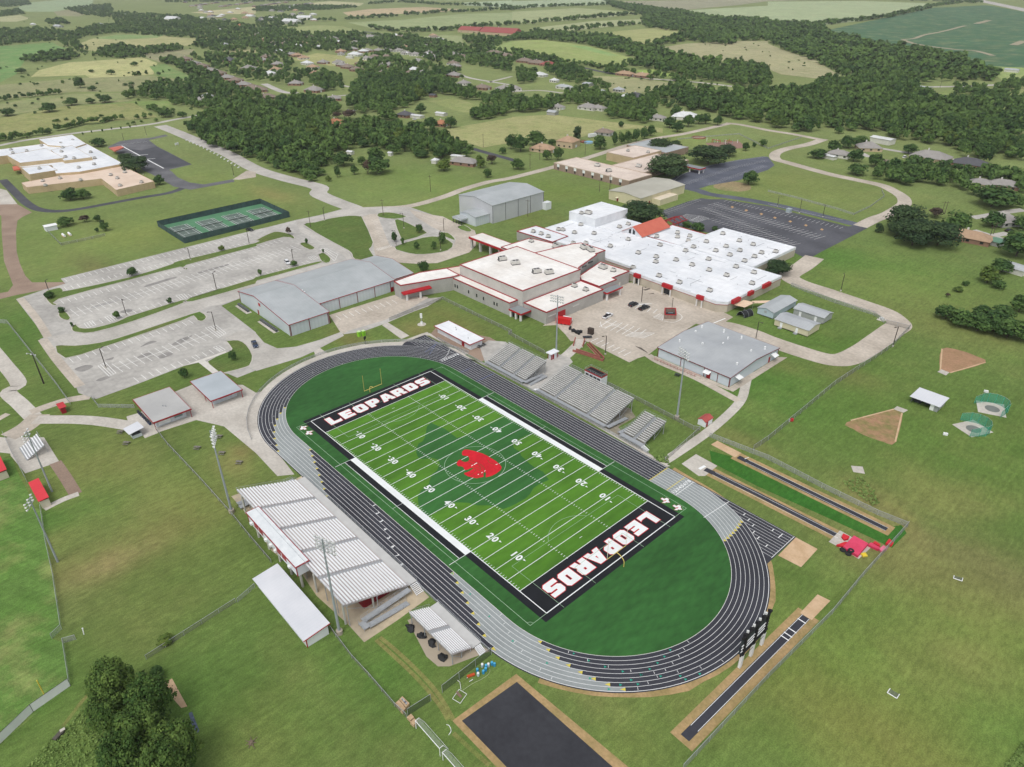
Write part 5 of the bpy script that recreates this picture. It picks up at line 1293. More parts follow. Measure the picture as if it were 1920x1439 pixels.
# grey gym, beige hall, elementary school, left-hand school
gg = thing('gym_building', 'tall pale grey metal gym with shallow gable roof beside the entrance loop', 'building', (-185, 176, 0))
gable_block(gg, -200, 155.0, -169.6, 196.0, 10.5, 12.6, 'y', mat('pale_grey_metal', (192, 194, 198), .55, scale=.1, c2=(182, 184, 189)), M_metalr, None)
for y in (155.1, 165, 175, 185, 195.9): MB().box((-169.55, y, 5.2), (.1, .2, 10.3)).build('wall_seam', M_dark, gg)
gable_block(gg, -186.5, 144.5, -172.5, 154.9, 5.2, 6.4, 'y', M_metalw, M_metalr, None); gable_block(gg, -187.5, 139.8, -179.5, 144.4, 3.4, 4.2, 'y', M_metalw, M_metalr, None, z0=2.6)
m = MB()
for x in (-187.2, -184.5, -182, -179.8): m.box((x, 140, 1.4), (.3, .3, 2.8))
m.build('porch_post', M_dark, gg); MB().box((-168.4, 197.5, 2.2), (3.5, 4.5, 4.4)).build('annex', M_wwall, gg)
bh = thing('assembly_hall', 'beige hall with pale grey roof and small red doors beside the dark parking lot', 'building', (-142, 263, 0))
gable_block(bh, -156.2, 240.8, -131.2, 286, 5.4, 6.6, 'y', mat('beige_metal', (214, 206, 174), .7, scale=.2, c2=(204, 196, 164)), mat('pale_roof', (182, 180, 168), .7, scale=.08, c2=(170, 168, 156)), None)
flat_block(bh, rect(-131, 252, -124.8, 270.5), 3.6, mat('beige_metal', (214, 206, 174)), mat('pale_cream_roof', (222, 210, 188), .7), None)
for x in (-149, -137.5): opening(bh, (x, 240.75, 1.1), 'y-', 1.2, 2.1, M_door, 'door'); MB().add([(x-1, 240.7, 2.8), (x+1, 240.7, 2.8), (x+1, 239.4, 2.3), (x-1, 239.4, 2.3)], [(0, 1, 2, 3)]).build('awning', M_cl, bh)
for y in (246, 250, 274): opening(bh, (-131.15, y, 1.1), 'x+', 1.2, 2.1, M_door, 'door')
es = thing('school_building', 'low elementary school with dusty pink flat roofs and brown brick walls among oaks', 'school', (-200, 320, 0))
M_brn = mat('brown_brick_wall', (160, 140, 126), .9, scale=.3, c2=(146, 126, 112))
flat_block(es, rect(-234, 270, -164, 294), 4.8, M_brn, M_rooft, mat('tan_trim', (196, 178, 160), .8))
flat_block(es, rect(-200, 294.2, -171, 346), 4.8, M_brn, M_rooft, mat('tan_trim', (196, 178, 160)))
flat_block(es, rect(-226, 318.5, -200.2, 352), 6.0, M_tanb, M_rooft, mat('tan_trim', (196, 178, 160))); flat_block(es, rect(-234.5, 352.3, -196, 381), 5.0, M_brn, M_metalr, None)
for i in range(8): opening(es, (-229.5+i*8.3, 269.95, 3.4), 'y-', 2.4, 2.0, M_white, 'window'); 
for i in range(8): opening(es, (-229.5+i*8.3, 269.9, 1.5), 'y-', 1.2, 1.8, M_glass, 'window_unit')
for s in ('c:1290,1215 1430,1245',):
    canopy(es, -170, 333, -152, 340, 3.6, .7, M_red, ((-169, 334), (-161, 334), (-153, 334), (-153, 339)))
ac('c:640,1240', 4.7, AC_L, 'rooftop unit group on the dusty pink school roof, left one', .2); ac('c:725,1280', 4.7, AC_L, 'rooftop unit group on the dusty pink school roof, front one', 1.2); ac('c:950,1245', 4.7, AC_L, 'rooftop unit on the dusty pink school roof nearest the round oak', .2); ac('c:870,1128', 5.9, AC_S, 'small rooftop unit on the raised block of the dusty pink school, left one'); ac('c:1020,1140', 5.9, AC_S, 'small rooftop unit on the raised block of the dusty pink school, right one')
ls = thing('school_building', 'tan brick school with stepped white roofs at the left edge beside the gravel road', 'school', (-470, 5, 0))
flat_block(ls, W('a:160,1370 900,1235 1155,1360 870,1425 760,1340 200,1405', 4.5), 4.5, M_tanb, mat('peach_membrane', (226, 206, 188), .8, scale=.08, c2=(212, 190, 170)), None)
flat_block(ls, W('a:-160,1140 320,1080 650,1078 925,1228 600,1288 420,1302 390,1240 160,1255 60,1165 -160,1195', 6), 6.0, M_tanb, M_roofw, None)
flat_block(ls, W('a:290,1045 540,1010 645,1078 560,1105 360,1090', 6.8), 6.8, M_tanb, M_roofw, None)
flat_block(ls, W('a:50,1165 340,1112 480,1185 150,1222', 8.5), 8.5, M_tanb, M_roofw, None, z0=4); flat_block(ls, W('a:380,1125 540,1090 690,1180 480,1205', 8), 8.0, M_tanb, M_roofw, None, z0=4); flat_block(ls, W('a:160,1258 360,1238 430,1275 220,1308', 6.2), 6.2, M_tanb, M_roofw, None)
MB().prism(W('a:830,1150 915,1135 940,1145 870,1175'), 3.4, 4.2).build('entry_canopy', M_orange, ls); MB().prism(W('a:510,1290 575,1280 580,1302 512,1312'), 2.0, 3.2).build('door_panel', M_red, ls)
MB().prism(W('a:105,1290 150,1285 165,1308 115,1316'), 3.0, 3.8).build('entry_canopy', M_orange, ls)
opening(ls, (-382.2+.0, 27, 1.8), 'x+', 3.4, 2.0, M_glass, 'window') if False else None
for s, z in (('a:80,1120 95,1145 200,1130 455,1075 545,1052 310,1090', 6), ('a:470,1105 460,1135 555,1185 490,1175', 8), ('a:680,1140 710,1185 705,1230 590,1255', 6), ('a:295,1262', 6.2), ('a:320,1355 340,1390 450,1335 605,1350 830,1310 880,1335 935,1290 900,1390 1060,1365', 4.5)):
    ac(s, z-.2, AC_S, 'small rooftop unit on the %s of the tan brick school' % {6: 'main white roof', 8: 'raised white roofs', 6.2: 'corner white roof', 4.5: 'peach coloured front roof'}[z], .4)
TILES.update({'Q': (820, 1220, 13.71), 'R': (720, 1290, 9.656), 'S': (1540, 980, 12), 'V': (280, 360, 6.857)})
# ---------------------------------------------------------------- bleachers
def bleacher(name, lab, x0, x1, yf, yb, zf, zb, n, aisles, walk, legs=True, dark=None, rail_end=True, bench_m=None):
    """open-frame bleacher along x; front edge yf (low), back edge yb (high); walk = y of the outer walkway edge"""
    t = thing(name, lab, 'bleacher', ((x0+x1)/2, yf, 0), 'stadium bleachers')
    sg = 1 if yb > yf else -1
    tr_ = abs(yb-yf)/n; rise = (zb-zf)/(n-1)
    segs = []; a = x0
    for s in aisles: segs.append((a, s-.6)); a = s+.6
    segs.append((a, x1))
    fb = MB(); ri = MB()
    for i in range(n):
        z = zf+rise*i; y = yf+sg*tr_*(i+.5)
        fb.box(((x0+x1)/2, y-sg*tr_*.12, z), (x1-x0, tr_*(.98 if dark is None else .70), .05))
        ri.box(((x0+x1)/2, yf+sg*tr_*(i+.96), z+rise*.5), (x1-x0, .03, rise*.8))
        for (p, q) in segs:
            MB().box(((p+q)/2, y+sg*tr_*.26, z+.43), (q-p, min(.42, tr_*.5), .05)).box(((p+q)/2, y+sg*tr_*.26, z+.22), (q-p-.4, .05, .38)).build('bench', bench_m or M_alu, t)
    fb.build('footboard', M_aluf if dark is None else dark, t)
    if dark is None: ri.build('riser_board', M_aluf, t)
    for s in aisles:
        st = MB()
        for i in range(n*2):
            st.box((s, yf+sg*tr_*(i+.5)/2, zf+rise*i/2+.06), (1.1, tr_*.45, .05))
        st.build('aisle_steps', M_galv, t)
        h = MB(); P = [(s, yf+sg*.6, zf+.95), (s, yb-sg*.6, zb+.95)]; h.tube(P[0], P[1], .03, 5)
        for k in range(0, n, 2): h.tube((s, yf+sg*tr_*(k+.5), zf+rise*k), (s, yf+sg*tr_*(k+.5), zf+rise*k+.98), .025, 5)
        h.build('aisle_rail', M_galv, t)
    w = MB().box(((x0+x1)/2, (yf+walk)/2, zf-.1), (x1-x0+.2, abs(yf-walk), .1)); w.build('walkway', M_galv if dark else mat('walkway_deck', (196, 196, 194), .6, scale=.4, var=.1), t)
    g = MB()
    def fence_rail(a, b, hh=1.05, k=None):
        a, b = Vector(a), Vector(b); L = (b-a).length; k = k or max(1, int(L/1.8))
        for zz in (hh, hh*.5): g.tube(a+Vector((0, 0, zz)), b+Vector((0, 0, zz)), .03, 5)
        for i in range(k+1):
            p = a.lerp(b, i/k); g.tube(p, p+Vector((0, 0, hh)), .025, 5)
    fence_rail((x0, walk, zf-.05), (x1, walk, zf-.05)); fence_rail((x0, yb, zb), (x1, yb, zb), 1.2)
    for x in (x0, x1): fence_rail((x, yf, zf), (x, yb, zb), 1.1)
    g.build('guardrail', M_galv, t)
    f = MB()
    nx_ = max(3, int((x1-x0)/5)+1)
    for i in range(nx_):
        x = x0+.3+(x1-x0-.6)*i/(nx_-1)
        f.bar((x, yf, zf-.2), (x, yb, zb-.25), .12, .22)
        for k in (.05, .5, .95):
            y = yf+(yb-yf)*k; z = zf+(zb-zf)*k-.25
            f.bar((x, y, 0), (x, y, z), .16, .16)
        f.bar((x, yf+(yb-yf)*.5, .3), (x, yf+(yb-yf)*.95, zb*.8), .07, .07); f.bar((x, walk, 0), (x, walk, zf-.1), .1, .1)
    for k in (.5, .95): f.bar((x0, yf+(yb-yf)*k, zf+(zb-zf)*k-.4), (x1, yf+(yb-yf)*k, zf+(zb-zf)*k-.4), .1, .2)
    f.build('support_frame', M_galv, t)
    return t
def ramp(root, segs, w=1.5, m=None):
    """switchback ramp: list of (a, b) centre lines in 3D with rails on both sides"""
    d = MB(); g = MB()
    for a, b in segs:
        a, b = Vector(a), Vector(b); d.bar(a, b, w, .12)
        n = (b-a).cross(Vector((0, 0, 1))).normalized()
        for s in (-1, 1):
            p, q = a+n*s*w/2, b+n*s*w/2
            for zz in (1.0, .5): g.tube(p+Vector((0, 0, zz)), q+Vector((0, 0, zz)), .03, 5)
            k = max(2, int((q-p).length/1.8))
            for i in range(k+1): c = p.lerp(q, i/k); g.tube(Vector((c.x, c.y, 0)), c+Vector((0, 0, 1)), .03, 5)
    d.build('ramp', m or M_galv, root); g.build('ramp_rail', M_galv, root)
def steps(root, a, b, w, n=7):
    a, b = Vector(a), Vector(b); s = MB(); g = MB(); nn = (b-a); nn.z = 0; nn = nn.cross(Vector((0, 0, 1))).normalized()
    for i in range(n): p = a.lerp(b, (i+.5)/n); s.bar(p-nn*w/2, p+nn*w/2, .22, .05)
    for q in (-1, 1):
        s.bar(a+nn*q*w/2-Vector((0, 0, .1)), b+nn*q*w/2-Vector((0, 0, .1)), .06, .25); g.tube(a+nn*q*w/2+Vector((0, 0, .9)), b+nn*q*w/2+Vector((0, 0, .9)), .03, 5)
    s.build('stair', M_alu, root); g.build('stair_rail', M_galv, root)
hs_ = bleacher('grandstand', 'big home grandstand of white benches with a press box along its top', -27.6, 27.4, -43.5, -60.4, 1.6, 7.0, 20, (-16.6, -5.6, 5.4, 16.4), -41.1)
steps(hs_, (27.6, -42.2, 1.5), (30.2, -42.2, .1), 1.9)
ramp(hs_, [((28.5, -44.0, 1.5), (28.5, -57.0, .8)), ((28.6, -57.4, .8), (31.0, -57.4, .8)), ((30.6, -56.8, .8), (30.6, -46.0, .1))])
ramp(hs_, [((-28.6, -44.0, 1.5), (-28.6, -60.5, .7)), ((-30.4, -60.3, .7), (-30.4, -48, .1))])
for x in (-14.5, -8.5, -2.5, 3.5, 9.0): MB().tube((x, -61.6, 0), (x, -61.6, 5), .33, 10).build('column', mat('round_column', (196, 196, 188), .8), hs_)
for x in (-26, -13, 0, 13, 26):
    for y in (-52.5, -60.0): MB().tube((x, y, 0), (x, y, 3.6 if y > -55 else 6.0), .26, 8).build('column', mat('round_column', (196, 196, 188)), hs_)
MB().prism(rect(16.5, -54.5, 25.0, -47.5), 0, 2.6).build('storage_enclosure', mat('deep_red_sheet', (128, 22, 34), .6, var=.15), hs_)
pb = MB().walls(rect(-16.0, -62.6, 10.0, -59.6), 4.7, 7.8).flat(rect(-16.0, -62.6, 10.0, -59.6)[::-1], 4.7).build('press_box', M_wwall, hs_)
MB().prism(rect(-16.3, -62.9, 10.3, -59.3), 7.8, 8.0).build('roof', mat('white_coated_roof', (226, 230, 232), .6, scale=.5, c2=(212, 217, 220)), pb)
ring(MB(), rect(-16.3, -62.9, 10.3, -59.3), .05, .1, 7.72, 8.04).build('roof_trim', M_trim, pb)
for x in (-11.5, -8.8, .8, 3.6): MB().box((x, -62.63, 6.3), (2.2, .08, 1.6)).build('window', mat('red_shutter', (166, 78, 82), .6), pb)
for x in (-14, -5.8, -3.2, -.6, 6.6): MB().box((x, -62.9, 5.7), (.8, .6, .6)).build('window_unit', M_white, pb)
for x in (-16.0, 10.0): MB().box((x, -62.6, 6.3), (.2, .2, 3.0)).build('corner_trim', M_trim, pb)
hb = bleacher('bleacher', 'small white two-section bleacher at the near end of the home straight', 36.0, 51.4, -43.7, -49.2, 1.2, 3.4, 10, (43.6,), -41.3)
steps(hb, (51.6, -42.4, 1.1), (53.4, -42.4, .1), 1.6)
M_vd = mat('weathered_decking', (120, 116, 108), .7, scale=.5, c2=(96, 93, 86)); M_vb = mat('silver_bench', (204, 205, 202), .45, scale=.5, var=.1, spec=.5)
v1 = bleacher('bleacher', 'silver visitor bleacher with two aisles nearest the white concession building', -45.0, -24.6, 43.9, 54.6, 1.1, 4.6, 15, (-38.2, -30.6), 42.3, dark=M_vd, bench_m=M_vb)
ramp(v1, [((-24.0, 43.0, 1.1), (-24.0, 52.0, .7)), ((-22.6, 52.2, .7), (-22.6, 44.0, .1))])
v2 = bleacher('bleacher', 'largest silver visitor bleacher, the middle one below the small press box', -17.2, 13.8, 43.6, 57.0, 1.1, 5.0, 18, (-9.2, 5.6), 42.2, dark=M_vd, bench_m=M_vb)
ramp(v2, [((14.8, 42.8, 1.1), (14.8, 52.5, .2))]); steps(v2, (-17.4, 42.9, 1.0), (-19.4, 42.9, .1), 1.5)
v3 = bleacher('bleacher', 'smallest silver visitor bleacher beside the sidewalk gate', 20.3, 28.8, 44.0, 54.4, 1.1, 4.2, 13, (24.8,), 42.2, dark=M_vd, bench_m=M_vb)
steps(v3, (28.9, 42.9, 1.0), (31.0, 42.9, .1), 1.6); ramp(v3, [((19.6, 43.0, 1.1), (19.6, 54, .2))])
vp = thing('press_box', 'visitor press box with black flat roof and rails behind the middle silver bleacher', 'press box', (-5, 59.5, 0))
MB().walls(rect(-9.2, 58.0, -1.6, 61.2), 2.6, 6.4).walls(rect(-8.9, 58.3, -1.9, 60.9), 0, 2.6).build('wall', M_wwall, vp); MB().flat(rect(-9.2, 58.0, -1.6, 61.2), 6.4).build('roof', M_black, vp)
ring(MB(), rect(-9.2, 58.0, -1.6, 61.2), .08, .1, 6.1, 6.5).build('roof_trim', M_trim, vp)
for x in (-8, -6.2, -4.4, -2.7): MB().box((x, 57.97, 5.1), (1.4, .08, 1.0)).build('window', M_glass, vp)
g = MB()
for zz in (6.9, 7.4): g.path([(-9.2, 58, zz), (-1.6, 58, zz), (-1.6, 61.2, zz), (-9.2, 61.2, zz), (-9.2, 58, zz)], .035, 5)
for p in ((-9.2, 58), (-6.6, 58), (-4.2, 58), (-1.6, 58), (-1.6, 61.2), (-5, 61.2), (-9.2, 61.2)): g.tube((p[0], p[1], 6.4), (p[0], p[1], 7.4), .035, 5)
g.build('roof_rail', M_galv, vp)
bbx = thing('bleacher', 'little five-row bleacher on the concrete pad of the baseball field', 'bleacher', (-97.5, -95, 0), 'stadium bleachers')
a, b, c = G(*pxl('i:205,578')[0]), G(*pxl('i:345,500')[0]), G(*pxl('i:150,490')[0])
u = (c-a); w_ = u.length; u.normalize(); bk = Vector((u.y, -u.x, 0)); bk = bk if bk.dot(b-a) > 0 else -bk
for i in range(8):
    z = .35+i*.36; o_ = a+bk*(.35+i*.72); MB().bar((o_.x, o_.y, z+.2), (o_.x+u.x*w_, o_.y+u.y*w_, z+.2), .34, .06).build('bench', M_alu, bbx)
    o2 = o_-bk*.3; MB().bar((o2.x, o2.y, z-.1), (o2.x+u.x*w_, o2.y+u.y*w_, z-.1), .36, .05).build('footboard', M_galv, bbx)
f = MB()
for s in (0, .5, 1):
    o_ = a+u*w_*s; e_ = o_+bk*5.8; f.bar((o_.x, o_.y, .2), (e_.x, e_.y, 3.0), .08, .12); f.bar((e_.x, e_.y, 0), (e_.x, e_.y, 4.0), .08, .08); f.bar((o_.x, o_.y, 0), (o_.x, o_.y, .9), .08, .08)
f.bar((a+bk*5.8)+Vector((0, 0, 4)), (a+bk*5.8+u*w_)+Vector((0, 0, 4)), .06, .06); f.build('support_frame', M_galv, bbx)
# ---------------------------------------------------------------- light poles
M_lamp = mat('lamp_reflector', (214, 216, 214), .3, var=.05, spec=.6); M_pole = mat('pole_grey', (156, 164, 168), .5, scale=.5, var=.08)
def light_pole(lab, x, y, h, face, rows=4, per=6, base=True, pole_m=None, sc=1.0, group='stadium light poles'):
    t = thing('light_pole', lab, 'light pole', (x, y, 0), group)
    MB().tube((x, y, 0), (x, y, h), .34*sc, 10, .16*sc).build('pole', pole_m or M_pole, t)
    if base: MB().tube((x, y, 0), (x, y, 1.1), .75, 12).build('footing', mat('footing_concrete', (176, 166, 152), .9), t)
    d = Vector((math.cos(face), math.sin(face), 0)); n = Vector((-d.y, d.x, 0)); m = MB()
    for r in range(rows):
        z = h-.3-r*1.05*sc; m.bar(Vector((x, y, z))-n*2.6*sc+d*.25, Vector((x, y, z))+n*2.6*sc+d*.25, .1, .12)
        for k in range(per):
            p = Vector((x, y, z))+n*(-2.4+4.8*k/(per-1))*sc+d*.35
            l = MB(); l.tube(p+Vector((0, 0, .15))-d*.12, p+d*.32*sc-Vector((0, 0, .14)), .12*sc, 8, .34*sc, caps=True); l.build('floodlight', M_lamp, t)
    m.build('crossarm', M_galv, t)
    return t
light_pole('tall grey light pole on the lawn side of the home grandstand, near picnic benches', -28.9, -62.7, 27, math.radians(60))
light_pole('tall grey light pole between the home grandstand and the long white shed', 27.4, -62.4, 28, math.radians(110))
light_pole('tall light pole beside the tiny white ticket booth on the visitor side', -31.7, 66.8, 25, math.radians(-70), 3)
light_pole('tall light pole on the grass behind the smallest visitor bleacher', 26.0, 64.5, 25.5, math.radians(-110), 3)
light_pole('baseball light pole with white lamps rising in front of the red dugout', -40.7, -103.0, 20.5, math.radians(-120), 3, 3, False, sc=.8, group='baseball light poles')
light_pole('baseball light pole with white lamps between bleacher pad and dugout', -72.8, -96.7, 20.8, math.radians(-120), 3, 3, False, sc=.8, group='baseball light poles')
light_pole('short dark wooden pole with floodlights by the baseball sidewalk', -143.3, -82.7, 12.5, math.radians(-60), 1, 3, False, mat('dark_wood', (58, 50, 44), .9), .8, 'baseball light poles')
M_bronze = mat('bronze_pole', (66, 60, 54), .6)
PZ = [('e:950,930', 'e:920,800', 'beside the accessible bays'), ('e:1625,735', 'e:1600,605', 'on the lower grass median of the main lot'), ('e:1430,512', 'e:1405,420', 'on the upper grass median below the tennis courts'), ('e:1870,392', 'e:1845,280', 'on the upper median near the dark sedan'),
      ('e:795,1320', 'e:750,1175', 'standing in the hatched bay of the small lot'), ('e:1620,1040', 'e:1585,900', 'with a red sign in the hatched corner of the small lot'), ('f:280,520', 'f:265,430', 'next to the white SUV'), ('f:515,215', 'f:500,120', 'by the tennis court path'),
      ('f:1110,275', 'f:1105,160', 'on the wedge island of the entrance loop'), ('f:1410,300', 'f:1410,200', 'behind the round entrance island'), ('f:1385,440', 'f:1380,300', 'on the round entrance island'), ('f:1052,405', 'f:1040,290', 'at the tip of the short stall row'),
      ('g:970,835', 'g:977,710', 'beside the two dark cars in the courtyard'), ('g:1198,890', 'g:1203,825', 'behind the brick trash enclosure'), ('g:700,1220', 'g:715,1080', 'on the grass edge of the courtyard stalls'), ('g:1828,1105', 'g:1848,975', 'on the lawn edge by the portables'),
      ('h:545,745', 'h:565,620', 'on the grass beyond the loop drive'), ('h:935,1160', 'h:970,1010', 'at the outer bend of the loop drive'), ('h:70,110', 'h:78,30', 'on the lawn strip above the dark lot, left'), ('h:235,160', 'h:250,60', 'on the lawn strip above the dark lot, middle'), ('h:410,190', 'h:425,95', 'on the lawn strip above the dark lot, right'),
      ('a:1100,1020', 'a:1095,950', 'by the road corner of the patched lot'), ('a:1755,1325', 'a:1755,1240', 'by the driveway mouth on the road bend'), ('a:1075,1310', 'a:1060,1245', 'in front of the bushy tree by the tan school'), ('a:930,1060', 'a:918,1000', 'on the lawn behind the tan school'), ('e:365,740', 'e:355,705', 'by the gravel junction')]
def pole_proto():
    t = thing('street_lamp', 'bronze parking lot lamp', 'lamp post', (0, 0, -60), 'parking lot lamp posts')
    MB().box((0, 0, -60+4), (.22, .22, 8)).build('pole', M_bronze, t); MB().tube((0, 0, -60), (0, 0, -59.4), .35, 8).build('footing', M_concrete, t)
    MB().bar((0, 0, -52.1), (1.2, 0, -52.0), .12, .12).build('arm', M_bronze, t); MB().box((1.4, 0, -52.0), (.8, .4, .16)).build('lamp_head', M_bronze, t)
    return index_kids(t)
LP = pole_proto()
for i, (b_, t_, lab) in enumerate(PZ):
    (bx, by), (tx, ty) = pxl(b_)[0], pxl(t_)[0]; h = min(13, max(5, HT(bx, by, tx, ty))); p = G(bx, by)
    o = LP if i == 0 else dup(LP, p, 0)
    o.location = p; o.rotation_euler = (0, 0, (i*2.1) % 6.28); o.scale = (1, 1, h/8); o['label'] = 'slim bronze lamp post '+lab
def upole(lab, b_, t_, arm=True, wires=None):
    (bx, by), (tx, ty) = pxl(b_)[0], pxl(t_)[0]; h = min(14, max(7, HT(bx, by, tx, ty))); p = G(bx, by)
    t = thing('utility_pole', lab, 'utility pole', p, 'wooden utility poles'); MB().tube(p, (p.x, p.y, h), .17, 7, .11).build('pole', mat('pole_wood', (92, 80, 70), .9), t)
    if arm: MB().bar((p.x-1.2, p.y-.6, h-.8), (p.x+1.2, p.y+.6, h-.8), .12, .14).build('crossarm', mat('pole_wood', (92, 80, 70)), t)
    return Vector((p.x, p.y, h))
for l_, b_, t_ in (('wooden utility pole by the near edge of the lawn above the junction', 'b:1310,1439', 'b:1310,1315'), ('wooden utility pole on the tan field beside the gravel lane', 'b:1705,1105', 'b:1700,1005'), ('pole with a small banner at the corner of the grass triangle', 'f:410,265', 'f:395,140'), ('thin pole at the end of the entrance road', 'f:955,180', 'f:948,55'),
                   ('wooden pole in front of the brown house with hedge', 'c:135,1270', 'c:135,1150'), ('wooden pole left of the yellow-roofed house', 'c:208,1200', 'c:205,1090'), ('pole beside the fence of the two-storey tan house', 'c:548,1165', 'c:548,1060'), ('left of two poles on the lawn by the elementary school', 'c:655,1439', 'c:655,1345'), ('right of two poles on the lawn by the elementary school', 'c:733,1430', 'c:735,1310'),
                   ('leaning pole pair by the big round oaks, left', 'h:1305,160', 'h:1325,90'), ('leaning pole pair by the big round oaks, right', 'h:1325,165', 'h:1345,70'), ('pole along the left field road', 'a:205,1045', 'a:190,990'), ('pole at the road bend beyond the tan school', 'a:1022,945', 'a:1015,870'), ('pole by the highway underpass', 'd:1290,660', 'd:1300,590'), ('second pole by the highway underpass', 'd:1395,660', 'd:1402,595'),
                   ('pole in the near wood beside the scrub field', 'd:245,710', 'd:252,645'), ('pole by the gravel lane house row', 'h:1660,350', 'h:1672,290'), ('wooden pole in front of the green-roofed carport', 'h:1690,320', 'h:1705,235'), ('black pole beside the grey gym', 'g:118,185', 'g:120,58')): upole(l_, b_, t_)
# ---------------------------------------------------------------- fences
def link_mat(name, c, dens, alpha_c=None):
    m = mat(name, c, .6, var=.15, scale=1.0); m.node_tree.nodes['Principled BSDF'].inputs['Alpha'].default_value = dens
    return m
M_link = link_mat('chain_link', (172, 175, 174), .46); M_linkd = link_mat('weathered_chain_link', (146, 144, 138), .46); M_linkg = link_mat('green_netting', (60, 168, 140), .52); M_linkk = link_mat('dark_screen_mesh', (74, 84, 76), .55)
M_screen = mat('green_windscreen', (70, 92, 90), .8, scale=.4, c2=(56, 76, 75))
def fence(lab, s, h=1.5, m=None, gap=4.0, name='chain_link_fence', solid=False, post_m=None, cat='fence'):
    P = W(s) if isinstance(s, str) else s
    t = thing(name, lab, cat, (P[0].x, P[0].y, 0), 'chain link fences' if name == 'chain_link_fence' else None)
    mm = MB(); rl = MB()
    tot = sum((P[i+1]-P[i]).length for i in range(len(P)-1)); gap = max(gap, tot/60)
    for i in range(len(P)-1):
        a, b = P[i], P[i+1]
        mm.quad((a.x, a.y, .03), (b.x, b.y, .03), (b.x, b.y, h), (a.x, a.y, h)); rl.tube((a.x, a.y, h), (b.x, b.y, h), .045, 5)
        k = max(1, int((b-a).length/gap))
        for j in range(k+(1 if i == len(P)-2 else 0)):
            p = a.lerp(b, j/k); MB().tube((p.x, p.y, 0), (p.x, p.y, h+.06), .05, 5).build('post', post_m or M_galv, t)
    mm.build('mesh_panel', m or M_link, t); rl.build('top_rail', post_m or M_galv, t)
    return t
fence('grey chain link fence running down the lawn from the concession stand to the white shed', 'i:1172,350 1260,465 1500,720 1740,988 P:468,1008 509,1056', 1.3, M_linkd)
fence('chain link fence from the long white shed down to the leaning soccer goals', 'P:618,1178 n:600,460 720,620 850,760 1040,980 1130,1065', 1.3, M_linkd)
fence('chain link fence from the white shed towards the dark tree clump', 'P:478,1102 467,1112 446,1130', 1.4); fence('chain link fence beside the pale shrub leading to the tree clump', 'm:1770,200 1100,628', 1.4, M_linkd)
fence('tall dark mesh fence beside the blue barrels', 'Q:130,1090 1390,110', 2.4, M_linkk); fence('short dark mesh fence with two white end posts near the pallets', 'n:1140,1050 1312,940', 2.2, M_linkk)
fence('right boundary fence running from the red landing mats to the bottom edge', 'l:1045,1075 710,1448 P:1560,1152 1440,1272 1280,1445', 2.0, M_link); fence('thin chain link fence between the runways and the throws field', 'P:1330,820 l:0,570 400,780 820,985 1045,1075', 1.7)
fence('long chain link fence from the loop drive down to the long jump runway', 'h:1062,1025 930,1165 720,1305 500,1450 l:0,425 P:1412,845', 2.0, M_linkd); fence('chain link fence behind the visitor bleachers', 'f:1000,968 1230,875 1400,810 1919,1062 y:640,250 890,385', 1.6, M_linkd)
fence('chain link fence above the smaller visitor bleachers up to the sidewalk', 'y:1075,480 1400,640 1919,910 P:1312,808 1247,866', 1.6, M_linkd); fence('low fence around the far bend of the track', [lane_pt(TT-50-96+i*4.5, RO+3.6) for i in range(0, 21)], 1.1)
fence('fence along the front walk of the visitor side', [Vector((-74, 42.3, 0)), Vector((-46, 41.9, 0)), Vector((-20, 41.8, 0)), Vector((32, 41.9, 0))], 1.0); fence('front fence between the home grandstand and the track', [Vector((-30, -41.0, 0)), Vector((54, -41.0, 0))], 1.0)
fence('chain link fence around the portable classroom lawn', 'h:170,708 500,835 790,925 870,985', 1.8); fence('gate fence across the loop drive', 'h:880,988 1058,1032', 1.8, M_linkd)
fence('left boundary fence beside the baseball sidewalk', 'e:0,985 60,990 420,1445 i:530,158', 1.8); fence('chain link fence from the booth path to the concession stand', 'i:690,112 740,178 1010,182', 1.4)
fence('baseball fence from the dugout down the outfield line', 'i:310,935 350,1200 405,1445 m:465,402 392,472', 1.6); fence('baseball gate return fence by the foul corner', 'm:572,480 480,505 530,825', 1.6); fence('baseball backstop fence behind the bleacher pad', 'i:35,400 85,510 205,740', 2.4, M_linkd)
fence('small corral fence around the white utility shed on the school lawn', 'e:352,295 460,403 700,352 790,330', 1.4, M_linkd); fence('lawn fence along the curve of the right-hand road', 'c:1240,1050 1700,1010 d:0,1120 250,1035', 1.2); fence('fence of the big mown field inside the road curve', 'g:1919,0 h:200,48 500,130 640,175 760,120 870,40 850,-10', 1.3)
of = W('m:530,825 250,1020 0,1262 -160,1400'); t = fence('white solid outfield fence with grey seams at the baseball field', of, 2.3, mat('white_fence_panel', (240, 242, 244), .7, scale=.4, var=.06), 5.5, 'outfield_fence', post_m=M_dark)
fp = thing('foul_pole', 'yellow foul pole rising behind the white outfield fence', 'foul pole', G(*pxl('m:345,915')[0])); p = G(*pxl('m:345,915')[0]); MB().tube(p, (p.x, p.y, 5.5), .12, 8).box((p.x, p.y, 3.4), (.5, .06, 4)).build('pole', M_yellow, fp)
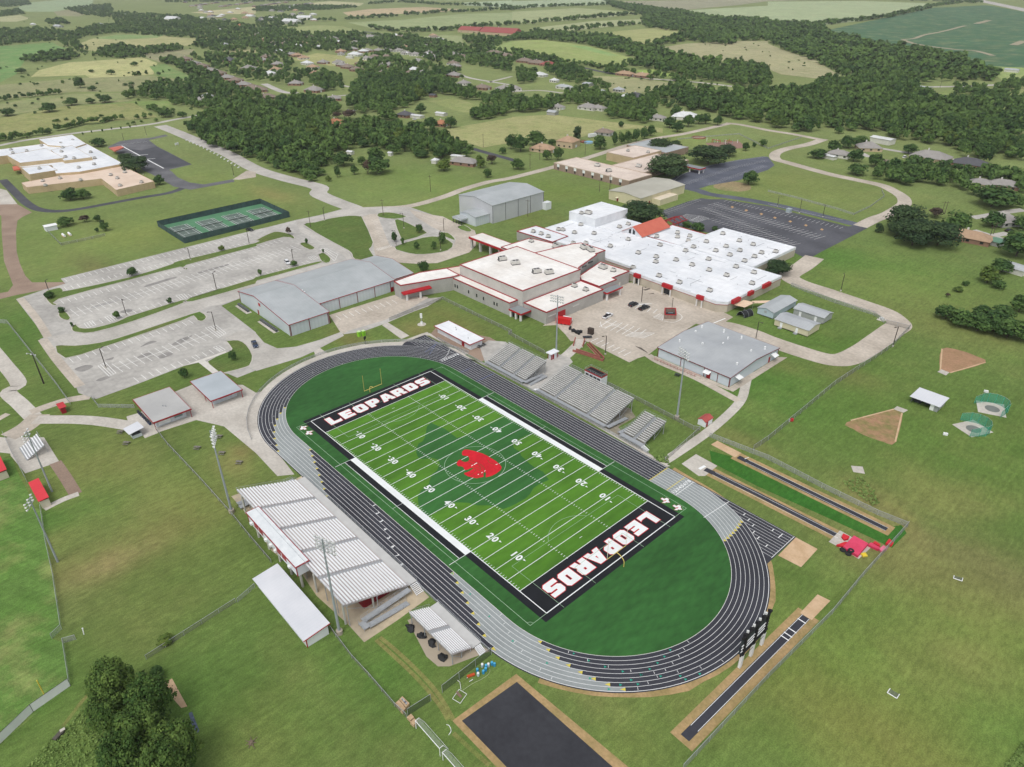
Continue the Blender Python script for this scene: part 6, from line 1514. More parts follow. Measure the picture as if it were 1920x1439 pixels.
# tennis courts
TC = [Vector((-300, 12.2, 0)), Vector((-259.5, 12.2, 0)), Vector((-263.0, 76.0, 0)), Vector((-301.5, 76.0, 0))]
sheet('tennis_court', TC, .03, mat('green_court', (90, 140, 104), .9, scale=.1, c2=(80, 126, 94))); cl = MB(); ct = MB()
for k in range(4):
    yc = 20.5+k*15.8; xc = -281
    ct.flat(rect(xc-11.9, yc-5.5, xc+11.9, yc+5.5), .045)
    for (x0, y0, x1, y1) in ((-11.9, -5.5, 11.9, -5.5), (-11.9, 5.5, 11.9, 5.5), (-11.9, -4.1, 11.9, -4.1), (-11.9, 4.1, 11.9, 4.1), (-11.9, -5.5, -11.9, 5.5), (11.9, -5.5, 11.9, 5.5), (-6.4, -4.1, -6.4, 4.1), (6.4, -4.1, 6.4, 4.1), (-6.4, 0, 6.4, 0)):
        line(cl, (xc+x0, yc+y0), (xc+x1, yc+y1), .16, .055)
    nt = thing('tennis_net', 'tennis net across the %s court counted from the gravel road' % ('first', 'second', 'third', 'fourth')[k], 'net', (xc, yc, 0), 'tennis nets')
    MB().quad((xc, yc-6.2, .05), (xc, yc+6.2, .05), (xc, yc+6.2, 1.0), (xc, yc-6.2, 1.0)).build('netting', M_linkk, nt); MB().bar((xc, yc-6.2, 1.0), (xc, yc+6.2, 1.0), .06, .1).build('tape', M_white, nt)
    for s in (-6.2, 6.2): MB().tube((xc, yc+s, 0), (xc, yc+s, 1.08), .06, 6).build('post', M_dark, nt)
struct('court_surface', ct, mat('grey_court', (102, 116, 108), .9, scale=.1, c2=(90, 104, 97))); struct('court_line', cl, M_white)
fence('tall fence with dark green windscreen around the four tennis courts', TC+[TC[0]], 3.2, M_screen, 6, 'tennis_fence', post_m=mat('dark_green_post', (34, 48, 44), .7))
# ---------------------------------------------------------------- track and field gear
def cage(lab, c, face, z=3.6):
    t = thing('throwing_cage', lab, 'throwing cage', (c.x, c.y, 0), 'green throwing cages'); n = 8; P = []
    for i in range(n+1):
        a = face+math.radians(62+236*i/n); r = 4.3 if 0 < i < n else 5.4
        P.append(Vector((c.x+r*math.cos(a), c.y+r*math.sin(a), 0)))
    m = MB(); k = MB()
    for i in range(n):
        a, b = P[i], P[i+1]; zz = lambda j: z if 0 < j < n else z*.75
        mid = (a+b)/2
        m.quad(a, b, (b.x, b.y, zz(i+1)), (a.x, a.y, zz(i)))
        k.tube((a.x, a.y, zz(i)), (b.x, b.y, zz(i+1)), .03, 5)
    m.build('netting', M_linkg, t); k.build('cable', M_galv, t)
    for i, p in enumerate(P): MB().tube(p, (p.x, p.y, z if 0 < i < n else z*.75), .06, 6).build('post', mat('teal_post', (70, 170, 150), .6), t)
cage('green netted throwing cage on the nearer diamond slab', W('l:1542,340')[0], math.radians(215)); cage('green netted throwing cage on the farther square slab', W('l:1682,188')[0], math.radians(250))
for s, lab in (('l:1328,385', 'small white crate on the grass near the nearer throwing cage'), ('l:1633,65', 'small white crate on the grass behind the farther throwing cage')):
    p = W(s)[0]; t = thing('crate', lab, 'crate', p); MB().box((p.x, p.y, .45), (1.3, .7, .7), .4).build('box', M_white, t); MB().box((p.x, p.y, .06), (1.2, .6, .12), .4).build('skid', M_dark, t)
sbd = thing('scoreboard', 'tall black scoreboard frame on three white posts seen from behind beside the track', 'scoreboard', (93, 0, 0))
for y in (-4.6, -.3, 4.0): MB().box((93, y, 1.9), (.55, .8, 3.8)).build('post', M_post, sbd); MB().box((93, y, 6.7), (.5, .6, 5.8)).build('post_sleeve', M_black, sbd)
MB().box((92.7, -.3, 7.0), (.35, 10.6, 4.9)).build('board', mat('board_back', (70, 77, 80), .85, scale=.4, c2=(54, 60, 63), spec=.1), sbd); m = MB()
for z in (5.3, 6.2, 7.1): m.box((92.95, -.3, z), (.16, 10.6, .12))
m.build('rail', M_alu, sbd); MB().box((93, -.3, 4.3), (.3, 10.6, .5)).build('lower_truss', M_black, sbd); m = MB()
m.box((92.9, -.3, 9.6), (.5, 11.2, .5))
m.build('upper_truss', M_black, sbd); MB().tube((93.2, -4.6, 3.2), (93.2, 4, 3.2), .05, 5).build('conduit', M_dark, sbd)
for i in range(9): MB().box((92.7, -5+i*1.18, 10.1), (.5, .4, .5), .5).build('speaker', M_lamp if i % 2 else M_black, sbd)
M_mat = mat('pink_red_mat', (220, 74, 108), .6, scale=.4, c2=(206, 62, 94)); M_mat2 = mat('bright_red_mat', (208, 44, 56), .6, var=.1)
def pad_thing(lab, s, h, m, z0=.05, name='landing_mat', cat='landing mat', rise=0):
    P = W(s, h); t = thing(name, lab, cat, (P[0].x, P[0].y, 0), 'landing mats'); MB().prism(P, z0, h).build('cushion', m, t)
    mm = MB(); ring(mm, P, .03, .05, h*.45, h*.52); mm.build('seam', M_door, t); return t
pad_thing('large square pink-red pole vault landing mat', 'S:490,540 735,290 1060,470 830,740', .9, M_mat); pad_thing('red wedge mat left of the vault runway end', 'S:340,500 540,430 600,440 500,535', .6, M_mat2); pad_thing('red wedge mat right of the vault runway end', 'S:460,310 490,245 640,310 610,360 520,380', .6, M_mat2)
pad_thing('oblong pink mat block behind the big vault mat', 'S:1060,490 1120,445 1325,560 1290,600', .8, M_mat); pad_thing('red mat flap leaning on the oblong pink block', 'S:1160,450 1210,415 1330,490 1320,530', .7, M_mat2); pad_thing('pale faded pink mat against the boundary fence', 'S:1300,590 1400,510 1500,570 1360,650', .6, mat('faded_pink_mat', (226, 122, 148), .7, var=.1)); pad_thing('bright red mat standing by the boundary fence', 'S:1450,460 1530,360 1630,450 1590,510', .7, M_mat2)
yb_ = W('S:880,720 980,690 1040,770 940,790'); t = thing('vault_box', 'yellow plastic vault box beside the big pink mat', 'vault box', yb_[0]); MB().prism(yb_, .03, .3).build('box', mat('bright_yellow', (232, 204, 60), .6), t); ring(MB(), yb_, .02, .1, .3, .36).build('rim', M_yellow, t)
def torus(mb, c, R_, r, n=20, k=8):
    vs = []; fs = []
    for i in range(n):
        for j in range(k):
            a = 2*PI*i/n; b = 2*PI*j/k; vs.append((c[0]+(R_+r*math.cos(b))*math.cos(a), c[1]+(R_+r*math.cos(b))*math.sin(a), c[2]+r*math.sin(b)))
    for i in range(n):
        for j in range(k): fs.append((i*k+j, ((i+1) % n)*k+j, ((i+1) % n)*k+(j+1) % k, i*k+(j+1) % k))
    return mb.add(vs, fs)
M_tyre = mat('tyre_rubber', (44, 45, 46), .85, var=.2)
for s, z, lab in (('S:480,635', .32, 'big tractor tyre lying alone beside the pink mat'), ('S:600,720', .32, 'big tractor tyre on the ground under another tyre'), ('S:650,690', .9, 'big tractor tyre stacked on top of another tyre')):
    p = W(s)[0]; t = thing('tractor_tyre', lab, 'tyre', (p.x, p.y, 0), 'tractor tyres'); torus(MB(), (p.x, p.y, z), .52, .27).build('tyre', M_tyre, t); torus(MB(), (p.x, p.y, z), .34, .12).build('inner_rim', M_dark, t)
BAR = [('Q:1155,420', 'w'), ('Q:1255,440', 'b'), ('Q:1315,410', 'w'), ('Q:1405,370', 'b'), ('Q:1470,400', 'b'), ('Q:1245,520', 'b'), ('Q:1185,590', 'b'), ('Q:1030,545', 'b'), ('Q:1050,650', 'w')]
BL = ['grey-white barrel nearest the mesh fence', 'blue barrel beside the grey-white barrel by the fence', 'pale barrel amid the blue cluster', 'bright blue barrel at the track side end', 'blue barrel at the outer corner by the track', 'blue barrel in the middle of the cluster', 'blue barrel touching the hose', 'light blue barrel beside the orange sled', 'tall pale barrel next to the orange sled']
for (s, c), lab in zip(BAR, BL):
    p = W(s)[0]; t = thing('barrel', lab, 'barrel', (p.x, p.y, 0), 'plastic barrels'); b_ = MB()
    for z0, z1, r0, r1 in ((0, .3, .27, .30), (.3, .6, .30, .30), (.6, .9, .30, .26)): b_.tube((p.x, p.y, z0), (p.x, p.y, z1), r0, 14, r1, caps=(z0 == 0))
    b_.build('drum', mat('blue_plastic', (52, 146, 196), .5, var=.1) if c == 'b' else mat('pale_plastic', (186, 206, 212), .5, var=.1), t); MB().tube((p.x, p.y, .9), (p.x, p.y, .92), .27, 14).build('lid', mat('lid_blue', (88, 178, 218), .5) if c == 'b' else M_white, t)
a, b = W('Q:770,700 960,630'); t = thing('blocking_sled', 'orange football sled with white bars beside the barrels', 'sled', a); MB().box(((a.x+b.x)/2, (a.y+b.y)/2, .3), (1.7, .5, .4), math.atan2(b.y-a.y, b.x-a.x)).build('frame', mat('orange_paint', (196, 84, 44), .6), t)
for s in ('Q:760,710 940,575', 'Q:820,800 915,745'): p, q = W(s, .3); MB().tube(p, q, .07, 6).build('bar', M_white, t)
fr = W('Q:560,1020 760,1140 590,1380 390,1260'); t = thing('practice_net', 'white pipe square frame lying on the grass with a long loose hose', 'frame', fr[0])
MB().path([(p.x, p.y, .25) for p in smooth(fr, 1, True)]+[(fr[0].x, fr[0].y, .25)], .05, 6).build('frame', M_white, t); hz = smooth(W('Q:640,1040 900,860 1100,760 1290,640 1350,540 1340,480'), 5); t2 = thing('hose', 'pale hose curving over the grass beside the blue barrels', 'hose', hz[0])
MB().path([(p.x, p.y, .05) for p in hz], .04, 5).build('tube', mat('pale_hose', (178, 186, 150), .7), t2); MB().path([Vector((p.x, p.y, .3)) for p in W('Q:520,790 580,840 610,1020')], .05, 5).build('prop', M_white, t); MB().flat(W('Q:480,1060 540,1080 640,1200 600,1250 500,1150'), .3).build('backing', mat('brown_board', (132, 110, 96), .9), t)
wp = smooth(W('R:1130,670 1180,690 1215,780 1170,860'), 5); t = thing('pipe', 'white curved pipe lying on the grass by the black practice pad', 'pipe', wp[0]); MB().path([(p.x, p.y, .06) for p in wp], .06, 6).build('tube', M_white, t)
def pallet_stack(lab, s, h, top=None):
    P = W(s, h*.5); t = thing('pallet_stack', lab, 'pallet stack', (P[0].x, P[0].y, 0), 'stacks by the fence'); k = max(2, int(h/.3))
    for i in range(k): MB().prism(P, i*h/k+.03, (i+1)*h/k-.03).build('layer', mat('stack_wood', (198, 172, 140), .8, scale=1.5, c2=(176, 148, 116)), t)
    if top: MB().prism(off_poly(P, -.3), h, h+.1).build('bag', top, t)
    return t
pallet_stack('stacked tan pavers with black plastic on top beside the fence', 'R:280,230 335,175 465,300 400,375', .9, mat('black_plastic', (62, 64, 76), .5, scale=2, c2=(190, 190, 190))); pallet_stack('stacked tan pavers against the fence, nearer row', 'R:205,300 275,240 395,390 335,460', .9)
pallet_stack('cardboard coloured stack, far one of two by the leaning goals', 'R:415,550 490,490 550,550 480,610', .8); pallet_stack('cardboard coloured stack, near one of two by the leaning goals', 'R:475,640 550,570 610,630 540,700', .8)
def soccer_goal(lab, x0, x1, y, dy, h=2.44, w=.06, top=.9, base=2.0, rope=False):
    t = thing('soccer_goal', lab, 'soccer goal', ((x0+x1)/2, y, 0), 'soccer goals'); sg = 1 if dy > 0 else -1
    f = MB().path([(x0, y, 0), (x0, y, h), (x1, y, h), (x1, y, 0)], w*1.25, 7); f.build('frame', M_white, t)
    b = MB()
    for x in (x0, x1): b.path([(x, y, h), (x, y+sg*top, h), (x, y+sg*base, .05)], w, 6)
    b.tube((x0, y+sg*base, .05), (x1, y+sg*base, .05), w*.6, 6); b.build('back_frame', M_white, t)
    n = MB(); P = [(y, h), (y+sg*top, h), (y+sg*base, .06)]
    for (a, za), (c, zc) in zip(P[:-1], P[1:]): n.quad((x0, a, za), (x1, a, za), (x1, c, zc), (x0, c, zc))
    for x in (x0, x1): n.add([(x, y, 0), (x, y, h), (x, y+sg*top, h), (x, y+sg*base, .05)], [(0, 1, 2, 3)])
    n.build('netting', link_mat('white_net', (196, 204, 196), .22), t); return t
soccer_goal('white full-size soccer goal parked against the fence by the cardboard stacks', 57.9, 65.6, -63.4, 1); soccer_goal('white full-size soccer goal cut off by the bottom edge of the view', 66.6, 74.0, -63.5, 1)
def mini_goal(lab, s, hh):
    P = W(s); t = thing('mini_goal', lab, 'soccer goal', P[1], 'small practice goals'); MB().path([(p.x, p.y, .1) for p in P], .09, 6).build('frame', M_white, t); MB().flat(P, .06).build('netting', link_mat('grey_net', (120, 128, 116), .5), t)
mini_goal('small white goal frame tipped over on the right-hand lawn', 'p:915,848 893,878 965,922 985,890', 1); mini_goal('small pale goal frame lying near the worn track on the right', 'p:1395,0 1390,20 1455,42 1460,18', 1)
for s, lab in (('i:905,368', 'grey picnic table beside the ticket kiosk'), ('i:950,452', 'square grey picnic table on the lawn below the kiosk'), ('i:1480,487', 'picnic table on the grass nearest the chain link fence'), ('i:1665,527', 'picnic table beside the bare patch near the light pole'), ('i:1645,402', 'picnic table behind the light pole lamps'), ('i:1795,597', 'picnic table near the apron of the grandstand'), ('y:438,338', 'dark picnic table by the white concession building corner'), ('y:465,325', 'dark picnic table farther from the track by the white building'), ('g:1240,1380', 'dark bench beside the low metal building')):
    p = W(s)[0]; rz = .7 if s[0] == 'i' else .2; t = thing('picnic_table', lab, 'picnic table', (p.x, p.y, 0), 'picnic tables'); mt = mat('grey_wood', (134, 130, 122), .9, scale=2, c2=(112, 108, 100)) if s[0] == 'i' else M_dark
    MB().box((p.x, p.y, .74), (1.9, .8, .06), rz).build('tabletop', mt, t); n_ = Vector((-math.sin(rz), math.cos(rz), 0))
    for q in (-.75, .75): MB().box((p.x+n_.x*q, p.y+n_.y*q, .44), (1.9, .28, .05), rz).build('seat', mt, t)
    d_ = Vector((math.cos(rz), math.sin(rz), 0)); l = MB()
    for q in (-.7, .7): l.bar((p.x+d_.x*q-n_.x*.7, p.y+d_.y*q-n_.y*.7, .0), (p.x+d_.x*q+n_.x*.25, p.y+d_.y*q+n_.y*.25, .72), .06, .09).bar((p.x+d_.x*q+n_.x*.7, p.y+d_.y*q+n_.y*.7, .0), (p.x+d_.x*q-n_.x*.25, p.y+d_.y*q-n_.y*.25, .72), .06, .09)
    l.build('frame', mt, t)
for i in range(9):
    x, y = 1040+i*11, 220+i*11; p = W('i:%d,%d' % (x, y))[0]; t = thing('wheelie_bin', 'dark blue wheeled bin in the row beside the concession stand wall', 'bin', (p.x, p.y, 0), 'bins along the concession wall')
    MB().box((p.x, p.y, .5), (.6, .65, .95), i*.3).build('body', mat('bin_blue', (48, 62, 96), .5, var=.2) if i % 3 else M_dark, t); MB().box((p.x, p.y, 1.02), (.66, .7, .07), i*.3).build('lid', M_dark, t)
for i, s in enumerate(('z:1290,1175', 'z:1370,1230', 'z:1440,1275', 'z:1520,1380')):
    p = W(s)[0]; t = thing('covered_equipment', 'black tarp-covered gear under the small near bleacher, %s along it' % ('first', 'second', 'third', 'fourth')[i], 'covered gear', (p.x, p.y, 0), 'gear under the bleacher'); rr_ = random.Random(i); m = MB(); n = 9; V = []
    for k in range(3):
        for j in range(n):
            a = 2*PI*j/n; r = (1.25, 1.0, .5)[k]*(0.45+.9*rr_.random()); V.append((p.x+r*math.cos(a), p.y+r*.8*math.sin(a), (0.02, .5, .8)[k]*(0.7+.6*rr_.random())))
    V.append((p.x+.3, p.y, .95)); F_ = []
    for k in range(2):
        for j in range(n): F_.append((k*n+j, k*n+(j+1) % n, (k+1)*n+(j+1) % n, (k+1)*n+j))
    for j in range(n): F_.append((2*n+j, 2*n+(j+1) % n, 3*n))
    m.add(V, F_).build('tarp', mat('black_tarp', (44, 45, 48)), t); MB().box((p.x, p.y, .3), (1.2, .9, .6)).build('load', M_dark, t)
# ---------------------------------------------------------------- vehicles
def vehicle(lab, s, kind, col, cat):
    a, b = W(s); d = (b-a); c = (a+b)/2; rz = math.atan2(d.y, d.x); L = {'suv': 4.9, 'pickup': 5.8, 'sedan': 4.7, 'rv': 8.5}[kind]; Wd = 1.95 if kind != 'rv' else 2.4
    t = thing({'suv': 'parked_suv', 'pickup': 'pickup_truck', 'sedan': 'parked_car', 'rv': 'camper_van'}[kind], lab, cat, (c.x, c.y, 0), 'parked vehicles')
    M = mat('car_paint_'+'_'.join(map(str, col)), col, .25, var=.03, spec=.6)
    def prof(pts, w0, w1, name, m, inset=None):
        mb = MB(); n = len(pts); zs = [p[1] for p in pts]; zl, zh = min(zs), max(zs); V = []
        for sgn in (-1, 1):
            for x, z in pts: w = w0+(w1-w0)*((z-zl)/(zh-zl)); V.append((c.x+x, c.y+sgn*w/2, z))
        mb.add(V, [tuple(range(n)), tuple(range(2*n-1, n-1, -1))]+[(i, i+n, (i+1) % n+n, (i+1) % n) for i in range(n)])
        o = mb.build(name, m, t); return o
    h = L/2
    if kind == 'rv': prof([(-h, .4), (h-.3, .4), (h, 1.4), (h-.5, 2.9), (-h, 3.1)], Wd, Wd*.96, 'body', M); prof([(h-.4, 1.5), (h-.05, 1.5), (h-.35, 2.3), (h-.6, 2.3)], Wd*.9, Wd*.88, 'windscreen', M_glass)
    else:
        prof([(-h, .45), (-h+.1, .3), (h-.1, .3), (h, .5), (h-.05, .85), (h-1.2, 1.02), (-h+.05, 1.02)], Wd, Wd*.95, 'body', M)
        C_ = {'suv': [(-h+.08, 1.0), (h-1.25, 1.0), (h-2.0, 1.62), (-h+.45, 1.68)], 'pickup': [(-h+2.3, 1.0), (h-1.35, 1.0), (h-2.1, 1.72), (-h+2.5, 1.76)], 'sedan': [(-h+.5, .98), (h-1.2, .98), (h-2.0, 1.4), (-h+1.3, 1.42)]}[kind]
        prof(C_, Wd*.93, Wd*.74, 'windows', M_glass)
        top = [p for p in C_ if p[1] > 1.2]; xs = [p[0] for p in top]; MB().box((c.x+(xs[0]+xs[1])/2, c.y, top[0][1]+.06), (abs(xs[0]-xs[1])*1.02, Wd*.75, .1)).build('roof', M, t)
        if kind == 'pickup': MB().box((c.x-h+1.2, c.y, 1.03), (2.0, Wd*.8, .06)).build('bed', M_black, t)
    for x in (-L*.3, L*.31):
        for sgn in (-1, 1):
            w = MB().tube((c.x+x, c.y+sgn*(Wd/2-.22), .36), (c.x+x, c.y+sgn*(Wd/2+.01), .36), .36, 14).build('wheel', M_tyre, t); MB().tube((c.x+x, c.y+sgn*(Wd/2), .36), (c.x+x, c.y+sgn*(Wd/2+.03), .36), .2, 10).build('rim', M_galv, w)
    for sgn in (-1, 1):
        MB().box((c.x+h-.03, c.y+sgn*Wd*.34, .72), (.08, .4, .16)).build('headlight', M_lamp, t); MB().box((c.x-h+.0, c.y+sgn*Wd*.36, .8), (.08, .25, .2)).build('taillight', M_red, t)
    t.rotation_euler = (0, 0, rz); return t
WH, BK_ = (232, 234, 236), (30, 32, 38)
for a in (('white SUV parked beside the little tree in the main lot', 'f:215,515 258,560', 'suv', WH, 'suv'), ('dark blue pickup driving on the road by the small lot', 'e:1900,1125 1925,1180', 'pickup', (52, 66, 92), 'pickup truck'), ('dark sedan parked near the tennis court fence', 'e:1850,285 1900,298', 'sedan', BK_, 'car'),
          ('white pickup truck with black bed in the courtyard', 'g:672,965 760,915', 'pickup', WH, 'pickup truck'), ('black SUV beside the lamp post in the courtyard', 'g:872,868 945,838', 'suv', BK_, 'suv'), ('black pickup truck next to the black SUV in the courtyard', 'g:945,895 1032,862', 'pickup', BK_, 'pickup truck'), ('dark SUV parked behind the round bushy tree by the dark lot', 'g:1072,150 1108,142', 'suv', BK_, 'suv'),
          ('white camper van beside the pool in the yard', 'c:575,1035 630,1025', 'rv', WH, 'camper van'), ('black car on the driveway by the right edge', 'h:1778,300 1830,292', 'sedan', BK_, 'car'), ('white car under the white carport', 'b:1165,905 1215,895', 'sedan', WH, 'car'), ('white van parked by the hedge on the right lane', 'd:1010,1190 1040,1180', 'suv', WH, 'van'), ('black car on the gravel drive of the carport house', 'b:1205,958 1240,950', 'sedan', BK_, 'car'),
          ('silver car on the left of the two on the cul-de-sac', 'b:680,835 710,830', 'sedan', (150, 154, 160), 'car'), ('white pickup on the cul-de-sac', 'b:725,838 765,828', 'pickup', WH, 'pickup truck'), ('dark car in the drive of the grey-roofed house', 'd:1330,1255 1370,1248', 'sedan', BK_, 'car'), ('white car in the yard with many vehicles', 'c:385,665 425,658', 'sedan', WH, 'car'), ('pale car in the yard with many vehicles', 'c:300,612 340,606', 'sedan', (196, 198, 200), 'car')): vehicle(*a)
# small odds and ends in the courtyard and around
P4 = W('g:330,1015 432,1030 445,965 345,950', 0); c = (P4[0]+P4[2])/2
t = thing('cargo_trailer', 'bright red cargo trailer parked by the red roll-up door', 'trailer', (c.x, c.y, 0)); rz = math.atan2((P4[1]-P4[0]).y, (P4[1]-P4[0]).x); MB().box((c.x, c.y, 1.55), (6.2, 2.5, 2.4), rz).build('body', mat('trailer_red', (200, 36, 38), .4, var=.06), t)
for s in (-.8, .8):
    for q in (-1.1, 1.1): x, y = s*math.cos(rz)-q*math.sin(rz), s*math.sin(rz)+q*math.cos(rz); MB().tube((c.x+x-.1*math.sin(rz), c.y+y-.1, .35), (c.x+x+.1*math.sin(rz), c.y+y+.1, .35), .35, 12).build('wheel', M_tyre, t)
p = W('g:415,975')[0]; t = thing('storage_tank', 'white rounded utility trailer behind the red cargo trailer', 'trailer', (p.x, p.y, 0)); MB().tube((p.x-1.8, p.y-.6, 1.3), (p.x+1.8, p.y+.6, 1.3), 1.1, 14).build('tank', M_white, t); MB().box((p.x, p.y, .3), (3, 1.5, .5), .3).build('chassis', M_dark, t)
p = W('g:470,1050')[0]; t = thing('tarp_pile', 'heap of black tarped gear beside the red trailer', 'tarp pile', (p.x, p.y, 0)); rr_ = random.Random(9); m = MB()
for k in range(7): m.box((p.x+rr_.uniform(-3.5, 3), p.y+rr_.uniform(-1, 1)+.3, .5), (rr_.uniform(1, 2.2), rr_.uniform(.8, 1.6), rr_.uniform(.7, 1.5)), rr_.uniform(0, 3), rr_.uniform(-.3, .3))
m.build('tarp', mat('black_tarp', (44, 45, 48)), t)
p = W('g:590,1065')[0]; t = thing('generator_box', 'tall dark box standing at the courtyard edge by the steps', 'box', (p.x, p.y, 0)); MB().box((p.x, p.y, 1.3), (2.2, 1.5, 2.4), .2).build('cabinet', mat('rust_dark', (72, 62, 56), .8, var=.2), t); MB().box((p.x, p.y, .06), (2.4, 1.7, .12), .2).build('skid', M_dark, t)
p = W('g:565,1095')[0]; t = thing('flatbed_cart', 'flat dark cart lying beside the tall dark box', 'cart', (p.x, p.y, 0)); MB().box((p.x, p.y, .5), (3.6, 1.6, .12), .9).build('deck', M_dark, t)
for s in (-1, 1): MB().tube((p.x+s*.6, p.y+s*.8-.1, .25), (p.x+s*.6+.15, p.y+s*.8, .25), .25, 10).build('wheel', M_tyre, t)
for i, lab in enumerate(('lime green portable toilet, left one of the pair', 'lime green portable toilet, right one of the pair')):
    p = G(673.5+i*8.5, 631-i*1.5); t = thing('portable_toilet', lab, 'portable toilet', (p.x, p.y, 0), 'portable toilets'); MB().box((p.x, p.y, 1.05), (1.15, 1.15, 2.1)).build('cabin', mat('lime_plastic', (150, 214, 60), .5, var=.06), t); MB().box((p.x, p.y, 2.18), (1.2, 1.2, .14)).build('roof', mat('pale_lime', (206, 232, 170), .5), t); MB().box((p.x+.58, p.y, 1.0), (.04, .7, 1.7)).build('door', mat('lime_door', (130, 192, 52), .5), t)
p = W('f:822,1145')[0]; t = thing('play_clock', 'small black play clock on a post behind the far end zone', 'play clock', (p.x, p.y, 0)); MB().tube(p, (p.x, p.y, 2.6), .08, 6).build('post', M_dark, t); MB().box((p.x, p.y, 2.9), (.3, 1.5, 1.1), .6).build('panel', M_black, t)
p = W('f:1243,995')[0]; t = thing('antenna_mast', 'short mast with white equipment panel inside a round bare patch', 'mast', (p.x, p.y, 0)); MB().tube(p, (p.x, p.y, 4.6), .12, 7).build('mast', M_galv, t); MB().box((p.x, p.y, 4.0), (.9, .5, 2.0), .8).build('panel', M_white, t); MB().prism([(p.x+1.8*math.cos(2*PI*i/16), p.y+1.8*math.sin(2*PI*i/16)) for i in range(16)], .02, .1).build('pad', M_concrete, t); MB().box((p.x, p.y, .7), (.8, .6, 1.2), .8).build('cabinet', M_white, t)
t = thing('ramp_wall', 'red brick zigzag ramp with low walls from the courtyard to the stadium', 'ramp', W('g:570,1140')[0]); m = MB()
for s in ('g:455,1198 575,1235 680,1272', 'g:680,1272 690,1255 580,1140', 'g:480,1190 660,1250', 'g:660,1250 565,1150'):
    P = W(s)
    for q, r in zip(P[:-1], P[1:]): m.bar((q.x, q.y, .45), (r.x, r.y, .45), .3, .9)
m.build('wall', mat('red_brick', (164, 104, 92), .9, scale=.8, c2=(148, 92, 82)), t); MB().flat(W('g:470,1200 680,1268 575,1145 560,1150 655,1255 490,1205'), .12).build('ramp_deck', mat('pink_concrete', (190, 154, 138), .9, var=.1), t)
t = thing('stairway', 'concrete stairs with red side walls down from the courtyard', 'stairs', W('g:495,1145')[0]); m = MB(); a, b = W('g:460,1160 530,1165'); c_, d_ = W('g:475,1110 545,1120')
for k in range(6): f0 = k/6; p, q = a.lerp(c_, f0), b.lerp(d_, f0); m.bar((p.x, p.y, .1+.06*k), (q.x, q.y, .1+.06*k), 1.0, .12+.1*k)
m.build('stair', M_concrete, t); m = MB(); m.bar((a.x, a.y, .5), (c_.x, c_.y, .8), .35, 1.0).bar((b.x, b.y, .5), (d_.x, d_.y, .8), .35, 1.0); m.build('side_wall', mat('red_brick', (164, 104, 92)), t)
p = W('e:385,285')[0]; t = thing('utility_shed', 'white utility shed in the fenced corral on the school lawn', 'shed', (p.x, p.y, 0)); gable_block(t, p.x-2.2, p.y-3, p.x+2.2, p.y+3, 2.6, 3.0, 'y', M_wwall, M_white, None)
for s, lab in (('e:480,335', 'white tank unit on the slab near the corral shed'), ('e:525,325', 'white tank unit on the slab farther from the corral shed')):
    p = W(s)[0]; t = thing('pump_unit', lab, 'pump', (p.x, p.y, 0)); MB().tube((p.x-2.2, p.y, .8), (p.x+2.2, p.y, .8), .6, 12).build('tank', M_white, t); MB().box((p.x, p.y, .2), (4.2, 1.4, .4)).build('base', M_sand, t)
for s, lab in (('h:155,155', 'pale blue utility cabinet on the lawn strip above the dark lot'), ('e:370,115', 'grey stone bench on the lawn') if False else ('h:850,960', 'white crate by the drive gate')):
    p = W(s)[0]; t = thing('utility_cabinet', lab, 'cabinet', (p.x, p.y, 0)); MB().box((p.x, p.y, 1.2), (2.6, 2.6, 2.4)).build('cabinet', mat('pale_blue_metal', (168, 182, 186), .5), t) if 'blue' in lab else MB().box((p.x, p.y, .5), (1.6, 1, 1)).build('cabinet', M_white, t); MB().box((p.x, p.y, .06), (2.9, 2.9, .12)).build('slab', M_concrete, t)
for s, lab in (('l:175,285', 'red and white guard box hung by the long chain link fence'),): p = W(s)[0]; t = thing('gate_box', lab, 'box', (p.x, p.y, 0)); MB().box((p.x, p.y, .8), (1.0, .5, 1.0), .8).build('box', M_redroof, t); MB().box((p.x-.5, p.y-.4, .5), (.3, .3, 1.0), .8).build('post', M_white, t)
p = W('c:1400,1035')[0]; t = thing('play_pit', 'round red-brown play pit with raised edge on the school lawn', 'play area', (p.x, p.y, 0)); m = MB(); ring(m, [(p.x+6*math.cos(2*PI*i/20), p.y+6*math.sin(2*PI*i/20)) for i in range(20)], 0, .8, 0, .5); m.build('edge', mat('brown_edge', (128, 78, 66), .9), t); MB().flat([(p.x+5.3*math.cos(2*PI*i/20), p.y+5.3*math.sin(2*PI*i/20)) for i in range(20)], .1).build('bed', M_clay, t)
t = thing('playground', 'playground frame of red, white and grey posts on a brown patch', 'playground', W('c:1580,1080')[0]); MB().flat(W('c:1450,1075 1700,1060 1760,1110 1640,1120 1480,1100'), .06).build('surface', mat('mulch', (150, 120, 108), .95, var=.15), t); rr_ = random.Random(4)
for i, s in enumerate('1460,1062 1500,1070 1520,1075 1540,1072 1560,1080 1590,1078 1600,1085 1625,1080 1650,1085 1690,1075'.split()):
    p = W('c:'+s)[0]; MB().tube(p, (p.x, p.y, rr_.uniform(2.5, 4.2)), .18, 6).build('post', (M_white, M_red, M_galv)[i % 3], t)
m = MB(); 
for q in ('1500,1070 1560,1080', '1590,1078 1650,1085'): a, b = W('c:'+q); m.bar((a.x, a.y, 2.4), (b.x, b.y, 2.4), 1.4, .2)
m.build('platform', M_trim, t)
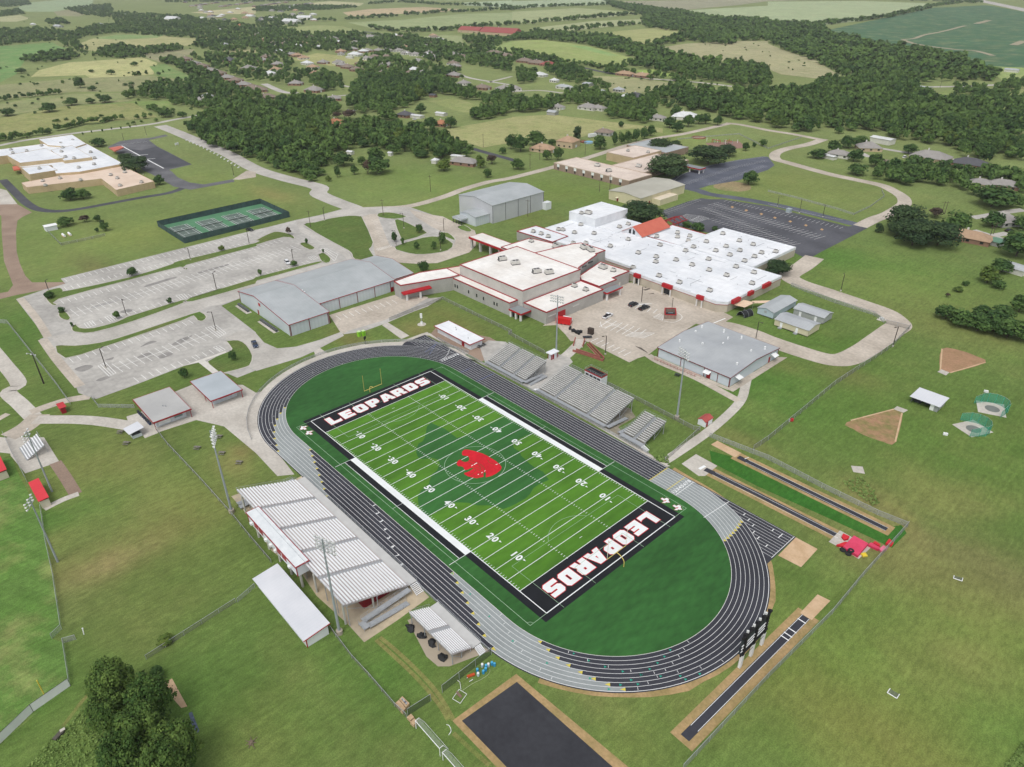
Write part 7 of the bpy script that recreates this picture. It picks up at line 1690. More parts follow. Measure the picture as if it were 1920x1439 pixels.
p = W('c:575,1075')[0]; t = thing('swimming_pool', 'round above-ground pool with wooden deck behind the tan house', 'pool', (p.x, p.y, 0)); MB().tube((p.x, p.y, 0), (p.x, p.y, 1.2), 3.6, 20).build('wall', mat('pool_wall', (160, 190, 208), .5), t); MB().flat([(p.x+3.3*math.cos(2*PI*i/20), p.y+3.3*math.sin(2*PI*i/20)) for i in range(20)], 1.22).build('water', mat('pool_water', (96, 168, 212), .1, spec=.6), t); MB().box((p.x-5, p.y-1, .6), (4, 5, 1.2)).build('deck', mat('deck_wood', (142, 92, 76), .9), t)
for s, lab in (('a:1330,1100', 'white sign panel on the lawn by the patched lot'),): p = W(s)[0]; t = thing('sign_board', lab, 'sign', (p.x, p.y, 0)); MB().box((p.x, p.y, 2.2), (.4, 4, 1.6), .5).build('panel', M_white, t); MB().tube((p.x, p.y-1.2, 0), (p.x, p.y-1.2, 1.5), .12, 6).tube((p.x, p.y+1.2, 0), (p.x, p.y+1.2, 1.5), .12, 6).build('posts', M_galv, t)
for i in range(16):
    x = 1400+i*26; y = 1055+i*11+(i*i*.18); p = W('a:%d,%d' % (x, y))[0]; t = thing('kerb_block', 'white concrete kerb block in the curved row along the school lawn', 'kerb block', (p.x, p.y, 0), 'kerb blocks along the lawn'); MB().box((p.x, p.y, .3), (2.0, .8, .6), -.9).build('block', M_white, t)
p = W('m:1885,1255')[0]; t = thing('tree_stump', 'grey splintered tree stump with small debris on the near lawn', 'stump', (p.x, p.y, 0)); rr_ = random.Random(2); MB().tube(p, (p.x, p.y, .5), .55, 9, .4).build('trunk', mat('dead_wood', (128, 114, 98), .95, scale=3, var=.3), t)
for k in range(7): a = k*.9; MB().tube((p.x+.4*math.cos(a), p.y+.4*math.sin(a), .1), (p.x+rr_.uniform(.9, 1.7)*math.cos(a), p.y+rr_.uniform(.9, 1.7)*math.sin(a), .12), .12, 5, .05).build('root', mat('dead_wood', (128, 114, 98)), t)
p = W('m:630,440')[0]; t = thing('marker_post', 'leaning white marker post on the grass near the baseball gate', 'post', (p.x, p.y, 0)); MB().tube(p, (p.x-.2, p.y+.2, 1.5), .1, 7).build('post', M_white, t); MB().tube((p.x-.2, p.y+.2, 1.5), (p.x-.22, p.y+.22, 1.7), .16, 7).build('cap', M_white, t)
p = W('m:1210,790')[0]; t = thing('marker_post', 'white post beside the tan slab at the tree clump', 'post', (p.x, p.y, 0)); MB().tube(p, (p.x, p.y, 1.7), .14, 7).build('post', M_white, t); MB().tube((p.x, p.y, 1.7), (p.x, p.y, 2.0), .22, 7).build('cap', M_white, t)
a, b = W('m:410,1240 475,1170'); t = thing('drain_culvert', 'low concrete culvert in the weeds at the lower left', 'culvert', (a.x, a.y, 0)); MB().bar((a.x, a.y, .3), (b.x, b.y, .3), .9, .6).build('body', mat('culvert_dark', (96, 92, 84), .9, scale=1, var=.3), t); MB().bar((b.x-.3, b.y, .65), (b.x+.3, b.y, .65), .9, .1).build('cap', M_concrete, t)
# ---------------------------------------------------------------- trees
NR = np.random.default_rng(5)
def leaf_mat(name, dark, light):
    m = bpy.data.materials.new(name); m.use_nodes = True; N = m.node_tree.nodes; L = m.node_tree.links; b = N['Principled BSDF']
    b.inputs['Roughness'].default_value = .75; b.inputs['Specular IOR Level'].default_value = .15
    a = N.new('ShaderNodeVertexColor'); a.layer_name = 'tint'; sx = N.new('ShaderNodeSeparateColor'); L.new(a.outputs['Color'], sx.inputs['Color'])
    oi = N.new('ShaderNodeObjectInfo'); ad = N.new('ShaderNodeMath'); ad.operation = 'MULTIPLY_ADD'; ad.inputs[1].default_value = .35; L.new(oi.outputs['Random'], ad.inputs[0]); L.new(sx.outputs['Red'], ad.inputs[2])
    r = N.new('ShaderNodeValToRGB'); e = r.color_ramp.elements; e[0].position = .25; e[1].position = 1.0; e[0].color = dark+(1,); e[1].color = light+(1,)
    L.new(ad.outputs[0], r.inputs['Fac']); L.new(r.outputs['Color'], b.inputs['Base Color'])
    an = N.new('ShaderNodeAttribute'); an.attribute_name = 'sn'; vt = N.new('ShaderNodeVectorTransform'); vt.vector_type = 'NORMAL'; vt.convert_from = 'OBJECT'; vt.convert_to = 'WORLD'
    L.new(an.outputs['Vector'], vt.inputs['Vector']); gg_ = N.new('ShaderNodeNewGeometry'); m1 = N.new('ShaderNodeVectorMath'); m1.operation = 'SCALE'; m1.inputs['Scale'].default_value = 1.5; L.new(vt.outputs['Vector'], m1.inputs[0])
    m2 = N.new('ShaderNodeVectorMath'); m2.operation = 'ADD'; L.new(m1.outputs['Vector'], m2.inputs[0]); L.new(gg_.outputs['Normal'], m2.inputs[1]); m3 = N.new('ShaderNodeVectorMath'); m3.operation = 'NORMALIZE'; L.new(m2.outputs['Vector'], m3.inputs[0]); L.new(m3.outputs['Vector'], b.inputs['Normal'])
    return m
LEAF = leaf_mat('foliage', (.033, .076, .022), (.108, .182, .044)); LEAFY = leaf_mat('yellow_foliage', (.07, .12, .025), (.15, .20, .04)); LEAFR = leaf_mat('reddish_foliage', (.05, .04, .03), (.11, .075, .05))
LEAFB = leaf_mat('bright_foliage', (.046, .098, .022), (.150, .225, .050))
LEAFD = leaf_mat('cedar_foliage', (.028, .058, .024), (.075, .118, .042))
M_bark = mat('bark', (84, 74, 62), .95, scale=2, var=.3)
def crown(nl, per, leaf, seed, flat=.75, low=.28, spread=.62, cone=0.0, rs=(.30, .52)):
    """unit crown: lobes of leaf clumps; radius about 1, z from low to about 2"""
    g = np.random.default_rng(seed); V = []; T = []; S = []
    for i in range(nl):
        a = g.uniform(0, 2*np.pi); rr = spread*np.sqrt(g.uniform(.02, 1)); zc = g.uniform(low+.35, 1.62)
        rr *= (1-.55*max(0, zc-1.0)) if not cone else (1.15-zc*cone)
        c = np.array([rr*np.cos(a), rr*np.sin(a), zc]); R_ = g.uniform(*rs)*(1.0 if not cone else .75)
        d = g.normal(size=(per, 3)); d /= np.linalg.norm(d, axis=1, keepdims=True); keep = d[:, 2] > -.65; d = d[keep]
        p = c+d*np.array([R_, R_, R_*flat])*g.uniform(.72, 1.08, (len(d), 1))
        n = d*.8+g.normal(size=d.shape)*.45+np.array([0, 0, .55]); n /= np.linalg.norm(n, axis=1, keepdims=True)
        u = np.cross(n, g.normal(size=d.shape)); u /= np.linalg.norm(u, axis=1, keepdims=True); w = np.cross(n, u); s = leaf*g.uniform(.6, 1.35, (len(d), 1)); k = g.uniform(.55, 1.1, (len(d), 1))
        V.append(np.stack([p-u*s-w*s*k*.6, p+u*s*.8-w*s*k, p+u*s+w*s*k*.7, p-u*s*.7+w*s*k], 1).reshape(-1, 3))
        sn = d+.55*(p-np.array([0, 0, .75]))+np.array([0, 0, .25]); sn /= np.linalg.norm(sn, axis=1, keepdims=True); S.append(np.repeat(sn, 4, 0))
        t = np.clip(g.uniform(.05, .62)+g.normal(0, .09, (len(d), 1)), 0, 1); T.append(np.repeat(t, 4, 0).reshape(-1))
    return np.concatenate(V), np.concatenate(T), np.concatenate(S)
def crown_mesh(name, V, T, m, S=None):
    me = np_mesh(name, V, np.arange(len(V)).reshape(-1, 4)); c = me.color_attributes.new('tint', 'FLOAT_COLOR', 'POINT')
    c.data.foreach_set('color', np.stack([T, T, T, np.ones_like(T)], 1).astype(np.float32).ravel()); me.materials.append(m)
    S = np.tile(np.array([0, 0, 1.0]), (len(V), 1)) if S is None else S
    a = me.attributes.new('sn', 'FLOAT_VECTOR', 'POINT'); a.data.foreach_set('vector', S.astype(np.float32).ravel()); return me
def trunk(mb, r=.07, h=.9, seed=0):
    g = random.Random(seed); mb.tube((0, 0, -.02), (0, 0, h*.55), r, 7, r*.7); mb.tube((0, 0, h*.53), (g.uniform(-.1, .1), g.uniform(-.1, .1), h*1.3), r*.7, 6, r*.25)
    for k in range(4):
        a = k*1.6+g.uniform(-.4, .4); mb.tube((0, 0, h*(.4+.08*k)), (.55*math.cos(a), .55*math.sin(a), h*(.95+.1*k)), r*.5, 5, r*.15)
    return mb
def tree_proto(kind, nl, per, leaf, seed, m, **kw):
    V, T, S = crown(nl, per, leaf, seed, **kw)
    t = thing('tree', 'tree', 'tree', (0, 0, -80), 'trees'); o = bpy.data.objects.new('crown', crown_mesh('crown', V, T, m, S)); COL.objects.link(o); o.parent = t
    k = trunk(MB(), .05 if kind != 'small' else .04, .6, seed); k.v = [(x, y, z-80) for x, y, z in k.v]; k.build('trunk', M_bark, t)
    return index_kids(t)
PROTO = {'oak': [tree_proto('oak', 26, 70, .085, 10+i, LEAF) for i in range(4)], 'tall': [tree_proto('tall', 24, 66, .09, 30+i, LEAF, spread=.5, flat=1.0) for i in range(3)], 'cedar': [tree_proto('cedar', 20, 60, .085, 50, LEAFD, cone=.5, low=.0)],
         'small': [tree_proto('small', 12, 60, .13, 60+i, LEAF, spread=.45) for i in range(2)], 'big': [tree_proto('big', 120, 120, .034, 70+i, LEAFB, spread=.8, rs=(.16, .34)) for i in range(3)], 'yellow': [tree_proto('yellow', 22, 70, .09, 80, LEAFY)], 'red': [tree_proto('red', 20, 60, .09, 85, LEAFR)],
         'bush': [tree_proto('bush', 14, 60, .11, 90+i, LEAF, low=-.2, flat=.8) for i in range(2)], 'live': [tree_proto('live', 44, 110, .055, 95+i, LEAFD, spread=.8, flat=.7) for i in range(2)]}
USED = set(); TREES = []     # (x, y, radius, height, kind, label, group)
def single(kind, s, lab, grp=None):
    """'tile:x,y,w,h ...' foot pixel, crown width, total height in tile pixels"""
    t = TILES['P']
    for w in s.split():
        if ':' in w: k, w = w.split(':'); t = TILES[k]
        x, y, wd_, hh = [float(q) for q in w.split(',')]
        bx, by = t[0]+x/t[2], t[1]+y/t[2]; p = G(bx, by); dep = (p-CAMP).dot(CFW)
        r = wd_/t[2]*dep/CF/2; r *= 1.06 if kind != 'big' else .84; h = HT(bx, by, bx, by-hh/t[2])*(.96 if kind != 'big' else 1.12); TREES.append((p.x, p.y, r, max(h, r*1.0), kind, lab, grp))
S1 = 'trees on the main parking lot'; S2 = 'trees on the entrance loop'; S3 = 'oaks by the elementary school'; S4 = 'big tree clump by the right lawn'; S5 = 'dark thicket at the right edge'; S6 = 'trees round the lane houses'; S7 = 'tree clump at the bottom left'; S8 = 'trees scattered over the scrub pasture'; S9 = 'trees on the junction lawn'
for k, s, l, g in [
 ('oak', 'e:505,255,120,80', 'rounded tree beside the white shed corral on the school lawn', None), ('red', 'e:640,228,80,60', 'sparse thin-leaved tree at the back of the corral', None), ('oak', 'e:730,222,62,60', 'dark round tree behind the corral, upper of a group', None), ('cedar', 'e:770,248,55,45', 'dark bush wedged between two round corral trees', None), ('oak', 'e:795,292,72,78', 'dark round tree at the corral fence corner', None), ('small', 'e:730,305,40,40', 'small shrub on the corral fence line', None),
 ('oak', 'e:990,632,86,78', 'tree on the upper grass median of the main lot, middle', S1), ('oak', 'e:375,797,80,62', 'tree at the left tip of the upper grass median', S1), ('small', 'e:470,905,60,48', 'young tree on the small oval island', S1), ('small', 'e:880,952,66,62', 'tree beside the second hatched bay of the lower median', S1), ('small', 'e:1275,838,48,48', 'thin young tree near the walkway on the lower median', S1), ('yellow', 'e:1665,442,50,48', 'pale yellow-green young tree below the tennis courts', S1), ('small', 'e:545,1012,25,42', 'tiny sapling at the left end of the lower median', S1), ('oak', 'e:1750,1268,60,88', 'tree in a mulch ring on the rounded lawn by the small lot', S1), ('oak', 'e:1385,1397,76,86', 'tree in a mulch ring behind the pale-roofed restroom building', S1),
 ('oak', 'e:530,62,150,105', 'dark tree in front of the peach-roofed school, left of a touching pair', None), ('oak', 'e:625,52,120,85', 'dark tree in front of the peach-roofed school, right of a touching pair', None),
 ('red', 'f:248,325,50,62', 'reddish-brown round tree by the lot entrance', S1), ('small', 'f:380,390,30,42', 'sapling on the oval island at the lot end', S1), ('small', 'f:505,462,25,38', 'sapling at the hatched corner of the lot', S1), ('oak', 'f:285,556,56,44', 'round tree next to the white SUV', S1), ('small', 'f:35,632,45,56', 'tree on the lower median right of the walkway', S1),
 ('small', 'f:1040,378,56,76', 'tree at the end of the short stall row', S2), ('small', 'f:1100,402,36,62', 'slim tree beside the curved entrance path', S2), ('oak', 'f:1225,308,60,72', 'tree on the wedge island of the entrance loop', S2), ('oak', 'f:1400,388,70,90', 'tallest tree by the crossing of the round entrance island', S2), ('oak', 'f:1210,432,50,66', 'left tree of two on the round entrance island', S2), ('oak', 'f:1335,432,50,66', 'right tree of two on the round entrance island', S2), ('oak', 'f:1255,602,90,88', 'full round tree at the corner of the grey block corridor', None),
 ('live', 'g:965,232,290,125', 'broad dark bushy tree between white school roofs and dark lot', None), ('bush', 'g:1310,265,90,45 1390,292,120,50 1520,290,60,30', 'clipped hedge bush along the front of the white school', 'front hedge bushes'), ('live', 'h:75,622,178,115', 'spreading live oak at the right corner of the white school', None),
 ('oak', 'c:65,1137,140,142', 'dark round tree left of the yellow-roofed house, left of two', None), ('oak', 'c:185,1092,160,120', 'dark round tree left of the yellow-roofed house, right of two', None), ('cedar', 'c:490,1055,95,125', 'tall lone dark tree beside the tan two-storey house', None), ('oak', 'c:262,1202,72,84', 'small tree in front of the yellow-roofed house', None), ('oak', 'c:345,1202,84,112', 'tree between the yellow-roofed and two-storey houses', None), ('oak', 'c:45,1272,110,92', 'tree by the corner of the gravel lane', None), ('small', 'c:815,957,56,46', 'lone bush in the middle of the tan field', None), ('oak', 'c:300,1092,66,52', 'low tree behind the yellow-roofed house', None),
 ('live', 'c:1110,1132,170,92', 'oak behind the dusty pink school roof, left crown', S3), ('live', 'c:1215,1112,100,60', 'oak behind the dusty pink school roof, right crown', S3), ('live', 'c:1160,1322,290,160', 'huge spreading oak in front of the dusty pink school', S3), ('live', 'c:1470,1232,270,160', 'broad dark oak beside the red entrance canopy', S3), ('live', 'c:1610,1172,130,95', 'dark oak right behind the red canopy oak', S3), ('oak', 'c:1750,1132,62,72', 'round tree beside the playground, nearest', S3), ('small', 'c:1815,1107,40,40', 'smallest round tree beside the playground', S3), ('oak', 'c:1880,1097,70,58', 'round tree beside the playground, farthest right', S3), ('oak', 'c:1770,1387,140,120', 'lone round oak on the mown lawn by the bus drive', None),
 ('tall', 'c:660,1122,120,112 770,1092,64,108 820,1082,62,92 870,1072,72,92 930,1062,82,100 990,1042,82,92 1040,1022,80,86', 'tree in the dense row along the lane behind the elementary school', 'tree row behind the elementary school'), ('oak', 'c:1180,962,110,92 1240,992,100,92 1320,952,90,100 1400,932,90,80 1450,932,90,90 1540,942,80,82', 'tree in front of the big white house by the road corner', 'trees around the white corner house'),
 ('live', 'h:1020,292,262,215', 'biggest dark oak of the clump beside the right lawn, back crown', S4), ('live', 'h:960,332,160,140', 'oak crown at the left side of the right lawn clump', S4), ('live', 'h:1080,402,240,215', 'broad oak at the front of the right lawn clump, left', S4), ('live', 'h:1270,402,290,215', 'broad oak at the front of the right lawn clump, right', S4), ('cedar', 'h:825,305,92,84', 'small dark tree at the left foot of the right lawn clump', S4), ('oak', 'h:1410,302,230,175', 'separate dark oak right of the clump beside the brick house', S4), ('red', 'h:1250,192,130,84', 'bare greyish tree behind the right lawn clump', None),
 ('oak', 'h:1680,262,170,135', 'round tree in the yard of the blue-grey house', S6), ('oak', 'h:1670,112,300,135', 'wide tree at the top of the right lane', S6), ('oak', 'h:1900,282,150,120', 'tree at the right edge above the black car', S6), ('oak', 'h:1860,482,270,225', 'large dark tree right of the green carport', S6), ('oak', 'h:1740,602,170,115', 'dark bushy tree left of the white garage', S6), ('yellow', 'h:1640,682,160,160', 'bright yellow-green tree alone on the right lawn', None), ('bush', 'h:1480,702,64,36', 'low dark bush on the right lawn, left of the yellow-green tree', None), ('yellow', 'h:1425,747,76,38', 'low light-green bush on the right lawn', None), ('bush', 'h:1720,722,120,60', 'bush with debris below the yellow-green tree', None), ('red', 'h:1345,792,38,36', 'small reddish stump bush on the right lawn', None),
 ('oak', 'h:1330,952,170,115 1440,1000,210,150 1570,1042,210,155 1690,1042,220,160 1790,1094,230,170 1890,1104,220,180 1880,902,160,160 1610,960,170,120 1740,960,190,130', 'tree in the dark thicket reaching the right edge of the lawn', S5),
 ('oak', 'd:360,1187,140,84 490,1142,112,104 600,1112,132,104 690,1092,120,84 640,1212,132,112 800,1252,130,115 670,1312,150,95 1080,1252,120,105 1050,1152,130,84', 'yard tree among the grey-roofed houses inside the road bend', S6), ('cedar', 'd:1210,742,92,78', 'single dark tree beside the grey building at the road cutting', None), ('oak', 'd:530,1002,74,64', 'light round tree at the edge of the big right wood', None),
 ('big', 'm:900,980,430,360', 'big tree at the top of the bottom-left clump', S7), ('big', 'm:1180,1080,420,330', 'big tree at the right shoulder of the bottom-left clump', S7), ('big', 'm:880,1180,380,330', 'big tree at the left side of the bottom-left clump', S7), ('big', 'm:1150,1360,480,400', 'big tree in the middle of the bottom-left clump', S7), ('big', 'm:1400,1470,460,380', 'big tree at the lower right of the bottom-left clump', S7), ('big', 'm:1020,1560,440,400', 'big tree at the bottom edge of the clump, left', S7), ('big', 'm:1330,1660,460,420', 'big tree cut by the bottom edge of the view', S7), ('yellow', 'm:1250,500,120,60', 'pale feathery shrub against the left chain link fence', None), ('bush', 'm:1190,760,110,90', 'dark shrub behind the white post beside the clump', None),
 ('oak', 'a:740,1102,122,76', 'dark tree behind the tan brick school roofs', None), ('oak', 'a:1195,1387,92,84', 'single round tree at the corner of the peach-roofed school', None), ('live', 'a:960,1232,110,92', 'oak beside the orange canopy of the tan school, back', None), ('live', 'a:1020,1292,192,135', 'large oak beside the orange canopy of the tan school, front', None),
 ('tall', 'a:605,662,92,96', 'tallest lone tree on the scrub pasture', S8), ('oak', 'a:695,682,70,36 160,552,76,46 835,562,66,46 690,547,46,28 1010,497,62,36 940,647,40,26 990,642,50,30 1115,627,36,22 540,792,110,62 790,772,110,62 740,732,52,34 690,777,80,32 370,842,130,42 60,872,112,52 1300,837,40,30 1195,562,40,28 1215,612,42,30', 'round dark tree standing in the open scrub pasture', S8), ('oak', 'a:1245,882,100,62', 'bushy tree at the pasture corner by the road bend', None), ('oak', 'a:1370,882,72,50', 'dark round bush on the grass above the junction road', None),
 ('small', 'a:625,1017,16,26 690,1002,16,26 770,992,16,26 840,977,18,28 910,972,16,26 978,962,20,26', 'sapling in the row along the road behind the tan school', 'road saplings'),
 ('oak', 'b:660,1247,150,115', 'round tree at the edge of the junction lawn near the white shed', S9), ('oak', 'b:795,1237,70,70', 'dark round bush on the junction lawn', S9), ('tall', 'b:612,1332,60,92', 'slim tree in the rough strip of the junction lawn', S9), ('oak', 'b:740,1312,62,84', 'upright tree in the rough strip, right of the slim one', S9), ('oak', 'b:930,1302,190,130 900,1240,150,150', 'large thick tree standing forward from the wood onto the lawn', S9), ('red', 'b:840,1310,90,110', 'brown twiggy bush beside the large forward tree', S9), ('yellow', 'b:545,1362,50,50', 'small pale sapling near the road on the junction lawn', S9), ('yellow', 'b:1410,1282,120,105', 'light green round tree beside the white dome shed', S9), ('oak', 'b:1735,1332,76,72', 'round tree alone on the lawn right of the brick house', S9), ('yellow', 'b:1685,1262,82,110', 'light green tree at the right end of the brick house', S9), ('red', 'b:1770,1232,90,72', 'dark reddish tree beside the asphalt lane', S9),
 ('cedar', 'b:1370,1032,30,42 1395,1032,22,32 1440,1047,42,52 1478,1052,30,36 1512,1062,52,42', 'small clipped dark tree in the row on the tan field', 'clipped row on the tan field'), ('oak', 'b:1850,1157,56,56', 'lone round bush by the asphalt lane', None), ('oak', 'b:1912,1122,90,125', 'dark tree at the lane end near two round oaks', None), ('oak', 'b:1235,852,92,82', 'round tree in the yard beside the carport', None), ('oak', 'b:1310,972,112,102', 'tree in front of the carport house drive', None), ('oak', 'b:1460,962,100,92', 'tree right of the orange-roofed cottage', None), ('red', 'b:615,890,80,50 640,1010,90,50 700,900,120,80', 'purple-leaved tree near the orange-roofed house in the wood', 'purple-leaved trees'), ('yellow', 'b:1230,750,90,130', 'pale yellow-green tree rising over the middle wood', None)]: single(k, s, l, g)
# woods: trees sown inside outlines
def inside(P, xs, ys):
    c = np.zeros(len(xs), bool); n = len(P)
    for i in range(n):
        a, b = P[i], P[i-1]
        if abs(b.y-a.y) < 1e-9: continue
        k = ((a.y > ys) != (b.y > ys)) & (xs < (b.x-a.x)*(ys-a.y)/(b.y-a.y)+a.x); c ^= k
    return c
WOOD = []
def sow(s, gap, lab, r=(3.6, 5.6), hh=(7, 12), kind=0):
    P = W(s); xs = [p.x for p in P]; ys = [p.y for p in P]
    gx_, gy_ = np.meshgrid(np.arange(min(xs), max(xs), gap), np.arange(min(ys), max(ys), gap)); gx_ = gx_.ravel()+NR.uniform(-.45, .45, gx_.size)*gap; gy_ = gy_.ravel()+NR.uniform(-.45, .45, gy_.size)*gap
    k = inside(P, gx_, gy_); 
    for x, y in zip(gx_[k], gy_[k]):
        f = 1+.25*noise.noise(Vector((x*.02, y*.02, 0))); WOOD.append((x, y, NR.uniform(*r)*f, NR.uniform(*hh)*f, kind, lab))
def hedge(s, w=8, gap=7, lab='hedgerow', r=(2.6, 4.2), hh=(5, 9), skip=.08):
    P = smooth(W(s), 3)
    for a, b in zip(P[:-1], P[1:]):
        n = int((b-a).length/gap)+1; d = (b-a).normalized(); nn = Vector((-d.y, d.x, 0))
        for i in range(n):
            if NR.uniform() < skip: continue
            p = a.lerp(b, i/n)+nn*NR.uniform(-w/2, w/2); WOOD.append((p.x, p.y, NR.uniform(*r), NR.uniform(*hh), 0, lab))
L1 = 'tree crowded in the dense wood behind the junction lawn'; L2 = 'tree in the wood behind the orange-roofed house and brick house'; L3 = 'tree in the long wood at the far right of the view'
sow('a:1400,965 1550,1090 1700,1160 1900,1190 b:0,1215 130,1290 330,1370 450,1330 430,1260 560,1240 620,1150 540,980 420,900 200,800 0,790 a:1760,830 1560,880', 8.4, L1, (2.8, 6.6), (6, 14)); sow('b:420,900 560,860 640,1000 820,930 900,960 1060,950 1130,1010 1330,1030 1590,1090 1640,1180 1300,1200 1000,1150 860,1110 620,1150', 8.4, L2, (2.8, 6.6), (6, 14))
sow('b:700,700 760,640 900,600 1150,570 1300,600 1500,620 1510,680 1370,700 1260,740 1230,780 1180,800 1050,830 900,860 780,870 690,810', 8.5, L2); sow('b:200,790 420,740 560,790 640,850 560,880 420,900', 9, L1); sow('b:900,860 1050,830 1040,920 930,920', 9, L2)
UL = 'suburb tree'
for s, g in (('b:330,560 480,540 640,600 650,680 520,690 400,620', 9), ('b:740,600 720,560 820,440 1000,400 1100,460 1300,500 1580,540 1560,600 1300,590 1000,590 840,640', 12.5), ('b:800,270 950,280 1190,280 1330,320 1550,350 1700,420 1580,480 1300,470 1150,400 960,370 820,340', 11), ('b:0,230 160,220 280,240 430,270 760,250 800,290 820,380 640,400 420,380 300,440 100,420 0,390', 12.5),
             ('a:0,240 300,220 540,250 700,200 900,190 1200,170 1500,150 1919,200 1919,290 1540,300 1250,280 850,250 580,300 690,420 600,410 560,370 390,315 0,350', 14), ('a:910,760 1050,670 1250,640 1480,620 1700,640 1919,720 1919,830 1750,820 1600,830 1300,800 1230,760 1050,740', 9.5), ('a:1180,460 1360,450 1500,520 1700,600 1640,640 1450,590 1300,500', 10), ('a:700,430 760,380 900,345 1060,380 1350,355 1370,380 1080,420 1090,440 900,440', 10), ('a:170,460 350,410 560,390 600,440 400,470 250,480', 10),
             ('a:0,0 200,0 240,40 100,55 0,60', 17), ('a:0,100 140,75 190,110 0,130', 14), ('a:480,70 680,50 830,40 860,100 1100,110 1440,130 1500,160 900,190 830,140 600,110', 17), ('a:340,160 480,150 520,190 340,190', 13), ('a:1500,320 1919,290 1919,370 1640,400 1430,350', 12), ('a:1430,430 1919,400 b:0,480 0,640 a:1919,640 1700,560', 15), ('b:0,400 250,450 330,560 400,620 310,660 60,620 0,640', 14), ('b:0,660 60,740 350,740 420,760 200,790 0,790', 14),
             ('b:1540,290 1700,280 1919,300 1800,370 1919,420 1919,560 1580,480 1700,420', 12), ('b:1370,700 1640,680 1650,770 1430,730', 8), ('b:1660,740 1919,700 1919,800 1720,800', 8.5), ('b:1580,900 1700,850 1919,810 1919,870 1700,910', 7), ('b:0,60 340,50 780,55 600,75 340,85 0,90', 15), ('b:0,150 200,120 420,150 330,210 0,230', 20), ('c:0,740 120,770 380,740 360,800 280,840 120,850 0,850', 8.5), ('c:370,700 620,680 800,780 1050,740 1080,900 1060,950 900,920 690,880 680,800 530,790 420,790', 9),
             ('c:40,540 180,560 200,620 60,640', 9), ('c:230,520 420,500 580,540 590,600 700,640 720,690 600,680 480,640 330,600', 10.5), ('c:0,390 100,400 260,430 400,480 380,510 200,480 0,460', 10), ('c:690,500 760,500 1000,580 700,560', 11), ('c:1000,560 1250,600 1420,620 1300,630 1000,600', 12), ('c:970,690 1170,690 1180,750 1080,760', 9), ('d:760,1345 900,1250 1050,1270 1300,1235 1500,1295 1680,1295 1919,1360 1919,1460 1500,1439 1250,1400 1000,1400', 8), ('d:1370,640 1500,650 1919,760 1919,830 1700,790 1400,700', 9), ('d:1670,680 1850,600 1919,600 1919,690 1780,690', 10), ('h:1540,10 1800,30 1919,60 1919,130 1700,110 1540,60', 8), ('h:1480,-40 1919,-20 1919,20 1540,0', 8.5)): sow(s, g, UL, (3.2, 5.4), (6, 11))
sow('c:0,280 200,245 420,265 650,280 850,310 1000,370 1200,420 1400,460 1620,490 1730,480 1830,500 1919,540 1919,680 1700,660 1690,640 1450,610 1260,580 1230,560 1000,520 870,500 820,490 980,470 900,430 780,390 640,360 450,325 200,300 0,305', 11, UL, (4, 6.5), (8, 13))
sow('c:680,0 850,40 1000,60 1250,90 1500,140 1919,160 d:0,180 380,190 480,270 640,290 780,340 960,360 1200,390 1480,440 1500,490 1640,520 1750,590 1700,610 1200,620 1130,660 930,590 900,570 540,560 360,470 150,390 0,320 c:1919,310 1700,310 1640,340 1540,340 1320,310 1020,360 1000,345 1150,310 1330,250 1000,210 970,150 990,110 760,60', 12.5, UL, (4.5, 7), (8, 13))
sow('c:1170,690 1300,680 1600,710 1830,700 1919,710 d:0,720 300,700 420,620 700,590 940,600 1100,640 1180,760 1300,760 1520,800 1919,840 1919,1220 1700,1180 1640,1230 1400,1190 1390,1130 1150,1090 1000,1060 930,1030 880,1000 780,990 700,1010 560,970 400,960 370,1000 200,990 0,960 c:1919,930 1830,930 1760,900 1590,900 1540,860 1320,830 1180,750', 9.4, L3, (3.0, 7.4), (6, 15))
for s in ('c:0,75 150,60 380,50 720,40', 'c:200,170 420,155 700,130 960,110', 'c:410,240 620,210 760,200 960,185', 'c:0,190 100,185 180,180', 'b:680,150 860,140 1060,125', 'b:1100,115 1230,115', 'b:1240,110 1400,95 1540,95 1850,75 1919,80', 'b:900,220 1050,240 1270,240 1400,235 1600,220 1700,205 1919,190', 'b:420,160 640,160', 'b:850,35 1100,20 1400,40 1660,45 1919,60', 'b:0,85 200,70 480,60 780,60', 'd:400,190 560,170 700,160 840,140 1050,100 1250,50 1400,30 1600,25', 'd:600,0 900,0 1200,10 1600,20', 'b:-100,20 300,10 900,0', 'a:250,-5 700,-10 1100,-5', 'a:1250,20 1600,15 1919,5'): hedge(s, 26, 9, 'hedgerow', (5, 8), (8, 13))
for s in ('a:0,1062 200,1030 400,1000', 'a:0,762 150,740 480,705', 'a:410,985 560,950 720,925', 'a:740,930 920,890', 'a:990,900 1130,890', 'c:400,470 560,490 700,520 860,510', 'a:1150,820 1290,880', 'c:1080,760 1230,830 1230,900', 'a:0,1070 150,1050', 'a:1000,570 1150,560', 'b:420,1270 440,1330 330,1375'): hedge(s, 9, 5.5, 'scrub row', (2.4, 4.2), (4, 8))
for i in range(150): p = G(NR.uniform(0, 480), NR.uniform(30, 240)); WOOD.append((p.x, p.y, NR.uniform(1.2, 2.6), NR.uniform(2, 4), 0, 'scrub'))
for i in range(40): p = G(NR.uniform(1240, 1560), NR.uniform(80, 145)); WOOD.append((p.x, p.y, NR.uniform(1.0, 2.2), NR.uniform(1.5, 3), 0, 'scrub'))
for i in range(36): p = G(NR.uniform(1130, 1420), NR.uniform(145, 180)); WOOD.append((p.x, p.y, NR.uniform(1.0, 2.4), NR.uniform(1.5, 4), 0, 'scrub'))
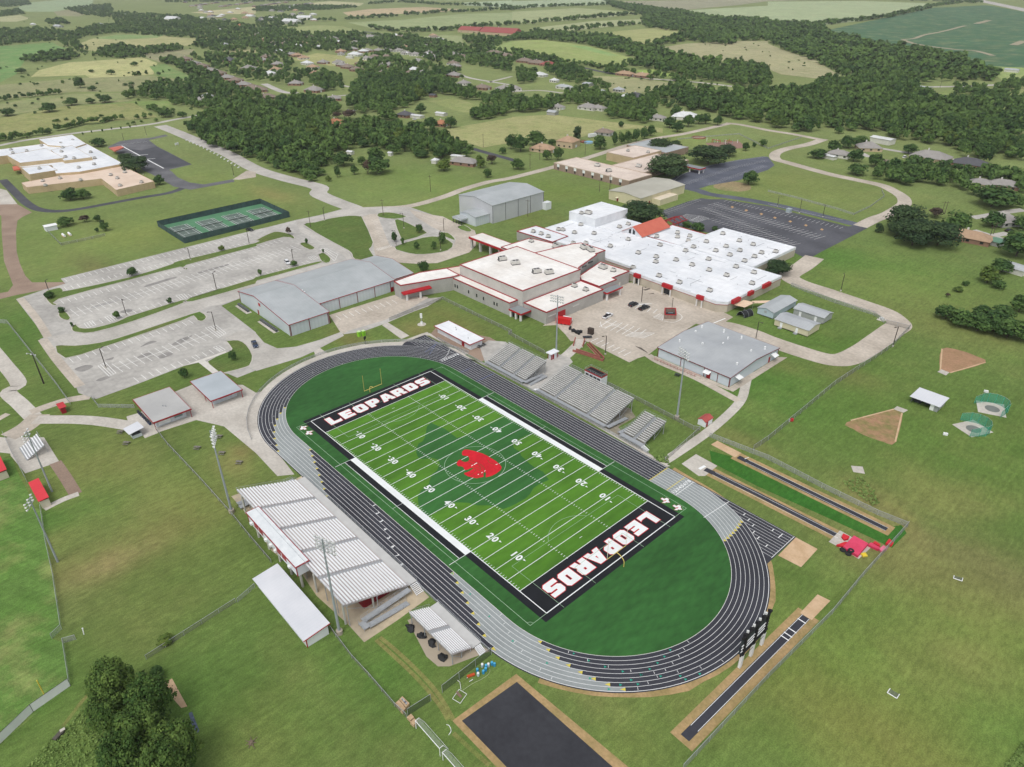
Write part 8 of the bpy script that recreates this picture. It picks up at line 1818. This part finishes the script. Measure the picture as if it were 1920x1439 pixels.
# ---------------------------------------------------------------- houses
ROOFC = {'grey': (154, 150, 146), 'brown': (138, 124, 112), 'tan': (176, 148, 122), 'white': (214, 216, 216), 'dark': (92, 92, 96), 'orange': (178, 124, 92), 'red': (160, 88, 84), 'green': (102, 140, 118), 'metal': (178, 182, 184)}
WALLC = {'b': (150, 118, 100), 'w': (216, 214, 206), 't': (196, 176, 148), 'g': (168, 168, 164)}
HOUSES = []
def house(s, L, Wd, rz, roof, wall, lab, hip=True, h=2.7, rise=None, cat='house'):
    """one dwelling: walls, a hipped or gabled roof, windows, door, chimney"""
    p = W(s)[0]; HOUSES.append((p.x, p.y, max(L, Wd)*.62)); rz = math.radians(rz)
    t = thing('house' if cat == 'house' else cat.replace(' ', '_'), lab, cat, (p.x, p.y, 0), 'houses and barns around the fields'); x, y = L/2, Wd/2; ov = .5; rise = rise or Wd*.26
    wm = mat('house_wall_'+wall, WALLC[wall], .9, scale=.8, var=.12); rm = mat('house_roof_'+roof, ROOFC[roof], .85, scale=.3, var=.14, fine=1.5, finev=.08)
    MB().walls(rect(p.x-x, p.y-y, p.x+x, p.y+y), 0, h).build('wall', wm, t); k = (x*.98-y) if (hip and L > Wd*1.15) else (x if not hip else .3); k = max(k, .2)
    X, Y = x+ov, y+ov; R = [(-X, -Y, h-.1), (X, -Y, h-.1), (X, Y, h-.1), (-X, Y, h-.1), (-k-(ov if not hip else 0), 0, h+rise), (k+(ov if not hip else 0), 0, h+rise)]
    MB().add([(p.x+a, p.y+b, c) for a, b, c in R], [(0, 1, 5, 4), (2, 3, 4, 5), (1, 2, 5), (3, 0, 4), (3, 2, 1, 0)]).build('roof', rm, t)
    if cat == 'house':
        for i in range(3):
            dx = -x+L*(i+.5)/3; MB().box((p.x+dx, p.y-y-.03, 1.5), (1.6, .1, 1.2)).build('window', M_glass, t); MB().box((p.x+dx, p.y+y+.03, 1.5), (1.6, .1, 1.2)).build('window', M_glass, t)
        MB().box((p.x+x+.03, p.y, 1.1), (.1, 2.6, 2.1)).build('garage_door', M_wwall, t); MB().box((p.x-L*.12, p.y+Wd*.14, h+rise*.75), (.9, .9, rise*.9)).build('chimney', mat('house_wall_w', WALLC['w']), t)
    t.rotation_euler = (0, 0, rz)
for a in [('b:440,690', 20, 15, 20, 'grey', 'b', 'large grey hip-roofed house by the cul-de-sac in the wood'), ('b:590,755', 14, 11, 60, 'grey', 'b', 'half-hidden grey house at the end of the cul-de-sac'), ('b:300,640', 16, 12, 40, 'grey', 'b', 'grey house on the pale street left of the wood'), ('b:20,690', 20, 13, 60, 'brown', 'b', 'brown-roofed house left of the pale street, upper'), ('b:80,745', 20, 13, 70, 'brown', 'b', 'brown-roofed house left of the pale street, lower'), ('b:60,465', 16, 12, 30, 'grey', 'b', 'grey house in the upper suburb beside the pale field'), ('b:165,495', 18, 13, 30, 'grey', 'b', 'grey house two lots right of the pale field'), ('b:690,515', 18, 13, 10, 'brown', 'b', 'brown-roofed house with a tall chimney above the wood'), ('b:755,535', 17, 12, 20, 'brown', 'b', 'brown-roofed house right beside the tall-chimney one'), ('b:960,505', 12, 14, 70, 'grey', 'b', 'narrow grey house standing among trees'), ('b:945,565', 16, 12, 0, 'brown', 'b', 'low brown house half sunk in the tree tops'), ('b:1160,565', 18, 13, 10, 'brown', 'b', 'brown house left of the grey one with white chimney'), ('b:1265,560', 19, 13, 5, 'grey', 'w', 'grey house with white gables and chimney above the wood'), ('b:1490,578', 20, 13, 10, 'grey', 'b', 'grey house at the bend of the far white road'), ('b:1560,638', 14, 11, 15, 'grey', 'w', 'grey house with white porch below the white road'), ('b:1700,672', 18, 12, 15, 'brown', 'b', 'brown brick house with a small white shed'), ('b:1865,682', 20, 13, 5, 'grey', 'w', 'grey house with chimney right of the brick house'),
          ('b:1120,878', 14, 12, 15, 'dark', 'b', 'dark-roofed house beside the white carport'), ('b:1390,945', 12, 11, 20, 'orange', 'b', 'orange-roofed cottage at the corner of the tan field'), ('b:600,940', 17, 12, 30, 'orange', 't', 'orange-roofed house buried in the big wood'), ('b:1565,1235', 21, 11, 20, 'grey', 'b', 'brick house with grey roof nearest the junction lawn'), ('b:745,420', 22, 14, 20, 'white', 'w', 'large white-roofed house beside the small pale paddock'), ('b:1125,410', 13, 10, 20, 'white', 'w', 'white cottage among the upper trees'), ('b:640,415', 10, 8, 20, 'grey', 'w', 'small grey cottage left of the white house'), ('b:360,335', 15, 10, 10, 'tan', 'w', 'tan cottage below the warehouse field'),
          ('b:870,292', 45, 18, 12, 'grey', 't', 'long grey building beside the asphalt road'), ('c:212,575', 18, 11, 5, 'white', 'w', 'white farmhouse right of the round tree'), ('c:318,618', 10, 8, 10, 'white', 'w', 'small white outbuilding near the farmhouse'), ('c:395,668', 22, 9, 0, 'metal', 'w', 'long pale shed row with parked vehicles'), ('c:15,680', 16, 12, 60, 'grey', 'w', 'white gabled house at the white road bend'), ('c:655,705', 18, 10, 0, 'metal', 'g', 'flat pale building in the yard beyond the trees'), ('c:802,688', 12, 8, 0, 'metal', 'g', 'small grey cottage on the open olive field'), ('c:870,738', 14, 9, 50, 'white', 'w', 'white gabled house in the trees left of the dark roof'), ('c:930,742', 20, 15, 10, 'dark', 'b', 'dark hip-roofed house by the power line'), ('c:575,822', 20, 12, 5, 'grey', 'w', 'grey ranch house with white porch behind the tan field'), ('c:650,828', 15, 9, 5, 'grey', 'w', 'grey lower wing house beside the ranch house'), ('c:345,820', 12, 9, 5, 'grey', 'w', 'small grey house near the old metal barn'), ('c:1300,892', 24, 15, 25, 'white', 'w', 'big white house with complex roof at the road corner'), ('c:1092,902', 14, 9, 15, 'grey', 'w', 'grey cottage left of the big white house'),
          ('c:420,1100', 15, 13, 15, 'tan', 't', 'tall tan house with dormer beside the lone dark tree', True, 5.0), ('c:235,1135', 19, 12, 15, 'tan', 't', 'tan low house with yellow-brown roof by the lane'), ('c:690,1012', 15, 10, 20, 'brown', 'g', 'brown-roofed cabin next to the camper van'), ('c:850,568', 24, 12, 5, 'tan', 'b', 'tan-roofed house in the row at the far field edge, left'), ('c:985,582', 24, 12, 5, 'tan', 'b', 'tan-roofed house in the row at the far field edge, right'), ('c:100,470', 26, 14, 5, 'brown', 'b', 'brown-roofed house row by the yellow field, left'), ('c:190,485', 26, 14, 5, 'brown', 'b', 'brown-roofed house row by the yellow field, middle'), ('c:275,497', 24, 14, 5, 'red', 'b', 'reddish house row by the yellow field, right'), ('b:1790,410', 30, 14, 10, 'brown', 'b', 'brown-roofed terrace among trees near the red-roofed complex'), ('b:1870,430', 26, 14, 10, 'brown', 'b', 'brown-roofed terrace right of the first terrace'),
          ('d:530,1178', 16, 10, 10, 'grey', 'w', 'grey house behind the white shed in the road bend'), ('d:750,1125', 17, 14, 40, 'grey', 't', 'grey steep-roofed house beside the white steel building'), ('d:1215,1200', 26, 16, 5, 'grey', 't', 'largest brown-grey house on the right lane'), ('d:1505,1250', 22, 14, 5, 'dark', 'b', 'dark grey house at the end of the right lane'), ('h:1510,365', 20, 11, 5, 'tan', 'b', 'tan-roofed brick ranch house by the right lawn'), ('h:1772,240', 14, 12, 60, 'grey', 'g', 'blue-grey house with white-barred window on the right lane'), ('d:1590,1400', 14, 10, 10, 'grey', 't', 'grey house half hidden under right-lane trees'), ('d:1760,1410', 18, 11, 10, 'grey', 'b', 'long grey house near the right edge under trees'),
          ('a:1300,158', 55, 26, 10, 'white', 'w', 'large white commercial building in the far town', False, 5), ('a:640,62', 22, 12, 10, 'white', 'w', 'white farm building at the far left town edge', False), ('a:440,205', 40, 12, 5, 'metal', 'g', 'long grey roofed sheds on the far left fields', False), ('a:1640,235', 24, 12, 10, 'white', 'w', 'white house in the middle far town', False), ('a:1805,200', 18, 13, 40, 'orange', 't', 'orange-roofed house in the far town'), ('a:1690,345', 22, 9, 5, 'metal', 'w', 'pale flat building on the far dark paddock', False), ('a:1880,128', 34, 14, 8, 'white', 'w', 'white barn at the edge of the far pale field', False), ('a:940,118', 16, 10, 8, 'white', 'w', 'white house among the far left trees'), ('a:755,190', 22, 9, 5, 'metal', 'w', 'long pale shed in the far left trees', False), ('a:1520,145', 26, 14, 10, 'white', 't', 'pale house right of the white commercial building'), ('a:250,190', 18, 10, 5, 'white', 'w', 'white trailer home on the far left pasture'), ('a:1870,525', 20, 14, 30, 'grey', 'b', 'grey house at the upper end of the house row'), ('a:1725,465', 22, 15, 20, 'dark', 'b', 'dark hip-roofed house above the house row'), ('a:1500,770', 14, 10, 10, 'grey', 't', 'grey house under trees beside the pasture'), ('a:1560,735', 12, 8, 10, 'metal', 'w', 'pale shed roof under trees beside the pasture'),
          ('b:270,180', 60, 22, 8, 'white', 'g', 'white-topped dark warehouse beyond the suburb', False, 6), ('b:365,150', 40, 20, 40, 'white', 'w', 'white barn with tall gable beyond the suburb', False, 6), ('b:125,145', 26, 14, 10, 'white', 'w', 'white low building left of the warehouse', False), ('b:1620,245', 60, 26, 10, 'red', 't', 'red-roofed hall left of the larger red roofs', False, 5), ('b:1840,262', 95, 34, 8, 'red', 't', 'wide red-roofed complex by the far hedge', False, 5), ('b:430,115', 22, 12, 10, 'white', 'w', 'small white house beyond the white barn')]: house(*a)
for i in range(9): house('a:%d,%d' % (1395+i*62, 455+i*27+(i % 2)*6), 17, 13, 35+(i*13) % 25, ('brown', 'grey')[i % 2], 'b', '%s-roofed house, number %s down the curving suburban street' % (('brown', 'grey')[i % 2], 'one two three four five six seven eight nine'.split()[i]))
for i in range(26): house('a:%d,%d' % (1390+i*37+(i*53) % 19, 22+(i*29) % 34), 20, 14, (i*37) % 90, ('dark', 'grey', 'brown')[i % 3], 'bt'[i % 2], 'small %s-roofed house in the dense estate on the far skyline' % ('dark', 'grey', 'brown')[i % 3])
for i in range(40): house('b:%d,%d' % (-420+(i*61+i*i*17) % 880, 50+(i*43+i*i*5) % 120), 18, 13, (i*41) % 90, ('grey', 'white', 'dark', 'tan')[i % 4], 'wt'[i % 2], 'small %s-roofed house scattered through the trees of the far town' % ('grey', 'white', 'dark', 'tan')[i % 4])
for i in range(58): house('b:%d,%d' % (20+(i*97+i*i*13) % 1560, 270+(i*61+i*i*7) % 300), 16, 12, (i*41) % 90, ('grey', 'brown', 'grey', 'tan', 'white')[i % 5], 'bw'[i % 2], '%s-roofed suburb house half hidden by trees in the middle distance' % ('grey', 'brown', 'grey', 'tan', 'white')[i % 5])
for a in [('b:1210,885', 13, 6.5, 12, 'white', 'w', 'open white carport beside the dark-roofed house', False, 2.6, .5, 'carport'), ('b:1390,868', 11, 6, 10, 'white', 'w', 'white workshop above the orange-roofed cottage', False, 2.6, .8, 'shed'), ('b:710,1160', 4.5, 4, 20, 'white', 'w', 'small white shed at the edge of the wood', False, 2.4, .8, 'shed'), ('b:1010,1170', 3, 3, 20, 'white', 'w', 'tiny white shed beside the forward tree', False, 2.6, .6, 'shed'), ('b:1345,1225', 4, 5, 20, 'white', 'w', 'white dome-roofed shed beside the light green tree', True, 2.6, 1.4, 'shed'), ('b:1515,1192', 10, 5, 20, 'white', 'w', 'white sheet-roofed lean-to behind the brick house', False, 2.5, .4, 'shed'), ('c:305,862', 9, 8, 15, 'metal', 'g', 'old rusty-sided metal barn on the tan field edge', False, 3, 1.5, 'barn'), ('c:570,645', 9, 14, 10, 'metal', 'g', 'pale arched shed beside the farm trees', False, 3, 1.2, 'shed'), ('b:1330,730', 7, 6, 20, 'dark', 'b', 'dark little barn above the olive paddock', False, 2.5, 1.2, 'barn'),
          ('d:462,1192', 10, 4.2, -15, 'white', 'w', 'long white shed beside the road bend', False, 2.5, .5, 'shed'), ('d:855,1075', 17, 9, -8, 'white', 'w', 'big white steel building with dark door openings', False, 4.2, .8, 'shed'), ('d:910,1232', 8, 6, 15, 'brown', 't', 'brown rusty shed below the grey steep-roofed house', False, 2.4, .6, 'shed'), ('h:1680,385', 11, 8, -10, 'green', 'g', 'green-roofed carport beside the brick ranch house', False, 2.4, .8, 'carport'), ('h:1855,600', 10, 8, -12, 'metal', 'w', 'white garage at the right edge below the dark tree', False, 2.8, .9, 'garage'), ('d:1160,672', 16, 10, -10, 'metal', 'g', 'grey building beside the road cutting', False, 3, .8, 'shed'), ('d:1825,542', 16, 8, 0, 'metal', 'w', 'small white barn at the far right beyond the wood', False, 3, 1.5, 'barn'), ('b:705,440', 14, 5, 15, 'white', 'w', 'white mobile home in front of the large white house', False, 2.6, .4, 'shed')]: house(*a)
sw_ = 0
# ---------------------------------------------------------------- plant the trees
def px_size(x, y, r): p = Vector((x, y, 3)); return r/(p-CAMP).dot(CFW)
def in_view(x, y):
    d = Vector((x, y, 4))-CAMP; z = d.dot(CFW)
    if z < 5: return False
    X = 960+CF*d.dot(CR)/z; Y = 719.5-CF*d.dot(CU)/z
    return -60 < X < 1980 and -40 < Y < 1520
HA = np.array(HOUSES); HD = np.stack([CX-HA[:, 0], CY-HA[:, 1]], 1); HD /= np.linalg.norm(HD, axis=1, keepdims=True); HF = HA[:, :2]+HD*13
ROADS = [W(s) for s in ('b:60,630 200,690 310,700', 'b:1530,560 1620,590 1919,640', 'b:1130,1000 1400,1045 1600,1110 1919,1200', 'a:1380,450 1500,510 1700,590 1850,650 1919,690', 'd:820,1110 1000,1140 1160,1165 1400,1200 1630,1245', 'd:1100,655 1500,648 1919,625', 'd:1250,705 1530,785', 'a:1300,900 1550,858 1640,848')]
def near_road(x, y):
    for P in ROADS:
        for a, b in zip(P[:-1], P[1:]):
            d = b-a; t = max(0, min(1, ((x-a.x)*d.x+(y-a.y)*d.y)/d.length_squared))
            if (x-a.x-d.x*t)**2+(y-a.y-d.y*t)**2 < 36: return True
    return False
EXPL = [t for t in TREES]; REST = []
for (x, y, r, h, k, lab) in WOOD:
    if not in_view(x, y): continue
    d2 = (HA[:, 0]-x)**2+(HA[:, 1]-y)**2
    if (d2 < (HA[:, 2]*.75+r*.3)**2).any() or ((HF[:, 0]-x)**2+(HF[:, 1]-y)**2 < (HA[:, 2]*.8+r*.2)**2).any() or near_road(x, y): continue
    # keep the view side of each house a little open
    REST.append((x, y, r, h, lab))
REST.sort(key=lambda t: -px_size(t[0], t[1], t[2]))
quota = 300-len(EXPL); front = [t for t in REST if t[4] in (L1, L2, L3)][:quota]; fs_ = set(id(t) for t in front); REST = [t for t in REST if id(t) not in fs_]
GRPN = {L1: 'trees of the junction wood', L2: 'trees of the middle wood', L3: 'trees of the far right wood'}
kinds = ['oak', 'tall', 'oak', 'oak', 'yellow', 'oak', 'tall']
ALL = EXPL+[(x, y, r, h, kinds[int(NR.integers(0, 7))] if NR.uniform() < .8 else 'oak', lab, GRPN[lab]) for (x, y, r, h, lab) in front]
cnt = {}
for i, (x, y, r, h, k, lab, grp) in enumerate(ALL):
    pl = PROTO[k]; pr = pl[i % len(pl)]
    if pr.name not in USED: USED.add(pr.name); o = pr
    else: o = dup(pr, (x, y, 0))
    top = 1.95 if k not in ('small', 'cedar') else 1.9
    o.location = (x, y, 0); o.rotation_euler = (0, 0, (i*1.7) % 6.28); o.scale = (r*.98, r*.98, h/top); o['label'] = lab; o['category'] = 'bush' if k == 'bush' else 'tree'
    if grp: o['group'] = grp
    elif 'group' in o: del o['group']
for pl in PROTO.values():
    for pr in pl:
        if pr.name not in USED:
            for c in list(pr.children): bpy.data.objects.remove(c)
            bpy.data.objects.remove(pr)
# everything farther off: one wood
LOD = [[crown(14, 44, .135, 200+i) for i in range(4)], [crown(12, 28, .165, 220+i) for i in range(4)], [crown(7, 10, .36, 240+i) for i in range(4)]]
VV = []; TTT = []; SSS = []
RA = np.array([t[:4] for t in REST]); dd = np.hypot(RA[:, 0]-CX, RA[:, 1]-CY); lv = np.where(dd < 560, 0, np.where(dd < 1100, 1, 2)); va = NR.integers(0, 4, len(RA))
for l in range(3):
    for v in range(4):
        q = RA[(lv == l) & (va == v)]
        if not len(q): continue
        V, T, S = LOD[l][v]; a = NR.uniform(0, 6.28, len(q)); ca_, sa_ = np.cos(a), np.sin(a)
        X = (V[None, :, 0]*ca_[:, None]-V[None, :, 1]*sa_[:, None])*q[:, 2:3]+q[:, 0:1]; Y = (V[None, :, 0]*sa_[:, None]+V[None, :, 1]*ca_[:, None])*q[:, 2:3]+q[:, 1:2]; Z = V[None, :, 2]*(q[:, 3:4]/1.95)
        VV.append(np.stack([X, Y, Z], -1).reshape(-1, 3).astype(np.float32)); SSS.append(np.stack([S[None, :, 0]*ca_[:, None]-S[None, :, 1]*sa_[:, None], S[None, :, 0]*sa_[:, None]+S[None, :, 1]*ca_[:, None], np.repeat(S[None, :, 2], len(q), 0)], -1).reshape(-1, 3).astype(np.float32)); tn = NR.uniform(-.12, .30, (len(q), 1))+np.array([.42*noise.noise(Vector((x*.011, y*.011, 4))) for x, y in q[:, :2]])[:, None]; TTT.append(np.clip(T[None]+tn+.10, 0, 1).reshape(-1))
VV = np.concatenate(VV); SSS = np.concatenate(SSS); TTT = np.concatenate(TTT)
wo = bpy.data.objects.new('woods', crown_mesh('woods', VV, TTT, LEAF, SSS)); COL.objects.link(wo); wo['kind'] = 'stuff'
print('TREES', len(ALL), 'rest', len(REST), 'quads', len(VV)//4)
# weeds in rough corners
def weeds(s, n, sz, m):
    P = W(s); xs = np.array([p.x for p in P]); ys = np.array([p.y for p in P]); V = []; T = []
    k = 0
    x = NR.uniform(xs.min(), xs.max(), n*3); y = NR.uniform(ys.min(), ys.max(), n*3); ok = inside(P, x, y); x, y = x[ok][:n], y[ok][:n]
    n = len(x); p = np.stack([x, y, NR.uniform(.05, .4, n)], 1); nn = NR.normal(size=(n, 3))+np.array([0, 0, .8]); nn /= np.linalg.norm(nn, axis=1, keepdims=True); u = np.cross(nn, NR.normal(size=(n, 3))); u /= np.linalg.norm(u, axis=1, keepdims=True); w = np.cross(nn, u); s_ = sz*NR.uniform(.5, 1.4, (n, 1))
    return np.stack([p-u*s_-w*s_, p+u*s_-w*s_*.6, p+u*s_+w*s_, p-u*s_+w*s_*.6], 1).reshape(-1, 3), np.repeat(NR.uniform(.1, .9, n), 4)
A = [weeds('l:560,740 690,700 780,780 840,910 780,920 680,840 600,790', 420, .2, LEAF), weeds('m:640,980 760,960 900,1300 900,1439 200,1439 330,1280 480,1150', 1500, .16, LEAF), weeds('p:1780,1439 1850,1360 1919,1250 1919,1439', 1500, .3, LEAF), weeds('x:1200,290 1290,270 1310,330 1240,320', 220, .28, LEAF)]
ud = bpy.data.objects.new('undergrowth', crown_mesh('undergrowth', np.concatenate([a[0] for a in A]), np.concatenate([a[1] for a in A]), leaf_mat('weed_leaves', (.10, .18, .04), (.20, .29, .08)))); COL.objects.link(ud); ud['kind'] = 'stuff'
# ---------------------------------------------------------------- the summer haze in the air
hz0, hz1, hy0, hy1 = gx[0]-30, gx[-1]+30, gy[0]-30, gy[-1]+30
hm = bpy.data.materials.new('haze_air'); hm.use_nodes = True; hN = hm.node_tree.nodes; hL = hm.node_tree.links
for n_ in list(hN):
    if n_.type == 'BSDF_PRINCIPLED': hN.remove(n_)
hv = hN.new('ShaderNodeVolumePrincipled'); hv.inputs['Color'].default_value = (.86, .91, .96, 1); hv.inputs['Density'].default_value = 0.000085; hv.inputs['Anisotropy'].default_value = 0.2
hL.new(hv.outputs['Volume'], [n_ for n_ in hN if n_.type == 'OUTPUT_MATERIAL'][0].inputs['Volume'])
hb_ = MB(); hb_.add([(hz0, hy0, -1), (hz1, hy0, -1), (hz1, hy1, -1), (hz0, hy1, -1), (hz0, hy0, 136), (hz1, hy0, 136), (hz1, hy1, 136), (hz0, hy1, 136)], [(3, 2, 1, 0), (4, 5, 6, 7), (0, 1, 5, 4), (1, 2, 6, 5), (2, 3, 7, 6), (3, 0, 4, 7)])
ho = hb_.build('haze', hm); ho['kind'] = 'stuff'
